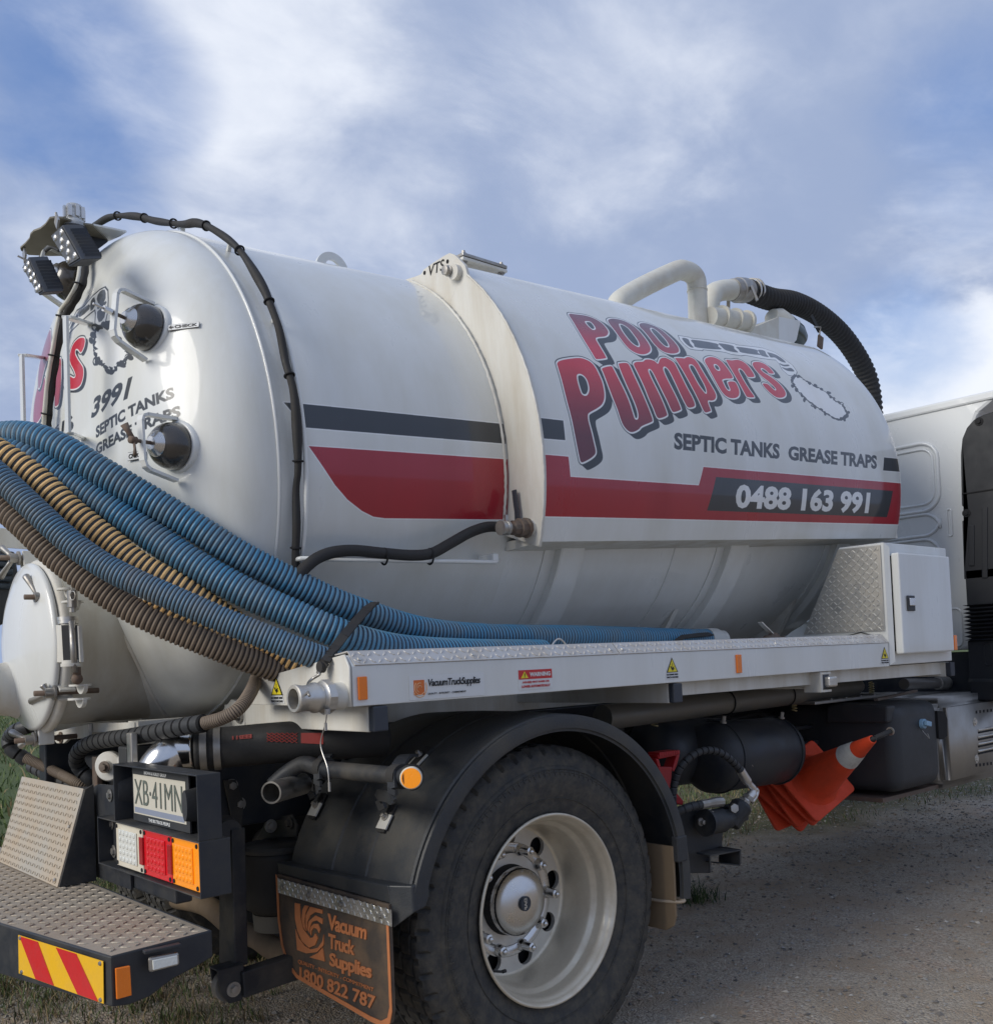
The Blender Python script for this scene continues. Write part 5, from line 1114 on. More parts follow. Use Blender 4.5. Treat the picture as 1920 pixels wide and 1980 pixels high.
# ================================================================= manhole
mh = sub('manhole', truck, (-1.0, 1.22, 1.4)); MC = Vector((0, 1.22, 1.402)); XD = -1.15; X_ = Vector((-1, 0, 0))
def mc(x): return Vector((x, MC.y, MC.z))
bm = B(); revolve(bm, mc(-.72), X_, [(0, .262), (.405, .262), (.408, .268), (.425, .270), (.43, .258)], 96); mk('barrel', bm, cream, mh, smooth=True)
bm = B(); revolve(bm, mc(XD+.020), X_, [(-.012, .262), (-.012, .284), (-.002, .288), (.010, .288), (.018, .280), (.022, .268)], 96); mk('barrel_flange', bm, cream, mh, smooth=True)
bm = B(); revolve(bm, mc(XD-.004), X_, [(0, .272), (.004, .276), (.012, .276), (.020, .268), (.024, .250), (.040, .215), (.055, .16), (.065, .09), (.068, 0)], 96); mk('door_disc', bm, white, mh, smooth=True)
J_ = []
for k in range(48):
    t = 2*math.pi*k/48; y = MC.y+.264*math.cos(t); z = MC.z+.264*math.sin(t); u_, v_ = -(y-TY), (z-(TZ-.05))
    v_ = (Vector((0, y, z))-Vector((0, TY, TZ))).dot(Vector(UP)); r = math.hypot(y-TY, v_)/R1; J_.append(Vector(np.array([0, TY, TZ])+dish_a(min(r, .985))*AX+v_*UP+np.array([0, y-TY, 0])))
bm = B(); tube(bm, J_, .008, 8, closed=True); mk('barrel_weld', bm, cream, mh, smooth=True)
def wingnut(px, py, x, a1, a2, px2=None):
    c = at(px, py, 'x', x); e = sub('door_clamp', truck, tuple(c))
    rad = (Vector((0, c.y-MC.y, c.z-MC.z))).normalized(); tan_ = rad.cross(X_)
    bm = B(); cyl(bm, c+Vector((.14, 0, 0)), c-Vector((.055, 0, 0)), .0085, 12); mk('clamp_stud', bm, rusty, e, smooth=True)
    bm = B(); cyl(bm, c-Vector((.0, 0, 0)), c-Vector((.026, 0, 0)), .016, 16); cyl(bm, c+Vector((.006, 0, 0)), c, .024, 20)
    mk('clamp_nut', bm, steel, e, auto=40)
    for a in (a1, a2):
        p = at(*a, 'x', x-.012); d = (p-c); bm = B(); tube(bm, [c-Vector((.012, 0, 0)), c+d*.5-Vector((.012, 0, 0)), c+d*.9-Vector((.012, 0, 0)), c+d*1.0-Vector((.012, 0, 0)), c+d*1.06-Vector((.012, 0, 0))], [.008, .0085, .011, .012, .006], 10); mk('clamp_handle', bm, steel, e, smooth=True)
    bm = B(); i0 = c-rad*.035
    for s_ in (-1, 1): slab(bm, [i0+tan_*s_*.012+Vector((.012, 0, 0)), i0+rad*.055+tan_*s_*.012+Vector((.012, 0, 0)), i0+rad*.055+tan_*s_*.022+Vector((.012, 0, 0)), i0+tan_*s_*.022+Vector((.012, 0, 0))], (.05, 0, 0))
    mk('clamp_lug', bm, cream, e, bevel=.003)
wingnut(*zb(405, 465), XD-.02, zb(285, 270), zb(318, 655)); wingnut(*zb(500, 1370), XD-.02, zb(448, 1300), zb(338, 1450))
wingnut(*zb(310, 1815), XD-.02, zb(150, 1745), zb(235, 1870)); wingnut(*zb(165, 95), XD-.02, zb(60, 0), zb(45, 270))
# hinge of the door
hg = sub('door_hinge', truck, (-1.1, .95, 1.4)); xh = -1.165
def zbx(x, y, X=xh): return at(*zb(x, y), 'x', X)
bm = B(); a, b, c, d = zbx(555, 725), zbx(610, 725), zbx(610, 1085), zbx(555, 1085); a, b, c, d = zbx(490, 730), zbx(580, 730), zbx(600, 1085), zbx(500, 1085); slab(bm, [a, b, c, d], (.01, 0, 0)); mk('hinge_arm', bm, cream, hg, bevel=.002)
bm = B(); slab(bm, [zbx(580, 730), zbx(735, 730, xh+.01), zbx(755, 1080, xh+.01), zbx(600, 1085)], (.004, .004, 0)); mk('hinge_web', bm, drk, hg)
bm = B(); slab(bm, [zbx(728, 735, xh+.008), zbx(742, 735, xh+.008), zbx(762, 1080, xh+.008), zbx(748, 1080, xh+.008)], (.01, 0, 0)); mk('hinge_flange', bm, cream, hg)
bm = B(); cyl(bm, zbx(680, 690, -1.17), zbx(705, 1180, -1.17), .009, 12); mk('hinge_rod', bm, steel, hg, smooth=True)
for y_, w_ in ((668, 92), (700, 88), (1078, 80), (1106, 92)):
    bm = B(); c = zbx(645+(y_-668)*.075, y_, -1.17); cyl(bm, c-Vector((0, 0, .005)), c+Vector((0, 0, .005)), w_*.00033, 20); mk('hinge_washer', bm, cream if y_ > 1000 else alu, hg, auto=30)
bm = B(); c = zbx(730, 1240, -1.16); ball(bm, c, .017); cyl(bm, c+Vector((0, 0, .01)), c+Vector((0, 0, .035)), .012, 12); mk('hinge_eye', bm, rusty, hg, smooth=True)
for (x_, y_) in ((760, 1290), (750, 1420), (640, 380), (690, 500)):
    c = at(*zb(x_, y_), 'x', -1.14); bm = B(); pts = [c+Vector((.0, .035*math.cos(t), -.030*math.sin(t))) for t in np.linspace(0, math.pi, 14)]; slab(bm, pts, (.012, .0, .0)); revolve(bm, c+Vector((0, 0, -.006)), (0, 0, 1), [(0, 0), (0, .032), (.006, .032), (.006, 0)], 20); mk('hinge_lug', bm, cream, hg, auto=40)
bm = B(); c = zbx(690, 560, -1.16); cyl(bm, c, c+Vector((0, 0, .05)), .015, 12); cyl(bm, c-Vector((0, 0, .015)), c, .010, 8); mk('hinge_pin', bm, steel, hg, auto=30)
bm = B(); cc_ = zbx(690, 450, -1.17); tube(bm, [cc_+Vector((0, .022*math.cos(t), .013*math.sin(t))) for t in np.linspace(0, 6.28, 20)[:-1]], .0016, 6, closed=True); mk('split_ring', bm, alu, hg, smooth=True)
# outlet on the door
ot = sub('door_outlet', truck, (-1.3, 1.2, 1.3)); oc = at(-34, 1335, 'x', -1.29); 
bm = B(); revolve(bm, Vector((-1.19, oc.y, oc.z)), X_, [(0, .10), (.015, .092), (.05, .086), (.09, .086)], 48); mk('outlet_neck', bm, cream, ot, smooth=True)
bm = B(); revolve(bm, Vector((-1.280, oc.y, oc.z)), X_, [(0, .0), (0, .105), (.022, .105), (.022, 0)], 48); mk('outlet_flange', bm, white, ot, auto=30)
bm = B(); revolve(bm, Vector((-1.304, oc.y, oc.z)), X_, [(0, .0), (0, .105), (.05, .105), (.05, 0)], 48); mk('outlet_valve', bm, black, ot, auto=30)
# ================================================================= rear bumper step
sp = sub('rear_step', truck, (-1.25, 1.22, .6)); Zs = .65
half = [(-1.085, .105), (-1.339, .077), (-1.428, .634)]
near = [(-1.085, 1.22), (-1.085, .105), (-1.339, .080), (-1.428, .634), (-1.432, 1.22)]; full_ = near+[(x, 2*TY-y) for x, y in near[::-1] if y < 1.2]
bm = B(); hexa(bm, [(x, y, Zs) for x, y in full_], [(x, y, Zs-.012) for x, y in full_]); mk('step_plate', bm, chk_step, sp)
n_ = Vector((1, 0, 0)).cross(Vector((0, 1, 0)))
def insp(a, b):
    x = -1.45+a; y = .08+b
    if y > 2.30: return False
    yy = y if y < TY else 2*TY-y; xe = -1.339-(.089)*(yy-.08)/.554 if yy < .634 else -1.43
    return x > xe+.016 and x < -1.10
bm = B(); treads(bm, (-1.45, .08, Zs+.0005), (1, 0, 0), (0, 1, 0), lambda a, b: insp(a, b) and .03 < b < 1.6, .0295, .027, .0065, .0026, urange=(0, .4), vrange=(0, 1.6)); tag(mk('tread_pattern', bm, chk_step, sp), kind='stuff')
# skirt
def skirt(pts, name='bumper_face'):
    bm = B(); slab(bm, pts[0], pts[1]); return mk(name, bm, black, sp, bevel=.004)
c_ = Vector((-1.345, .074, 0)); l_1 = Vector((-1.434, .634, 0)); Zb = .537
skirt(([(-1.343, .074, Zs+.002), (-1.433, .634, Zs+.002), (-1.433, .634, Zb-.02), (-1.343, .074, Zb)], (.008, 0, 0)))
skirt(([(-1.433, .634, Zs+.002), (-1.437, 1.22, Zs+.002), (-1.437, 1.22, Zb-.02), (-1.433, .634, Zb-.02)], (.008, 0, 0)))
skirt(([(-1.437, 1.22, Zs+.002), (-1.433, 1.806, Zs+.002), (-1.433, 1.806, Zb-.02), (-1.437, 1.22, Zb-.02)], (.008, 0, 0)))
skirt(([(-1.342, .071, Zs+.002), (-1.082, .100, Zs+.002), (-1.082, .100, .585), (-1.13, .095, .572), (-1.19, .088, .560), (-1.25, .081, .535), (-1.30, .076, .530), (-1.342, .071, Zb)], (0, .008, 0)), 'bumper_side')
skirt(([(-1.081, .10, Zs+.002), (-1.081, .95, Zs+.002), (-1.081, .95, .585), (-1.081, .10, .585)], (-.006, 0, 0)), 'bumper_front')
p0_ = Vector((-1.345, .074, Zb)); np_ = (Vector((-1.433, .634, 0))-Vector((-1.343, .074, 0))).cross(Vector((0, 0, 1))).normalized(); np_ = np_ if np_.x < 0 else -np_
f_ = lambda px, py, d=.002: phit(px, py, p0_, np_)+np_*d
cq = [f_(39, 1882), f_(203, 1941), f_(202, 1859), f_(37.7, 1808)]
cb_ = lambda x, y, d: Vector(quadmap([tuple(a) for a in cq], np.array([[x, y]]))[0])+np_*d
bm = B(); slab(bm, cq, np_*.0015); ch = mk('hazard_plate', bm, yellow, sp)
for xt, xb_ in ((.02, .22), (.475, .72)):
    xw = .235; bm = B(); slab(bm, [cb_(xb_, 0.01, .0022), cb_(xb_+xw-.01, .01, .0022), cb_(xt+xw, .985, .0022), cb_(xt, .985, .0022)], np_*.0004); mk('hazard_stripe', bm, redr, ch)
for x, y in ((.03, .94), (.97, .93), (.04, .06), (.97, .07)): bm = B(); c = cb_(x, y, .002); revolve(bm, c, np_, [(0, 0), (0, .0055), (.003, .004), (.003, 0)], 12); mk('rivet', bm, steel, ch)
ps_ = Vector((-1.342, .071, .6)); ns_ = Vector((-.11, -.99, 0)).normalized()
g_ = lambda px, py, d=.001: phit(px, py, ps_, ns_)+ns_*d
bm = B(); q = [g_(*z3(665, 1640)), g_(*z3(752, 1615)), g_(*z3(742, 1445)), g_(*z3(658, 1462))]; slab(bm, q, ns_*.008); mk('side_reflector', bm, orange, sp, bevel=.002)
bm = B(); q = [g_(*z3(850, 1485)), g_(*z3(1025, 1440)), g_(*z3(1020, 1365)), g_(*z3(845, 1398))]; slab(bm, q, ns_*.012); sl_ = mk('side_lamp', bm, steel, sp, bevel=.006)
bm = B(); q = [g_(*z3(868, 1468), .013), g_(*z3(1010, 1432), .013), g_(*z3(1008, 1380), .013), g_(*z3(864, 1410), .013)]; slab(bm, q, ns_*.004); mk('lamp_lens', bm, clear, sl_, bevel=.002)
bm = B(); bar(bm, g_(*z3(820, 1370), .006), g_(*z3(1032, 1325), .006), .02, .008, (0, 0, 1)); mk('lamp_eyelid', bm, black, sp, bevel=.002)
# sloping tread panel
a0_, b0_ = Vector((-1.182, .955, Zs+.004)), Vector((-1.182, 1.60, Zs+.004)); up_ = Vector((-1.095, .955, .945))-a0_; pn_ = Vector((0, 1, 0)).cross(up_).normalized(); pn_ = pn_ if pn_.x < 0 else -pn_
sp2 = sub('sloping_panel', truck, (-1.15, 1.2, .8))
bm = B(); slab(bm, [a0_, b0_, b0_+up_, a0_+up_], -pn_*.006); mk('panel_plate', bm, chk_rust, sp2)
bm = B(); u_ = Vector((0, 1, 0)); v_ = up_.normalized(); 
if u_.cross(v_).dot(pn_) < 0: u_ = -u_; o_ = b0_
else: o_ = a0_
treads(bm, o_+pn_*.0005, u_, v_, lambda a, b: .006 < a < .64 and .01 < b < up_.length-.012, .0225, .0165, .0048, .0022, urange=(0, .645), vrange=(0, up_.length)); tag(mk('tread_pattern', bm, chk_rust, sp2), kind='stuff')
bm = B(); slab(bm, [a0_+Vector((.004, -.006, 0)), a0_+up_+Vector((.004, -.006, -.002)), Vector((-1.066, .949, .955)), Vector((-1.066, .949, Zs+.004))], (0, .006, 0)); mk('panel_side', bm, dblack, sp2)
for f in (.06, .6): bolt('panel_bolt', a0_+Vector((0, .03, 0))+up_*f+pn_*.001, pn_, .006, .005, alu, sp2, False)
# ================================================================= lamp box and number plate
lbx = sub('rear_lamp_box', truck, (-1.06, .47, .8)); xf = -1.10
yl, yr, zl, zu = .83, .118, .728, .870
for nm, a, b in (('box_top', (xf, yr, zu-.004), (xf+.085, yl, zu)), ('box_bottom', (xf, yr, zl), (xf+.085, yl, zl+.004)), ('box_side', (xf+.0005, yr-.0005, zl+.0005), (xf+.0845, yr+.004, zu-.0005)), ('box_end', (xf+.0005, yl-.004, zl+.0045), (xf+.0845, yl, zu-.0045)), ('box_back', (xf+.080, yr+.0045, zl+.0045), (xf+.084, yl-.0045, zu-.0045))):
    bm = B(); box(bm, a, b); mk(nm, bm, dblack if nm in ('box_top', 'box_bottom') else black, lbx, bevel=.0015)
xl_ = xf+.012
def yat(zx, x=xl_): return at(*zx, 'x', x).y
def tail(name, l, r, frame, lens, cols, sidecol):
    y1, y0 = yat(zp(*l)), yat(zp(*r)); e = sub(name, truck, (xl_, (y0+y1)/2, zl)); z0, z1 = zl+.010, zu-.008
    bm = B(); box(bm, (xl_, y0, z0), (xl_+.02, y1, z1)); mk('lamp_frame', bm, frame, e, bevel=.002)
    ya, yb = y0+(y1-y0)*.20, y1-(y1-y0)*.14; za_, zb_ = z0+.016, z1-.016
    bm = B(); box(bm, (xl_-.004, ya, za_), (xl_-.0005, yb, zb_)); mk('lamp_lens', bm, lens, e, bevel=.0015)
    bm = B()
    for i in range(5):
        for j in range(5):
            cy = ya+(yb-ya)*(i+.5)/5; cz = za_+(zb_-za_)*(j+.5)/5; revolve(bm, (xl_-.0045, cy, cz), X_, [(0, .0075), (.002, .005), (.0026, 0)], 6)
    tag(mk('lens_facets', bm, lens, e), kind='stuff')
    for yy in (y0+.010, y1-.009):
        for z_ in (z0+.009, z1-.009): bm = B(); revolve(bm, (xl_-.0005, yy, z_), X_, [(0, 0), (0, .0062), (.002, .0055), (.002, 0)], 12); mk('lamp_screw', bm, drk, e)
    if sidecol: 
        bm = B(); box(bm, (xl_-.006, y0-.010, z0+.025), (xl_-.0005, y0+.015, z1-.022)); mk('side_strip', bm, redd, e, bevel=.0015)
tail('reversing_lamp', (275, 1150), (590, 1250), lensw, clear, 0, True); tail('brake_lamp', (600, 1250), (928, 1350), redl, redl, 0, True); tail('indicator_lamp', (938, 1350), (1255, 1450), amber, amber, 0, False)
bm = B(); box(bm, (xl_-.005, yr+.005, zl+.035), (xl_-.0005, yr+.014, zu-.035)); mk('reflector_edge', bm, redd, lbx)
nb = sub('number_plate_box', truck, (-1.06, .4, .95)); yl2, yr2, zt2 = .687, .119, 1.037
for nm, a, b in (('box_top', (xf, yr2, zt2-.004), (xf+.065, yl2, zt2)), ('box_side', (xf+.0005, yr2-.0005, zu+.001), (xf+.0645, yr2+.004, zt2-.0005)), ('box_end', (xf+.0005, yl2-.004, zu+.001), (xf+.0645, yl2, zt2-.0045)), ('box_back', (xf+.060, yr2+.0045, zu+.001), (xf+.064, yl2-.0045, zt2-.0045))):
    bm = B(); box(bm, a, b); mk(nm, bm, black, nb, bevel=.0015)
xn = xf+.038
ya, yb = yat(zp(470, 600), xn), yat(zp(1140, 800), xn); z0, z1 = zu+.002, zt2-.012
bm = B(); box(bm, (xn, yb, z0), (xn+.006, ya, z1)); mk('plate_frame', bm, plastic, nb, bevel=.001)
bm = B(); box(bm, (xn-.002, yb+.016, z0+.022), (xn-.0005, ya-.012, z1-.018)); npl = mk('number_plate', bm, platem, nb)
Q = lambda a, b, c, d: [(xn-.0025, ya+(yb-ya)*a, z0+(z1-z0)*c), (xn-.0025, ya+(yb-ya)*b, z0+(z1-z0)*c), (xn-.0025, ya+(yb-ya)*b, z0+(z1-z0)*d), (xn-.0025, ya+(yb-ya)*a, z0+(z1-z0)*d)]
letters('plate_lettering', 'XB\u00b741MN', Q(.06, .91, .33, .80), inkg, npl, bold=-.005, depth=.001)
bm = B(); q = Q(.05, .93, .17, .27); box(bm, (xn-.0028, q[1][1], q[0][2]), (xn-.0022, q[0][1], q[2][2])); mk('plate_strip', bm, pmat('plate_slogan_blue', (.25, .28, .36), .5), npl)
Q2 = lambda a, b, c, d: [(xn-.0005, y, z) for _, y, z in Q(a, b, c, d)]
letters('frame_lettering', 'BROWN & HURLEY GROUP', Q2(.24, .64, .905, .965), inkw, nb, bold=.03)
letters('frame_lettering', 'THE BIG TRUCK PEOPLE', Q2(.30, .68, .04, .10), inkw, nb, bold=.03)
for yy, zz_ in ((ya+.055, zu+.085), (yb-.032, zu+.080)):
    bm = B(); e_n = [(xf+.058, yy+.026*math.cos(t)*(.8), zz_+.046*math.sin(t)) for t in np.linspace(0, 6.28, 25)[:-1]]; e_f = [(xf+.012, yy+.020*math.cos(t)*.8+.002, zz_+.040*math.sin(t)) for t in np.linspace(0, 6.28, 25)[:-1]]
    hexa(bm, e_n, e_f); mk('plate_lamp', bm, plastic, nb, auto=40, bevel=0)
# black cross plate behind, with bolts
cm = sub('rear_crossmember', truck, (-1.03, 1.2, .8))
bm = B(); slab(bm, [(-1.055, .694, .66), (-1.055, 1.60, .66), (-1.055, 1.60, .90), (-1.055, .98, .945), (-1.055, .94, .955), (-1.055, .694, .965)], (.008, 0, 0)); mk('cross_plate', bm, black, cm)
for p in (z3(632, 470), z3(640, 632), z3(655, 792)): bolt('plate_bolt', at(*p, 'x', -1.057), X_, .012, .008, steel, cm)
bm = B(); slab(bm, [(-1.045, .40, .66), (-1.045, .88, .66), (-1.045, .88, .725), (-1.045, .40, .725)], (.05, 0, 0)); mk('lower_channel', bm, black, cm, bevel=.006)
bm = B(); box(bm, (-1.03, .72, 1.0-.06), (-1.01, .76, 1.12)); mk('post', bm, steel, cm, bevel=.004)
pst = at(182, 1490, 'x', -1.0); bm = B(); box(bm, (pst.x, pst.y-.022, pst.z-.075), (pst.x+.02, pst.y+.022, pst.z+.045)); mk('rusty_bracket', bm, rusty, cm, bevel=.004)
# ================================================================= chassis and what hangs under the tray
ch_ = sub('chassis', truck, (1.2, 1.22, .9))
for y in (.79, 1.58):
    bm = B(); slab(bm, [(-1.02, y, .78), (3.4, y, .78), (3.4, y, 1.075), (-1.02, y, 1.075)], (0, .07, 0)); mk('frame_rail', bm, black, ch_, bevel=.006)
bm = B(); box(bm, (-.98, .79, 1.078), (3.3, .87, 1.15)); box(bm, (-.98, 1.57, 1.078), (3.3, 1.65, 1.15)); mk('subframe', bm, cream, ch_)
for x in (-.9, -.3, .9, 1.7, 2.5, 3.2): bm = B(); box(bm, (x, .865, .82), (x+.08, 1.575, 1.0)); mk('cross_bearer', bm, black, ch_)
for x in (-.5, .5, 1.4, 2.4):           # cradles that carry the tank
    bm = B(); a = [tp(x, -90-d, R1+.004) for d in (-46, -30, -15, 0, 15, 30, 46)]; slab(bm, a+[Vector((x, 1.62, 1.15)), Vector((x, .82, 1.15))], (.03, 0, 0)); mk('tank_cradle', bm, cream, ch_)
for i, (px, py) in enumerate((z8(245, 362), z8(300, 490), z8(520, 645), z8(655, 622))): bolt('frame_bolt', at(px, py, 'y', .785), (0, -1, 0), .014, .016, steel, ch_)
bm = B(); q = [at(*z8(*p), 'y', .782) for p in ((185, 325), (270, 320), (325, 480), (310, 690), (250, 640))]; slab(bm, q, (0, -.008, 0)); mk('hanger_plate', bm, dblack, ch_, bevel=.002)
bm = B(); q = [at(*z8(*p), 'x', -.50) for p in ((425, 738), (490, 590), (660, 565), (700, 640), (700, 720))]; slab(bm, q, (.01, 0, 0)); mk('spring_bracket', bm, dblack, ch_, bevel=.002)
for p in ((520, 648), (655, 622)): bolt('bracket_bolt', at(*z8(*p), 'x', -.505), X_, .013, .014, dblack, ch_)
# air springs
def airspring(c, R, z0, z1, nm='air_spring'):
    e = sub(nm, truck, (c.x, c.y, z0)); bm = B()
    revolve(bm, Vector((c.x, c.y, z0)), (0, 0, 1), [(0, 0), (0, R*.72), (.01, R*.80), (.02, R*.95), (.05, R), (z1-z0-.02, R), (z1-z0-.005, R*.99), (z1-z0, R*.9)], 40); mk('bellows', bm, rubber, e, smooth=True)
    bm = B(); revolve(bm, Vector((c.x, c.y, z1-.002)), (0, 0, 1), [(0, 0), (0, R*1.03), (.012, R*1.05), (.020, R*.98), (.024, 0)], 40); mk('top_plate', bm, dblack, e, auto=40)
    bm = B(); revolve(bm, Vector((c.x, c.y, z0-.055)), (0, 0, 1), [(0, 0), (0, R*.72), (.055, R*.75), (.055, 0)], 36); mk('piston', bm, pmat('dusty_piston', (.13, .12, .10), .6), e, auto=40)
ca_ = at(517, 1700, 'x', -.56); airspring(Vector((-.52, ca_.y, 0)), .118, at(517, 1765, 'x', -.56).z, at(517, 1645, 'x', -.56).z)
cb_2 = at(320, 1730, 'x', -.56); airspring(Vector((-.56, cb_2.y, 0)), .10, .62, .83)
bm = B(); tube(bm, cr([at(340, 1738, 'x', -.42), at(400, 1752, 'x', -.42), at(455, 1795, 'x', -.42), at(500, 1815, 'x', -.42), at(530, 1835, 'x', -.42), at(580, 1850, 'x', -.42)], 6), .042, 16); mk('axle_beam', bm, tan, ch_, smooth=True)
bm = B(); cyl(bm, (0, .25, HZ), (0, 2.2, HZ), .075, 24); ball(bm, (0, 1.22, HZ), .2, 24); mk('axle', bm, dblack, ch_, smooth=True)
# far side wheels
wf = sub('far_rear_wheel', truck, (0, 2.2, HZ))
for yy in (1.835, 2.165):
    o = bpy.data.objects.new('tyre', ty1.data); COL.objects.link(o); o.parent = wf; o.matrix_parent_inverse = Matrix.Translation(wf.matrix_world.translation).inverted(); o.location = (0, yy, 0)
bm = B(); cyl(bm, (0, 1.85, HZ), (0, 2.40, HZ), .28, 32); mk('rim', bm, drk, wf)
# under-run post with roller and arm
ur = sub('underrun_guard', truck, (-.98, .25, .5)); xu = -.80; yu = .24
bm = B(); t_ = at(437, 1600, 'x', xu); b_ = at(445, 1872, 'x', xu); slab(bm, [at(424, 1610, 'x', xu), at(448, 1604, 'x', xu), at(454, 1872, 'x', xu), at(423, 1868, 'x', xu)], (.045, 0, 0)); mk('guard_post', bm, dblack, ur, bevel=.004)
bm = B(); c = at(438, 1606, 'x', xu); cyl(bm, c+Vector((.0, -.025, 0)), c+Vector((.04, .09, 0)), .034, 24); mk('post_pivot', bm, dblack, ur, auto=40)
rc = at(*z8(235, 1770), 'x', xu-.02)
bm = B(); cyl(bm, rc+Vector((0, .030, 0)), rc+Vector((0, .002, 0)), .046, 32); mk('roller', bm, pmat('grey_roller', (.16, .15, .13), .6), ur, auto=40)
bm = B()
for yy in (-.012, .036): slab(bm, [rc+Vector((-.045, yy, .062)), rc+Vector((.040, yy, .062)), rc+Vector((.048, yy, -.02)), rc+Vector((.030, yy, -.048)), rc+Vector((-.01, yy, -.048)), rc+Vector((-.036, yy, -.01))], (0, .006, 0))
slab(bm, [rc+Vector((-.045, -.012, .062)), rc+Vector((.04, -.012, .062)), rc+Vector((.04, .042, .062)), rc+Vector((-.045, .042, .062))], (0, 0, -.006)); mk('roller_fork', bm, dblack, ur, bevel=.002)
bolt('roller_bolt', rc+Vector((.005, -.012, -.008)), (0, -1, 0), .014, .016, steel, ur)
bm = B(); a = rc+Vector((.03, -.002, .0)); bar(bm, a, a+Vector((.52, .02, .02)), .05, .078); mk('guard_arm', bm, dblack, ur, bevel=.004)
# big discharge elbow and hose under the tank
bg_ = sub('discharge_hose', truck, (-.8, .7, 1.04))
E_ = [at(300, 1500, 'x', -.98), at(318, 1470, 'x', -.96), at(345, 1452, 'x', -.92), at(378, 1449, 'x', -.88)]
mk('steel_elbow', tube(B(), cr([E_[0]+Vector((0, .02, -.08))]+E_, 8), .058, 28), chrome, bg_, smooth=True)
H_ = [E_[3], at(440, 1445, 'x', -.80), at(530, 1437, 'x', -.70), at(660, 1428, 'x', -.55), at(740, 1425, 'x', -.42)]
hp2 = cr(H_, 10); mk('rubber_hose', tube(B(), hp2, .062, 32), rubber, bg_, smooth=True)
hd_ = (hp2[4]-hp2[0]).normalized()
for k in (.015, .055): bm = B(); revolve(bm, hp2[0]+hd_*k, hd_, [(0, .062), (0, .067), (.020, .067), (.020, .062)], 36); mk('hose_clamp', bm, steel, bg_, auto=40)
bm = B(); bar(bm, E_[3]+Vector((-.03, .0, .06)), at(405, 1385, 'x', -.80), .02, .03); tube(bm, [hp2[24]+Vector((0, 0, .0))+frame_of(hp2[25]-hp2[24])[0]*math.cos(t)*.066+frame_of(hp2[25]-hp2[24])[1]*math.sin(t)*.066 for t in np.linspace(0, 6.28, 30)[:-1]], .003, 6, closed=True)
bm.free()
f1 = lambda px, py: None
def on_hose(px, py):   # nearest point of the hose skin to the viewer along this sight line
    d = Vector(ray(px, py)).normalized(); c = Vector(CAM); best = None
    for i in range(len(hp2)-1):
        for k in range(4):
            p = hp2[i].lerp(hp2[i+1], k/4); t = (p-c).dot(d); q = (c+d*t-p).length
            if q < .0625: s = t-math.sqrt(.0625**2-q*q+1e-9); best = min(best, s) if best else s
    return c+d*(best if best else 3)-d*.0015
for (x0_, x1_, nm) in ((446, 486, 't'), (516, 575, 'net'), (582, 625, 'b')):
    if nm == 't': letters('hose_print', 'EEB11', [on_hose(487, 1420), on_hose(449, 1424), on_hose(449, 1431), on_hose(487, 1428)][::1], rednet, bg_, bold=.05)
    else:
        bm = B(); xs = np.linspace(x0_, x1_, 7); up__ = [on_hose(x, 1417.5) for x in xs]; lo__ = [on_hose(x, 1434+(x-516)*.05) for x in xs]
        if nm == 'net':
            for i in range(6):
                for j in range(3):
                    a = up__[i].lerp(lo__[i], (j)/3); b = up__[i+1].lerp(lo__[i+1], (j+1)/3); c = up__[i].lerp(lo__[i], (j+1)/3); d = up__[i+1].lerp(lo__[i+1], j/3); bar(bm, a, b, .0022, .002); bar(bm, c, d, .0022, .002)
        else:
            for i in range(6): slab(bm, [up__[i], up__[i+1], lo__[i+1], lo__[i]], (0, -.0006, 0))
        mk('hose_print', bm, rednet, bg_)
# spiral-wrapped air hoses under the manhole
def wrap(name, pts, r, parent, pitch=.042):
    P = resample(cr(pts, 10), pitch/8); bm = B(); tube(bm, P, lambda i: r if i % 8 not in (0,) else r*.80, 16, mi=lambda i: 0 if i % 8 not in (0, 7) else 1); return mk(name, bm, [plastic, drk], parent, auto=30)
ah = sub('wrapped_air_hoses', truck, (-1.05, .9, 1.05))
h1 = [at(395, 1399, 'x', -.93), at(350, 1406, 'x', -.95), at(303, 1416, 'x', -.97), at(250, 1425, 'x', -.99), at(212, 1430, 'x', -1.0), at(178, 1437, 'x', -1.01), at(156, 1449, 'x', -1.01), at(148, 1468, 'x', -1.0), at(156, 1488, 'x', -.98), at(178, 1508, 'x', -.95), at(200, 1525, 'x', -.9)]
wrap('wrapped_hose', h1, .0265, ah)
h2 = [at(395, 1399, 'x', -.93), at(430, 1389, 'x', -.90), at(462, 1370, 'x', -.86), at(485, 1338, 'x', -.80), at(500, 1300, 'x', -.70), at(510, 1270, 'x', -.62)]
corr('bare_hose', h2, .020, .006, [hbrown, hbrd], ah, depth=.0015, seg=14)
h3 = [at(95, 1408, 'x', -1.0), at(66, 1404, 'x', -1.06), at(36, 1411, 'x', -1.1), at(19, 1426, 'x', -1.1), at(20, 1446, 'x', -1.1), at(40, 1462, 'x', -1.07), at(52, 1470, 'x', -1.05)]
wrap('wrapped_hose', h3, .0265, ah)
h4 = [at(50, 1466, 'x', -1.06), at(80, 1480, 'x', -1.02), at(115, 1497, 'x', -.98), at(150, 1515, 'x', -.95), at(180, 1530, 'x', -.9)]
corr('bare_hose', h4, .0195, .006, [hbrown, hbrd], ah, depth=.0015, seg=14)
h5 = [at(60, 1482, 'x', -1.0), at(95, 1500, 'x', -.98), at(140, 1520, 'x', -.95), at(180, 1540, 'x', -.9)]
wrap('wrapped_hose', h5, .024, ah, .05)
dfl = sub('drain_flange', truck, (-.98, .9, 1.0)); c = at(*zg(1530, 1040), 'x', -1.0)
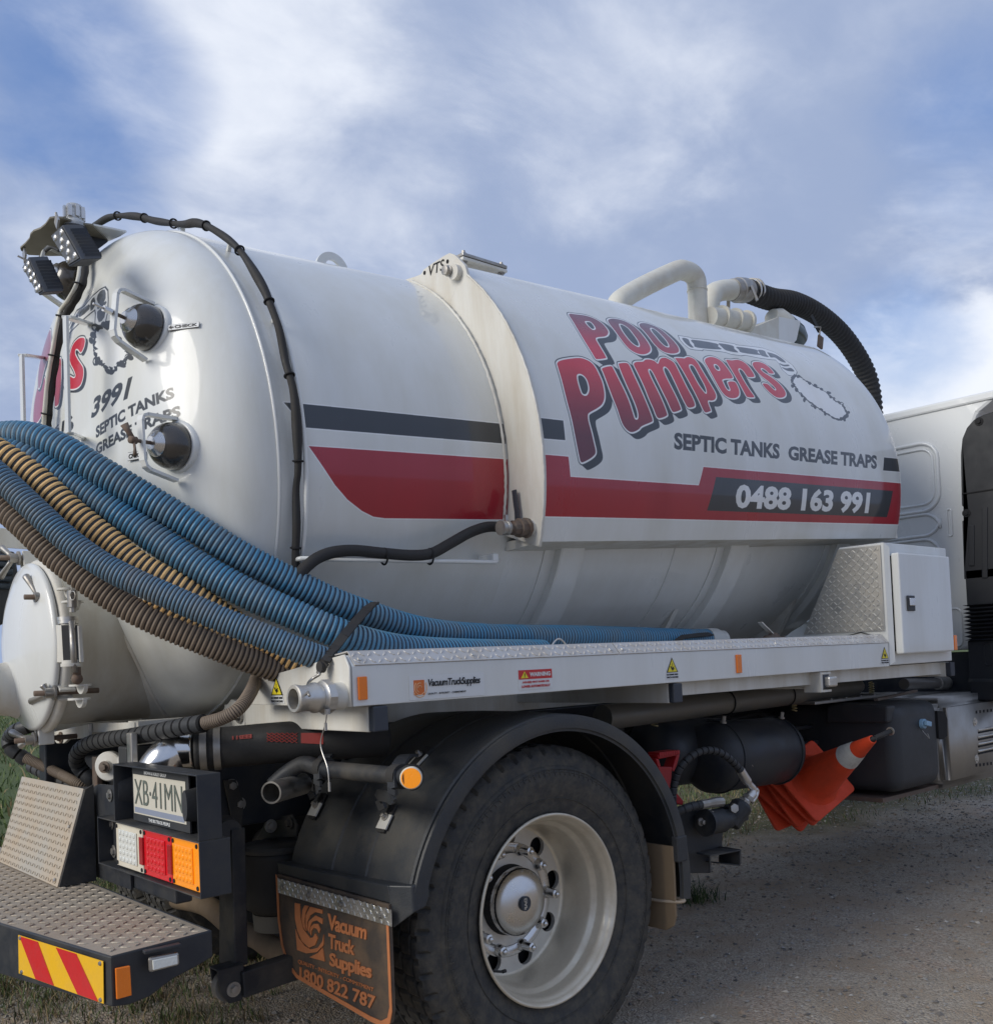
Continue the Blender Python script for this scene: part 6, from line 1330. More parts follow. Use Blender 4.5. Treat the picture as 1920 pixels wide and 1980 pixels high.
bm = B(); revolve(bm, c, (-.8, -.6, 0), [(-.02, 0), (-.02, .048), (.0, .048), (.004, .044), (.006, .020), (.02, .016), (.02, 0)], 32); mk('flange', bm, cream, dfl, auto=40)
c2_ = at(*zg(1745, 965), 'x', -.99); bm = B(); revolve(bm, c2_, (-.85, -.5, 0), [(-.12, .024), (0, .024), (0, .017), (-.12, .017)], 24); mk('drain_pipe', bm, cream, dfl, auto=40)
bm = B(); bar(bm, c2_+Vector((0, 0, .03)), at(275, 1440, 'x', -.9), .03, .02); mk('drain_strut', bm, cream, dfl)
bolt('drain_nut', c+Vector((-.016, -.012, 0)), (-.8, -.6, 0), .012, .014, rusty, dfl)
pv = sub('tip_pivot', truck, (-.95, 1., 1.12)); 
bm = B(); q = [at(*zg(*p), 'x', -1.0) for p in ((725, 560), (1250, 440), (1250, 640), (960, 660), (900, 715), (800, 715), (735, 640))]; slab(bm, q, (.012, 0, 0)); mk('pivot_plate', bm, cream, pv, bevel=.002)
bm = B(); q = [at(*zg(*p), 'x', -.985) for p in ((1250, 430), (1900, 420), (1900, 540), (1250, 560))]; slab(bm, q, (.02, 0, 0)); mk('pivot_beam', bm, cream, pv)
bolt('pivot_bolt', at(*zg(862, 632), 'x', -1.002), X_, .013, .014, rusty, pv)
# long pipe under the rail, in front of the wheel
lpp = sub('exhaust_pipe', truck, (1.8, .35, 1.06))
a_, b_ = at(1165, 1388, 'y', .36), at(1650, 1328, 'y', .36)
bm = B(); dd = (b_-a_); L_ = dd.length; revolve(bm, a_, dd, [(0, 0), (0, .050), (L_, .050), (L_+.06, .030), (L_+.075, .018), (L_+.075, 0)], 32); mk('pipe', bm, pmat('dusty_grey_pipe', (.16, .155, .14), .42, .5, dirt=(.2, .17, .12), damt=.5), lpp, auto=40)
for f in (.42, .67): bm = B(); c = a_.lerp(b_, f); tube(bm, [c+Vector((0, math.cos(t)*.053, math.sin(t)*.053)) for t in np.linspace(0, 6.28, 28)[:-1]], .003, 6, closed=True); mk('pipe_tie', bm, drk, lpp, smooth=True)
for p in ((za(30, 290)), za(1500, 140), z6(1245, 160)):
    c = at(*p, 'y', .40); bm = B(); tube(bm, [c+Vector((.012*math.cos(t*6), .012*math.sin(t*6), .05-.012*t)) for t in np.linspace(0, 6.3, 100)], .0032, 6); mk('spring', bm, pmat('brass_spring', (.45, .38, .20), .4, .8) if 'brass_spring' not in MATS else MATS['brass_spring'], lpp, smooth=True)
# air tanks
at_ = sub('air_tank', truck, (1.35, .35, .8)); ya_ = .36
Aa, Ab = at(1365, 1466, 'y', ya_), at(1505, 1450, 'y', ya_)
r_a = .152; dd = (Ab-Aa); L_ = dd.length
bm = B(); revolve(bm, Aa, dd, [(-.045, 0), (-.040, .06), (-.025, .11), (0, r_a-.012), (.02, r_a), (L_-.02, r_a), (L_, r_a-.010), (L_+.03, .09), (L_+.04, 0)], 56); mk('tank_body', bm, black, at_, smooth=True)
for f in (.12, .93): 
    bm = B(); c = Aa.lerp(Ab, f); u, v = frame_of(dd); tube(bm, [c+(u*math.cos(t)+v*math.sin(t))*(r_a+.002) for t in np.linspace(0, 6.28, 48)[:-1]], .005, 6, closed=True); mk('tank_strap', bm, black, at_, smooth=True)
    bolt('strap_bolt', c+Vector((0, -.05, r_a*.97)), (0, -.2, 1), .009, .03, steel, at_)
bm = B(); c = at(*za(1063, 745), 'y', .215); u = Vector((.25, -1, .1)).normalized(); revolve(bm, c, u, [(0, 0), (0, .012), (.001, .012), (.001, 0)], 20); mk('tank_sticker', bm, alu, at_)
bm = B(); A2 = Aa+Vector((-.17, .16, .03)); revolve(bm, A2, dd, [(-.045, 0), (-.03, .10), (0, r_a-.01), (.02, r_a), (.30, r_a), (.33, .1), (.34, 0)], 48); mk('tank_body', bm, black, sub('air_tank', truck, tuple(A2)), smooth=True)
# dark bulk of gearbox, valves and brackets behind
eq = sub('underframe_equipment', truck, (1.8, .9, .85))
for (x0_, y0_, z0_, x1_, y1_, z1_) in ((.75, .55, .86, 1.0, .75, 1.02), (1.2, .6, .90, 1.5, .78, 1.04), (1.55, .50, .80, 1.62, .78, .98), (1.9, .45, .88, 2.3, .5, .90), (1.65, .42, .80, 2.3, .46, .825), (1.75, .6, .70, 1.9, .78, .95)):
    bm = B(); box(bm, (x0_, y0_, z0_), (x1_, y1_, z1_)); mk('bracket', bm, black, eq, bevel=.008)
for i in range(6): bm = B(); tube(bm, cr([(.7+.3*i, .7, 1.02), (.8+.3*i, .66+.02*i, .94), (1.0+.3*i, .68, .96), (1.15+.3*i, .72, .86)], 6), .010, 8); mk('air_line', bm, rubber, eq, smooth=True)
for x_ in (1.7, 1.85, 2.0, 2.15): bm = B(); cyl(bm, (x_, .455, .86), (x_, .449, .86), .014, 14); mk('bracket_hole', bm, drk, eq)
# pump, its bracket and hose
pm_ = sub('hydraulic_pump', truck, (1.15, .2, .6)); yq = .16
zq = lambda x, y, Y=yq: at(*za(x, y), 'y', Y)
bm = B(); slab(bm, [zq(250, 1230), zq(440, 1230), zq(760, 1230), zq(745, 1610), zq(770, 1640), zq(620, 1720), zq(620, 1900), zq(350, 1900), zq(300, 1560)], (0, .02, 0)); mk('pump_bracket', bm, black, pm_, bevel=.003)
bm = B(); q = [zq(470, 1690), zq(620, 1715), zq(945, 1645), zq(770, 1620)]; slab(bm, [zq(470, 1680, .12), zq(620, 1712, .06), zq(935, 1650, .06), zq(770, 1618, .16)], (0, 0, -.006)); slab(bm, [zq(612, 1715, .06), zq(628, 1715, .06), zq(628, 1890, .06), zq(612, 1895, .06)], (0, .006, 0)); slab(bm, [zq(928, 1645, .06), zq(945, 1655, .06), zq(945, 1800, .06), zq(928, 1825, .06)], (0, .10, 0)); slab(bm, [zq(700, 1800, .1), zq(928, 1825, .06), zq(928, 1812, .06), zq(700, 1790, .1)], (0, .08, 0)); mk('bracket_channel', bm, dblack, pm_, bevel=.002)
bm = B(); pa, pb = zq(560, 1370, .10), zq(800, 1330, .10); dd = pb-pa; revolve(bm, pa, dd, [(0, 0), (0, .052), (.012, .052), (.014, .044), (.04, .047), (dd.length*.7, .048), (dd.length*.75, .040), (dd.length, .038), (dd.length+.02, .03), (dd.length+.02, 0)], 28); mk('pump_body', bm, dblack, pm_, auto=40)
bm = B(); p = zq(920, 1230, .09); revolve(bm, p, (.5, -.2, .6), [(-.07, 0), (-.07, .042), (.02, .044), (.035, .03), (.035, 0)], 10); box(bm, (p.x-.06, p.y-.02, p.z-.045), (p.x+.035, p.y+.05, p.z+.02)); mk('pump_head', bm, dblack, pm_, auto=30, bevel=.004)
bolt('pump_plug', zq(850, 1215, .065), (-.4, -.9, .1), .020, .018, steel, pm_, False)
for p in ((510, 1360), (600, 1265), (605, 1445)): bolt('pump_bolt', zq(*p, .10), (0, -1, 0), .010, .02, steel, pm_)
hyd = [zq(225, 1215, .2), zq(222, 1080, .19), zq(248, 920, .18), zq(300, 790, .16), zq(390, 690, .14), zq(480, 630, .13), zq(580, 605, .12), zq(680, 615, .11), zq(780, 665, .10), zq(860, 735, .10), zq(935, 815, .10)]
P = resample(cr(hyd, 8), .004); bm = B(); tube(bm, P, lambda i: .0150 if i % 7 else .0125, 14, mi=lambda i: 0 if i % 7 else 1); mk('hydraulic_hose', bm, [plastic, drk], pm_, auto=30)
bm = B(); F_ = cr([zq(930, 812, .10), zq(985, 900, .10), zq(1030, 965, .10), zq(1068, 1010, .10), zq(1060, 1060, .10), zq(1015, 1110, .10), zq(975, 1150, .10)], 6); tube(bm, F_, lambda i: .0185 if i < 10 else (.0145 if i < 24 else .0195), 16); mk('hose_elbow', bm, chrome, pm_, auto=40)
bm = B(); F_ = cr([zq(1095, 1010, .10), zq(1110, 1040, .10), zq(1090, 1100, .10), zq(1055, 1150, .10)], 6); tube(bm, F_, .009, 12); mk('branch_elbow', bm, chrome, pm_, smooth=True)
for p in ((960, 1170), (1000, 1130)): bolt('union_nut', zq(*p, .10), (.5, -.3, .7), .026, .02, steel, pm_, False)
bm = B(); P = resample(cr([zq(250, 1260, .14), zq(340, 1225, .12), zq(430, 1195, .11), zq(515, 1180, .10)], 8), .004); tube(bm, P, lambda i: .0175 if i % 8 else .0145, 14); mk('supply_hose', bm, plastic, pm_, auto=30)
bm = B(); tube(bm, [zq(510, 1182, .10), zq(620, 1160, .10), zq(640, 1156, .10), zq(730, 1148, .10)], lambda i: (.019, .018, .020, .021)[i], 10); mk('supply_fitting', bm, steel, pm_, auto=30)
# fuel tank and silencer
ft = sub('fuel_tank', truck, (2.55, .3, .6))
bm = B(); xa, xb, ya2, yb2, za2, zb2 = 2.33, 2.80, .035, .72, .575, 1.0
box(bm, (xa, ya2, za2), (xb, yb2, zb2)); bmesh.ops.bevel(bm, geom=[e for e in bm.edges], offset=.065, segments=5, affect='EDGES', profile=.5); mk('tank_body', bm, plastic, ft, smooth=True)
bm = B(); q = [at(*z6(*p), 'x', 2.30) for p in ((1000, 330), (1000, 240), (1060, 222), (1330, 240), (1330, 330))]; slab(bm, q, (.08, 0, 0)); mk('tank_shoulder', bm, plastic, ft, bevel=.01)
fc = at(*z6(1530, 345), 'y', .030); bm = B(); revolve(bm, fc+Vector((0, .022, 0)), (0, -1, 0), [(0, .052), (.001, .060), (.016, .060), (.017, .050), (.004, .046), (.0, 0)], 32); mk('filler_recess', bm, drk, ft, smooth=True)
bm = B(); c = at(*z6(1535, 335), 'y', .015); cyl(bm, c+Vector((0, .03, 0)), c, .024, 20); bar(bm, c+Vector((0, -.012, 0))-Vector((.022, 0, -.006)), c+Vector((.026, -.012, -.004)), .024, .018, (0, 1, 0)); mk('filler_cap', bm, bluecap, ft, bevel=.003)
bm = B(); tube(bm, cr([c+Vector((0, .02, -.03)), c+Vector((.01, .0, -.06)), c+Vector((.035, .0, -.075)), c+Vector((.04, .01, -.05))], 6), .0015, 6); mk('cap_chain', bm, steel, ft, smooth=True)
sm = sub('silencer_box', truck, (3.2, .3, .55))
bm = B(); box(bm, (2.83, .03, .53), (3.75, .72, 1.0)); bmesh.ops.bevel(bm, geom=[e for e in bm.edges], offset=.05, segments=5, affect='EDGES'); mk('silencer_cover', bm, silver, sm, smooth=True)
bm = B(); slab(bm, [at(*z6(1600, 265), 'y', .0275), at(*z6(1640, 270), 'y', .0275), at(*z6(1655, 310), 'y', .0275), at(*z6(1655, 400), 'y', .0275), at(*z6(1635, 420), 'y', .0275), at(*z6(1610, 415), 'y', .0275)], (0, .02, 0)); mk('cover_opening', bm, drk, sm)
for k in range(4):
    z_ = 370+k*38; q = [at(*z6(1822, z_), 'y', .028), at(*z6(1925, z_-10), 'y', .028)]; bm = B(); q[1] = Vector((q[1].x+.12, q[1].y, q[0].z)); tube(bm, [q[0], q[1]], .007, 10, flat=.8); mk('louvre', bm, alu, sm, smooth=True)
    bm = B(); tube(bm, [q[0]+Vector((0, 0, -.013)), q[1]+Vector((0, 0, -.013))], .005, 8); mk('louvre_slot', bm, drk, sm)
for yy in (272, 560):
    for k in range(5):
        bm = B(); c = at(*z6(1812+k*20, yy-k*2.5), 'y', .029); box(bm, (c.x-.010, c.y-.001, c.z-.008), (c.x+.010, c.y+.003, c.z+.008)); mk('vent_slot', bm, drk, sm, bevel=.002)
for p in (z6(1803, 325), z6(1812, 525)): bolt('cover_bolt', at(*p, 'y', .029), (0, -1, 0), .014, .008, alu, sm)
bm = B(); box(bm, (2.05, .28, 1.015), (2.86, .75, 1.03)); mk('top_cover', bm, silver, sm, bevel=.003)
for k in range(4): bm = B(); bar(bm, (2.2+.14*k, .28, 1.033), (2.24+.14*k, .75, 1.033), .012, .006); mk('cover_rib', bm, silver, sm)
bm = B(); cyl(bm, at(*z6(1420, 120), 'y', .3), at(*z6(1600, 115), 'y', .3), .030, 20); mk('water_trap', bm, pmat('smoked_bowl', (.12, .11, .10), .3, coat=.5), sm, auto=40)
bm = B(); cyl(bm, at(*z6(1600, 116), 'y', .3), at(*z6(1650, 114), 'y', .3), .036, 24); cyl(bm, at(*z6(1650, 114), 'y', .3), at(*z6(1680, 112), 'y', .3), .010, 12); mk('trap_head', bm, alu, sm, auto=40)
bm = B(); box(bm, (2.30, .1, .535), (3.6, .7, .555)); mk('tray_under', bm, rusty, sm)
bm = B(); bar(bm, (2.38, .15, 1.02), (3.0, .25, 1.03), .02, .012); mk('rusty_bar', bm, rusty, sm)
# ================================================================= cab
cb2 = sub('cab', truck, (3.6, 1.22, 1.2)); XCB = 3.50
tl_, tr_ = zcab(250, 320), zcab(1240, 110)
ZT = 2.655
bm = B(); q = [(XCB, .175, 1.235), (XCB, .140, 1.30), (XCB, .125, 1.7), (XCB, .135, 2.35), (XCB, .05, 2.55), (XCB, -.12, ZT), (XCB, 2.56, ZT), (XCB, 2.3, 2.35), (XCB, 2.3, 1.235)]
bm = B(); hexa(bm, q, [(XCB+1.8, y, z) for _, y, z in q]); mk('rear_wall', bm, cabw, cb2, bevel=.02)
bm = B(); slab(bm, [(XCB-.012, -.12, ZT-.045), (XCB-.012, 2.56, ZT-.045), (XCB-.012, 2.56, ZT+.004), (XCB-.012, -.12, ZT+.004)], (.05, 0, 0)); mk('roof_edge', bm, cabw, cb2, bevel=.012)
def rrect(x, y0, y1, z0, z1, r, n=6):
    P = []
    for (cy, cz, a0) in ((y1-r, z1-r, 0), (y0+r, z1-r, 90), (y0+r, z0+r, 180), (y1-r, z0+r, 270)):
        for k in range(n+1): t = R_(a0+90*k/n); P.append(Vector((x, cy+r*math.cos(t), cz+r*math.sin(t))))
    return P
def swage(y0, y1, z0, z1, r, w=.012):
    bm = B(); tube(bm, rrect(XCB, y0, y1, z0, z1, r), w, 8, closed=True, ref=(1, 0, 0), flat=1.); mk('swage', bm, cabw, cb2, smooth=True)
ys = at(*zcab(795, 900), 'x', XCB).y; swage(ys, 1.9, at(*zcab(600, 1290), 'x', XCB).z, at(*zcab(600, 612), 'x', XCB).z, .10)
ys2 = at(*zcab(745, 900), 'x', XCB).y; swage(ys2, 1.85, at(*zcab(600, 1225), 'x', XCB).z, at(*zcab(600, 672), 'x', XCB).z, .07, .008)
swage(at(*zcab(812, 1400), 'x', XCB).y, 1.9, at(*zcab(600, 1535), 'x', XCB).z, at(*zcab(600, 1322), 'x', XCB).z, .09, .010)
swage(at(*zcab(810, 1700), 'x', XCB).y, 1.9, 1.45, at(*zcab(650, 1565), 'x', XCB).z, .09, .010)
yk = at(*zcab(908, 1400), 'x', XCB).y; swage(yk-.012, yk+.012, at(*zcab(908, 1530), 'x', XCB).z, at(*zcab(908, 1262), 'x', XCB).z, .011, .006)
yk = at(*zc(1370, 1290), 'x', XCB).y; swage(yk-.03, yk+.12, at(*zc(1370, 1500), 'x', XCB).z, at(*zc(1370, 1025), 'x', XCB).z, .03, .007)
# intake duct behind the cab
ivk = pmat('intake_black', (.008, .010, .014), .5, dirt=(.03, .03, .03), damt=.3)
idk = sub('air_intake', truck, (3.3, .0, 1.3)); XI = 3.36
q = [at(*zcab(*p), 'x', XI) for p in ((1055, 1960), (1048, 1600), (1035, 1380), (1050, 1370), (1100, 1310), (1050, 1240), (1030, 1225), (1022, 900), (1020, 720), (1035, 560), (1080, 450), (1150, 370), (1240, 320), (1345, 285))]
yR = -.20; top = q[-1]; q2 = q+[Vector((XI, yR, top.z+.02)), Vector((XI, yR, q[0].z))]
bm = B(); hexa(bm, q2, [p+Vector((.12, 0, 0)) for p in q2]); bmesh.ops.triangulate(bm, faces=[f for f in bm.faces if len(f.verts) > 4]); mk('intake_duct', bm, ivk, idk, bevel=.004)
zs = at(*zcab(1030, 1110), 'x', XI).z; bm = B(); box(bm, (XI-.006, yR, zs-.003), (XI+.0, q[7].y, zs+.003)); mk('duct_seam', bm, drk, idk)
for a, b in (((1128, 1420), (1128, 1830)), ((1260, 1240), (1260, 1950))):
    p, r = at(*zcab(*a), 'x', XI-.001), at(*zcab(*b), 'x', XI-.001); bm = B(); bar(bm, p, r, .03, .010, (1, 0, 0)); mk('duct_rib', bm, ivk, idk, bevel=.004)
for a in ((1200, 385), (1075, 1300)): bolt('duct_bolt', at(*zcab(*a), 'x', XI-.002), X_, .014, .01, drk, idk)
q = [at(*zc(*p), 'x', XI) for p in ((1490, 860), (1490, 1000))]; y_e = q[0].y; zt0, zb0 = q[0].z, q[1].z
bm = B(); slab(bm, [(XI, y_e, zb0), (XI, yR, zb0-.0), (XI, yR, zt0+.14), (XI, y_e, zt0+.14)], (.12, 0, 0)); mk('duct_lower', bm, ivk, idk, bevel=.006)
zbl0, zbl1 = at(*zc(1470, 1430), 'x', XI).z, at(*zc(1470, 985), 'x', XI).z
ylb = at(*zc(1455, 1200), 'x', XI-.02).y; n_r = 9; bm = B(); prev = None
for i in range(n_r*2+1):
    z_ = zbl1+(zbl0-zbl1)*i/(n_r*2); o = .028 if i % 2 else 0.
    r = [bm.verts.new(p) for p in ((XI-.02-.0+o, ylb-o, z_), (XI-.02+o, yR, z_), (XI+.14-o, yR, z_), (XI+.14-o, ylb-o, z_))]
    if prev: 
        for k in range(4): bm.faces.new((prev[k], prev[(k+1) % 4], r[(k+1) % 4], r[k]))
    prev = r
mk('bellows', bm, ivk, idk)
q = [at(*zc(*p), 'x', XI) for p in ((1500, 1440), (1500, 1960))]
bm = B(); box(bm, (XI, yR, q[1].z-.1), (XI+.3, q[0].y, zbl0)); mk('filter_housing', bm, ivk, idk, bevel=.01)
bm = B(); swp = at(*zc(1765, 1600), 'x', XI-.001); tube(bm, [p+Vector((-.14-.001, 0, 0)) for p in rrect(XCB, swp.y-.02, swp.y+.02, swp.z-.06, swp.z+.06, .02)], .004, 6, closed=True); mk('housing_rib', bm, ivk, idk, smooth=True)
bm = B(); box(bm, (3.52, .18, .75), (3.9, 2.2, 1.22)); mk('cab_underside', bm, black, cb2)
bm = B(); bar(bm, at(*z6(1770, 100), 'x', 3.3), at(*z6(1900, 105), 'x', 3.3)+Vector((0, -.2, 0)), .02, .015); mk('cab_stay', bm, dblack, cb2)
for o_, nm in (((3.75, 1.0, .52), 'gearbox'),):
    bm = B(); box(bm, (3.2, .8, .45), (4.6, 1.6, 1.0)); mk('gearbox', bm, black, ch_, bevel=.05)
fw = sub('far_front_wheel', truck, (4.9, 2.2, HZ))
o = bpy.data.objects.new('tyre', ty1.data); COL.objects.link(o); o.parent = fw; o.matrix_parent_inverse = Matrix.Translation(fw.matrix_world.translation).inverted(); o.location = (4.9, 2.1, 0)
fw = sub('front_wheel', truck, (4.9, 0, HZ))
o = bpy.data.objects.new('tyre', ty1.data); COL.objects.link(o); o.parent = fw; o.matrix_parent_inverse = Matrix.Translation(fw.matrix_world.translation).inverted(); o.location = (4.9, .02, 0)
# ================================================================= loose things: hoses, straps, cones, chock
def loose(name, label, cat, loc, group=None): 
    e = empty(name, loc, label=label, category=cat)
    if group: e['group'] = group
    return e
def hose(name, label, pts, rad, pitch, mats, depth, seg=22, rib=.62):
    P = [at(x, y, 'y', yy) for x, y, yy in pts]; e = loose(name, label, 'hose', tuple(P[-1]), 'suction hoses slung in the side tray')
    o = corr('hose_wall', P, rad, pitch, mats, e, depth, seg, rib); return e, P
gA = [(-60, 862, .95), (0, 846, .82), (60, 846, .73), (120, 868, .66), (188, 908, .60), (283, 963, .53), (370, 1015, .47), (448, 1064, .42), (525, 1106, .38), (640, 1162, .33), (724, 1193, .31), (820, 1220, .31), (940, 1231, .33), (1100, 1232, .35), (1220, 1234, .36), (1300, 1236, .36), (1375, 1237, .36)]
eA, PA = hose('suction_hose', 'thick bright blue ribbed hose on top of the bundle, reaching farthest along the tray', gA, .0455, .0155, [hblue, hgr_b], .0042)
dA = (PA[-1]-PA[-2]).normalized(); bm = B(); revolve(bm, PA[-1]-dA*.04, dA, [(0, .046), (0, .050), (.07, .050), (.075, .042), (.12, .042), (.12, 0)], 28); mk('end_coupling', bm, pmat('clear_hose_end', (.45, .45, .42), .3), eA, auto=40)
gB = [(-40, 872, .84), (20, 878, .76), (67, 893, .71), (145, 939, .65), (215, 984, .59), (283, 1030, .53), (370, 1088, .45), (478, 1148, .36), (572, 1190, .29), (640, 1219, .24), (700, 1240, .22), (780, 1256, .22), (900, 1262, .24), (1050, 1262, .26)]
hose('suction_hose', 'second blue ribbed hose from the top, lying between the first and the orange one', gB, .0465, .0150, [hblue, hgr_b], .0042)
gC = [(-40, 858, .78), (0, 878, .73), (70, 926, .67), (140, 992, .61), (208, 1046, .56), (270, 1094, .51), (360, 1146, .45), (450, 1205, .41), (520, 1247, .38), (590, 1286, .33), (640, 1300, .31)]
hose('suction_hose', 'black hose with thin orange ribs crossing under the thin blue hose', gC, .0425, .0178, [horan, hdark], .0042, rib=.42)
gD = [(-40, 890, .70), (0, 922, .66), (67, 985, .59), (135, 1047, .53), (202, 1094, .47), (269, 1128, .41), (370, 1172, .33), (438, 1202, .28), (520, 1234, .22), (600, 1266, .17), (680, 1292, .15)]
hose('suction_hose', 'thin faded blue-grey hose with closely spaced ribs, fourth from the top', gD, .0365, .0112, [hblue2, hdark], .0032, rib=.66)
gE = [(-40, 940, .80), (0, 974, .75), (50, 1019, .69), (101, 1069, .64), (168, 1122, .58), (236, 1167, .53), (303, 1202, .48), (404, 1245, .42), (480, 1275, .39), (560, 1302, .37), (620, 1322, .36)]
hose('suction_hose', 'brown grimy ribbed hose lowest of the bundle', gE, .0405, .0142, [hbrown, hbrd], .0042, rib=.6)
cC2 = [(290, 1152, .50), (330, 1180, .47), (404, 1222, .44), (470, 1252, .41), (530, 1276, .39), (580, 1294, .37), (630, 1312, .35)]
hose('suction_hose', 'orange ribbed hose half hidden between the thin blue and the brown hoses', cC2, .0385, .0172, [horan, hdark], .0050, rib=.42)
lt_ = sub('far_side_tray', truck, (.7, 2.3, 1.24))
bm = B(); hexa(bm, [(X0, 2*TY-y, z) for y, z in ep], [(X0+2.9, 2*TY-y, z) for y, z in ep]); mk('side_rail', bm, cream, lt_)
bm = B(); slab(bm, [(X0-.01, 1.95, 1.20), (X0-.01, 2.42, 1.20), (X0-.01, 2.42, 1.36), (X0-.01, 1.95, 1.36)], (-.006, 0, 0)); mk('end_plate', bm, cream, lt_)
bm = B(); box(bm, (-.7, 1.85, .62), (.6, 2.46, 1.12)); mk('far_mudguard', bm, guardm, truck, bevel=.08)
fe = sub('far_side_fittings', truck, (-.9, 1.9, 1.6))
bm = B(); q = [at(*p, 'y', 1.75) for p in ((-30, 1018), (52, 1026), (58, 1062), (-30, 1056))]; slab(bm, q, (0, .01, 0)); o = mk('far_bracket', bm, cream, fe)
bm = B(); q = [at(*p, 'y', 1.9) for p in ((-40, 1062), (30, 1066), (36, 1110), (20, 1200), (-40, 1230))]; slab(bm, q, (0, .12, 0)); mk('far_housing', bm, black, fe, bevel=.01)
for k_ in range(5): mk('far_rib', tube(B(), [at(-40, 1075+k_*14, 'y', 1.89), at(28-k_*2, 1078+k_*14, 'y', 1.89)], .012, 8), hgr_b, fe, smooth=True)
# rubber tie-down
st_ = loose('rubber_tie_strap', 'black rubber strap pulled over the blue hoses to the tray end', 'strap', tuple(at(616, 1290, 'y', .1)), 'rubber straps on the hoses')
sq = [at(725, 1166, 'y', .255), at(712, 1176, 'y', .19), at(690, 1200, 'y', .15), at(668, 1226, 'y', .125), at(645, 1256, 'y', .12), at(632, 1275, 'x', -.75), at(622, 1290, 'x', -.76)]
bm = B(); P = resample(cr(sq, 8), .02)
for i, (a, b) in enumerate(zip(P, P[1:])): bar(bm, a, b+(b-a)*.02, .026, .006, (1, -1, 1)) if False else bar(bm, a, b+(b-a)*.02, .026, .007, Vector((-1, -1, .3)))
mk('strap_band', bm, rubber, st_, auto=60)
bm = B(); a = sq[-1]; cyl(bm, a+Vector((-.008, 0, 0)), a+Vector((.006, 0, 0)), .016, 16); c = at(616, 1298, 'x', -.765); mk('strap_eye', bm, rubber, st_, auto=40)
bm = B(); tube(bm, cr([at(614, 1300, 'x', -.765), at(618, 1304, 'x', -.77), at(604, 1313, 'x', -.78), at(596, 1322, 'x', -.80), at(594, 1334, 'x', -.84), at(598, 1345, 'x', -.87)], 6), .0042, 8); mk('strap_hook', bm, steel, st_, smooth=True)
s2 = loose('rubber_tie_strap', 'short black strap round the far end of the blue hose by the tank', 'strap', tuple(at(1350, 1233, 'y', .30)), 'rubber straps on the hoses')
bm = B(); P = [at(1308, 1240, 'y', .28), at(1320, 1232, 'y', .29), at(1352, 1228, 'y', .305), at(1382, 1226, 'y', .33)]
for a, b in zip(P, P[1:]): bar(bm, a, b, .02, .006, (0, -1, 1))
mk('strap_band', bm, rubber, s2)
# cones
B3 = at(*z6(935, 640), 'y', .30); dT = Vector(ray(*z6(1257, 415))); cC = Vector(CAM); bb_ = (cC-B3).dot(dT); aa_ = dT.dot(dT); c2 = (cC-B3).length_squared-.50**2; A3 = cC+dT*((-bb_-math.sqrt(max(bb_*bb_-aa_*c2, 0)))/aa_); cax = (A3-B3).normalized()
rod_e = at(*z6(1345, 376), 'y', A3.y)
labels = ['uppermost orange traffic cone of the tilted stack, its white band and tip showing', 'second orange cone of the stack, only its square base edge showing', 'third orange cone of the stack, base turned a little from its neighbours', 'fourth orange cone of the stack, base nearly hidden', 'last orange cone of the stack, its base nearest the rear wheel']
CU_ = Vector(CU); Lc = .40
def cone_mesh(full):
    out = {}
    bm = B(); revolve(bm, (0, 0, 0), (0, 0, 1), [(.004, .128), (.010, .122), (.028, .108), (.05, .1015), (.29, .0560), (.378, .0393), (.49, .0185), (.492, .0145), (.485, .0145), (.02, .095)], 40, mi=lambda i: 0); out['body'] = bm
    b2 = B(); revolve(b2, (0, 0, 0), (0, 0, 1), [(.290, .0578), (.378, .0411)], 40); out['band'] = b2
    b3 = B(); s = .152; R3 = rrect(0, -s, s, -s, s, .022, 4); hexa(b3, [(p.y, p.z, -.012) for p in R3], [(p.y, p.z, .006) for p in R3]); bmesh.ops.bevel(b3, geom=[e for e in b3.edges if abs(e.verts[0].co.z-e.verts[1].co.z) < .001], offset=.004, segments=1, affect='EDGES'); out['base'] = b3
    return out
cm_ = cone_mesh(True); meshes = {}
for k, m_ in (('body', cone_o), ('band', cone_w), ('base', cone_o)):
    bmesh.ops.recalc_face_normals(cm_[k], faces=cm_[k].faces); me = bpy.data.meshes.new('cone_'+k); cm_[k].to_mesh(me); cm_[k].free(); me.materials.append(m_); me.set_sharp_from_angle(angle=R_(40)) if k != 'base' else None
    if k != 'base': me.shade_smooth()
    meshes[k] = me
zq_ = cax.to_track_quat('Z', 'Y').to_matrix().to_4x4()
for i, lab in enumerate(labels):
    off = -cax*.050*i+Vector(CR)*(-.010*i)+CU_*(.002*i)
    rot = Matrix.Rotation(R_((28, 34, 22, 38, 14)[i]), 4, 'Z')
    e = bpy.data.objects.new('traffic_cone', None); COL.objects.link(e); e.matrix_world = Matrix.Translation(B3-cax*.0+off) @ zq_ @ rot; tag(e, label=lab, category='traffic cone', group='orange traffic cones stacked on a rod')
    for k in ('body', 'band', 'base'):
        if i > 0 and k == 'band': continue
        o = bpy.data.objects.new('cone_'+k, meshes[k]); COL.objects.link(o); o.parent = e
crd = sub('cone_rod', truck, tuple(rod_e)); bm = B(); tube(bm, [B3-cax*.25, A3, rod_e], .0115, 14); mk('rod', bm, rubber, crd, smooth=True)
bolt('rod_bolt', rod_e, (rod_e-A3), .012, .012, steel, crd)
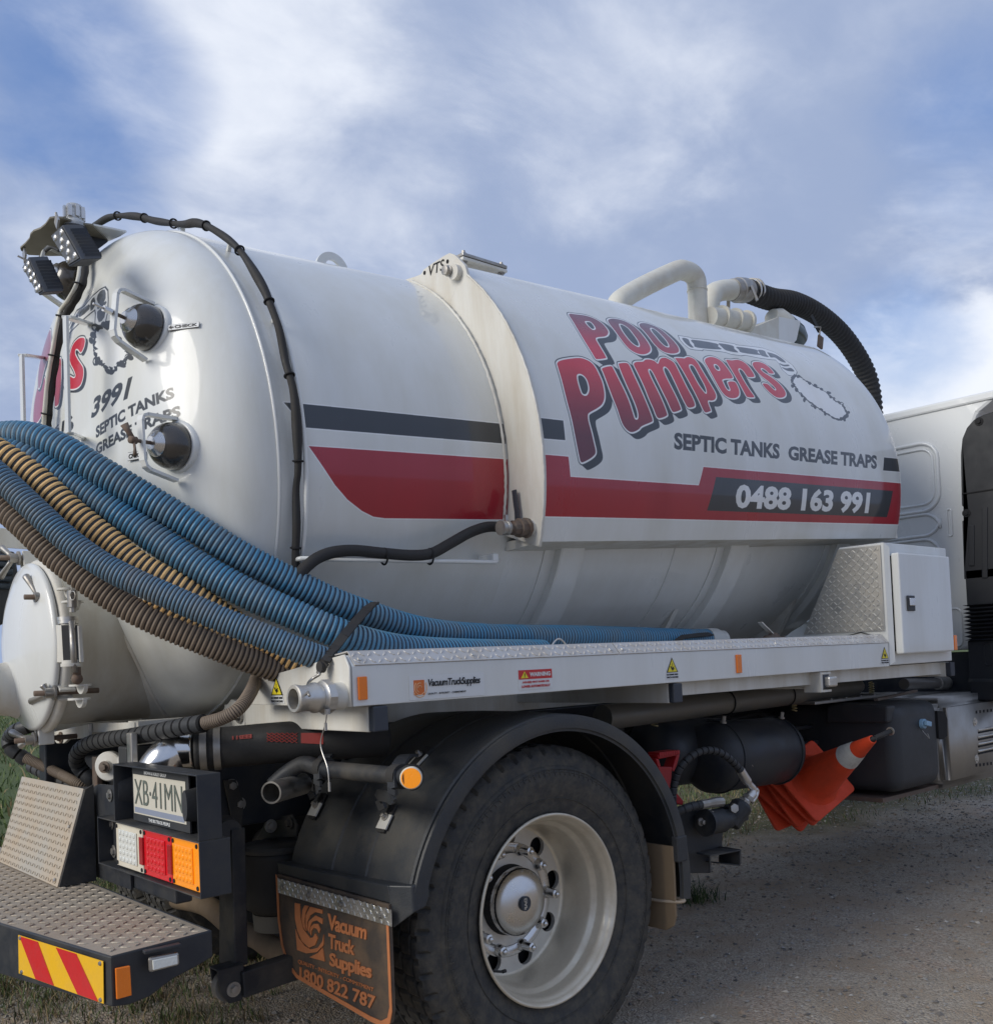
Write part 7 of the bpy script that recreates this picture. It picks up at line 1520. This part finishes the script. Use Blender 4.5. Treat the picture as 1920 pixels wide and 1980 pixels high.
# wheel chock
ck = loose('wheel_chock', 'red plastic wheel chock with a ridged handle behind the mudguard', 'wheel chock', tuple(at(*za(180, 900), 'y', .24)))
cz = lambda x, y: at(*za(x, y), 'y', .24)
bm = B()
for q in ([(60, 655), (290, 625), (300, 655), (75, 700)], [(265, 650), (298, 655), (250, 830), (215, 820)], [(45, 690), (80, 700), (100, 780), (70, 790)], [(70, 780), (220, 780), (200, 1000), (190, 1060), (100, 900)], [(260, 1045), (340, 1140), (330, 1185), (250, 1165)]): slab(bm, [cz(*p) for p in q], (0, .05, 0))
mk('chock_body', bm, redp, ck, bevel=.004)
bm = B()
for k in range(9): p = cz(85+k*24, 660-k*3); box(bm, (p.x-.006, p.y-.004, p.z-.004), (p.x+.006, p.y+.052, p.z+.012))
mk('handle_ridges', bm, redp, ck)
# ================================================================= ground
def gmat():
    m = bpy.data.materials.new('gravel_and_grass'); m.use_nodes = True; t = m.node_tree; n = t.nodes; l = t.links; b = n['Principled BSDF']; b.inputs['Roughness'].default_value = .92
    co = n.new('ShaderNodeTexCoord').outputs['Object']
    def no(s, d=6, r=.6, v=None):
        a = n.new('ShaderNodeTexNoise'); l.new(v or co, a.inputs[0]); a.inputs['Scale'].default_value = s; a.inputs['Detail'].default_value = d; a.inputs['Roughness'].default_value = r; return a.outputs['Fac']
    def mr(v, a, b_, c=0., d=1.):
        r = n.new('ShaderNodeMapRange'); r.interpolation_type = 'SMOOTHSTEP'; l.new(v, r.inputs[0]); r.inputs[1].default_value = a; r.inputs[2].default_value = b_; r.inputs[3].default_value = c; r.inputs[4].default_value = d; return r.outputs[0]
    def mx(f, a, b_):
        x = n.new('ShaderNodeMix'); x.data_type = 'RGBA'
        for i, v in ((0, f), (6, a), (7, b_)):
            if hasattr(v, 'links'): l.new(v, x.inputs[i])
            else: x.inputs[i].default_value = v
        return x.outputs[2]
    def mth(op, a, b_):
        x = n.new('ShaderNodeMath'); x.operation = op
        for i, v in enumerate((a, b_)):
            if hasattr(v, 'links'): l.new(v, x.inputs[i])
            else: x.inputs[i].default_value = v
        return x.outputs[0]
    vo = n.new('ShaderNodeTexVoronoi'); l.new(co, vo.inputs[0]); vo.inputs['Scale'].default_value = 120
    st = mx(vo.outputs['Color'], (.23, .20, .165, 1), (.56, .50, .42, 1)); sepc = n.new('ShaderNodeSeparateColor'); l.new(vo.outputs['Color'], sepc.inputs[0])
    st = mx(sepc.outputs[0], (.23, .20, .16, 1), (.56, .50, .41, 1))
    dirt = mx(no(2.2, 7), (.42, .32, .215, 1), (.30, .25, .195, 1)); red = mr(no(1.6, 6), .56, .70)
    dirt = mx(mth('MULTIPLY', red, .55), dirt, (.42, .20, .10, 1))
    g = mx(mr(no(3.1, 8), .36, .58), dirt, st); g = mx(.30, g, dirt)
    grass = mx(no(9, 8), (.055, .068, .022, 1), (.14, .115, .055, 1))
    se = n.new('ShaderNodeSeparateXYZ'); l.new(co, se.inputs[0])
    gm = mr(mth('ADD', mth('ADD', se.outputs[1], mth('MULTIPLY', mth('MAXIMUM', mth('SUBTRACT', se.outputs[0], 1.5), 0.), .16)), mth('MULTIPLY', mth('SUBTRACT', no(.8, 6), .5), 1.6)), 1.7, 2.3)
    far = mr(se.outputs[1], 4., 9.); grass = mx(mth('MULTIPLY', far, .8), grass, (.075, .115, .025, 1))
    l.new(mx(gm, g, grass), b.inputs['Base Color'])
    bu = n.new('ShaderNodeBump'); bu.inputs['Strength'].default_value = .75; bu.inputs['Distance'].default_value = .009
    h = mth('ADD', mth('MULTIPLY', vo.outputs['Distance'], -1.4), mth('ADD', mth('MULTIPLY', no(5, 8), 2.2), no(120, 4))); l.new(h, bu.inputs['Height']); l.new(bu.outputs[0], b.inputs['Normal'])
    return m
bm = B(); xs = [-400, -60, -12, -4, 0, 4, 8, 14, 30, 100, 400]; ys = [-400, -60, -10, -3, 0, 2, 4, 8, 16, 60, 400]
V = [[bm.verts.new((x, y, 0)) for y in ys] for x in xs]
for i in range(len(xs)-1):
    for j in range(len(ys)-1): bm.faces.new((V[i][j], V[i+1][j], V[i+1][j+1], V[i][j+1]))
tag(mk('ground', bm, gmat()), kind='structure')
def scatter(name, n, gen, mats, kind='stuff', **k):
    v, f, mi = gen(n); me = bpy.data.meshes.new(name); me.from_pydata(v.tolist(), [], f.tolist())
    for m in mats: me.materials.append(m)
    me.polygons.foreach_set('material_index', mi.astype(np.int32)); me.update(); o = bpy.data.objects.new(name, me); COL.objects.link(o); return tag(o, kind=kind, **k)
OV = np.array([(1, 0, 0), (0, 1, 0), (-1, 0, 0), (0, -1, 0), (0, 0, 1), (0, 0, -.6)], float); OF = np.array([(0, 1, 4), (1, 2, 4), (2, 3, 4), (3, 0, 4), (1, 0, 5), (2, 1, 5), (3, 2, 5), (0, 3, 5)])
def pebbles(n):
    r = RNG; x = r.uniform(-1.2, 1, n)*0; u = r.rand(n); x = -1.1+11*u**1.7; y = r.uniform(-1.6, 2.6, n); keep = (x > .25) | (y > .6); x, y = x[keep], y[keep]; n = len(x)
    s = r.gamma(2., .0015, n)*(1+.14*np.maximum(x, 0)); s = np.clip(s*1.2, .0014, .0135); a = r.uniform(0, 6.28, n); q = s[:, None]*r.uniform(.6, 1.25, (n, 3))*[1, 1, .6]
    P = OV[None]+r.normal(0, .22, (n, 6, 3)); P = P*q[:, None, :]; c, s_ = np.cos(a), np.sin(a); X = P[..., 0]*c[:, None]-P[..., 1]*s_[:, None]; Y = P[..., 0]*s_[:, None]+P[..., 1]*c[:, None]
    P = np.stack([X+x[:, None], Y+y[:, None], P[..., 2]+q[:, 2:3]*.3], -1).reshape(-1, 3); F = (OF[None]+6*np.arange(n)[:, None, None]).reshape(-1, 3); return P, F, np.repeat(r.choice(4, n, p=[.42, .33, .20, .05]), 8)
pm = [pmat('grey_pebble', (.28, .265, .24), .9), pmat('brown_pebble', (.30, .235, .175), .9), pmat('dark_pebble', (.14, .13, .12), .9), pmat('pale_pebble', (.45, .42, .37), .9)]
scatter('gravel', 60000, pebbles, pm)
def blades(n, gx, gy, hmin, hmax, wid):
    def g(_):
        r = RNG; x, y = gx(n), gy(n); keep = np.ones(len(x), bool); nn = len(x); h = r.uniform(hmin, hmax, nn)*r.uniform(.5, 1.2, nn); a = r.uniform(0, 6.28, nn); w = r.uniform(.6, 1.3, nn)*wid; ln = r.uniform(.2, 1.1, nn)*h; b = r.uniform(0, 6.28, nn)
        p = np.zeros((nn, 5, 3)); dx, dy = np.cos(a)*w, np.sin(a)*w; lx, ly = np.cos(b)*ln, np.sin(b)*ln
        p[:, 0] = np.stack([x-dx, y-dy, 0*x-.002], -1); p[:, 1] = np.stack([x+dx, y+dy, 0*x-.002], -1); p[:, 2] = np.stack([x+dx*.7+lx*.35, y+dy*.7+ly*.35, h*.55], -1); p[:, 3] = np.stack([x-dx*.7+lx*.35, y-dy*.7+ly*.35, h*.55], -1); p[:, 4] = np.stack([x+lx, y+ly, h*.9], -1)
        F = np.array([(0, 1, 2), (0, 2, 3), (3, 2, 4)])[None]+5*np.arange(nn)[:, None, None]; return p.reshape(-1, 3), F.reshape(-1, 3), np.repeat(r.choice(4, nn, p=[.36, .22, .24, .18]), 3)
    return g
gmats = [pmat('green_grass', (.075, .115, .025), .7), pmat('dark_grass', (.035, .06, .018), .7), pmat('dry_grass', (.26, .20, .10), .8), pmat('brown_litter', (.12, .085, .05), .85)]
def clump(n, x0, x1, y0, y1, k, s):
    cx, cy = RNG.uniform(x0, x1, k), RNG.uniform(y0, y1, k); i = RNG.randint(0, k, n); return cx[i]+RNG.normal(0, s, n), cy[i]+RNG.normal(0, s, n)
XY = clump(60000, -1.6, 1.6, .9, 6.5, 900, .06); keep = XY[1] > 1.35+.35*XY[0]*(XY[0] < 0)*-1*0-.25*(XY[0] < -.4)
XYa = (XY[0][keep], XY[1][keep])
scatter('grass', 0, blades(len(XYa[0]), lambda n: XYa[0], lambda n: XYa[1], .02, .085, .0022), gmats)
XY = clump(52000, 1., 13, 1.9, 9, 1500, .10); keep = (XY[1] > 2.6) | (RNG.rand(len(XY[0])) < .35); XY = (XY[0][keep], XY[1][keep]); XYb = (XY[0], XY[1]-.12*np.clip(XY[0]-1.5, 0, 6))
scatter('grass_verge', 0, blades(len(XYb[0]), lambda n: XYb[0], lambda n: XYb[1], .02, .09, .0035), gmats)
# flat dry litter between the tufts
XY = (RNG.uniform(-1.4, .8, 9000), RNG.uniform(.7, 3.2, 9000)); XYc = XY
scatter('dry_litter', 0, blades(9000, lambda n: XYc[0], lambda n: XYc[1], .004, .014, .0016), [gmats[2], gmats[3], gmats[2], gmats[3]])
# the single tuft beside the front flap
tc_ = at(1335, 1740, 'z', 0); XYd = (tc_.x+RNG.normal(0, .07, 260), tc_.y+RNG.normal(0, .07, 260))
tg = scatter('grass_tuft', 0, blades(260, lambda n: XYd[0], lambda n: XYd[1], .04, .13, .0028), [gmats[1], gmats[0], gmats[1], gmats[0]])
XYe = (RNG.uniform(-2., 30, 40000)**1.0, 6+RNG.rand(40000)**1.5*34)
scatter('far_grass', 0, blades(40000, lambda n: XYe[0], lambda n: XYe[1], .05, .2, .012), [gmats[0], gmats[0], gmats[0], gmats[2]])

# no part lies deeper than thing > part > sub-part
bpy.context.view_layer.update()
def depth(o): 
    d = 0
    while o.parent: o = o.parent; d += 1
    return d
for o in [o for o in bpy.data.objects if depth(o) > 2]:
    p = o
    while depth(p) > 1: p = p.parent
    mw = o.matrix_world.copy(); o.parent = p; o.matrix_parent_inverse = p.matrix_world.inverted(); o.matrix_world = mw
for o in [o for o in bpy.data.objects if o.type == 'EMPTY' and depth(o) == 2 and not o.children]: bpy.data.objects.remove(o)
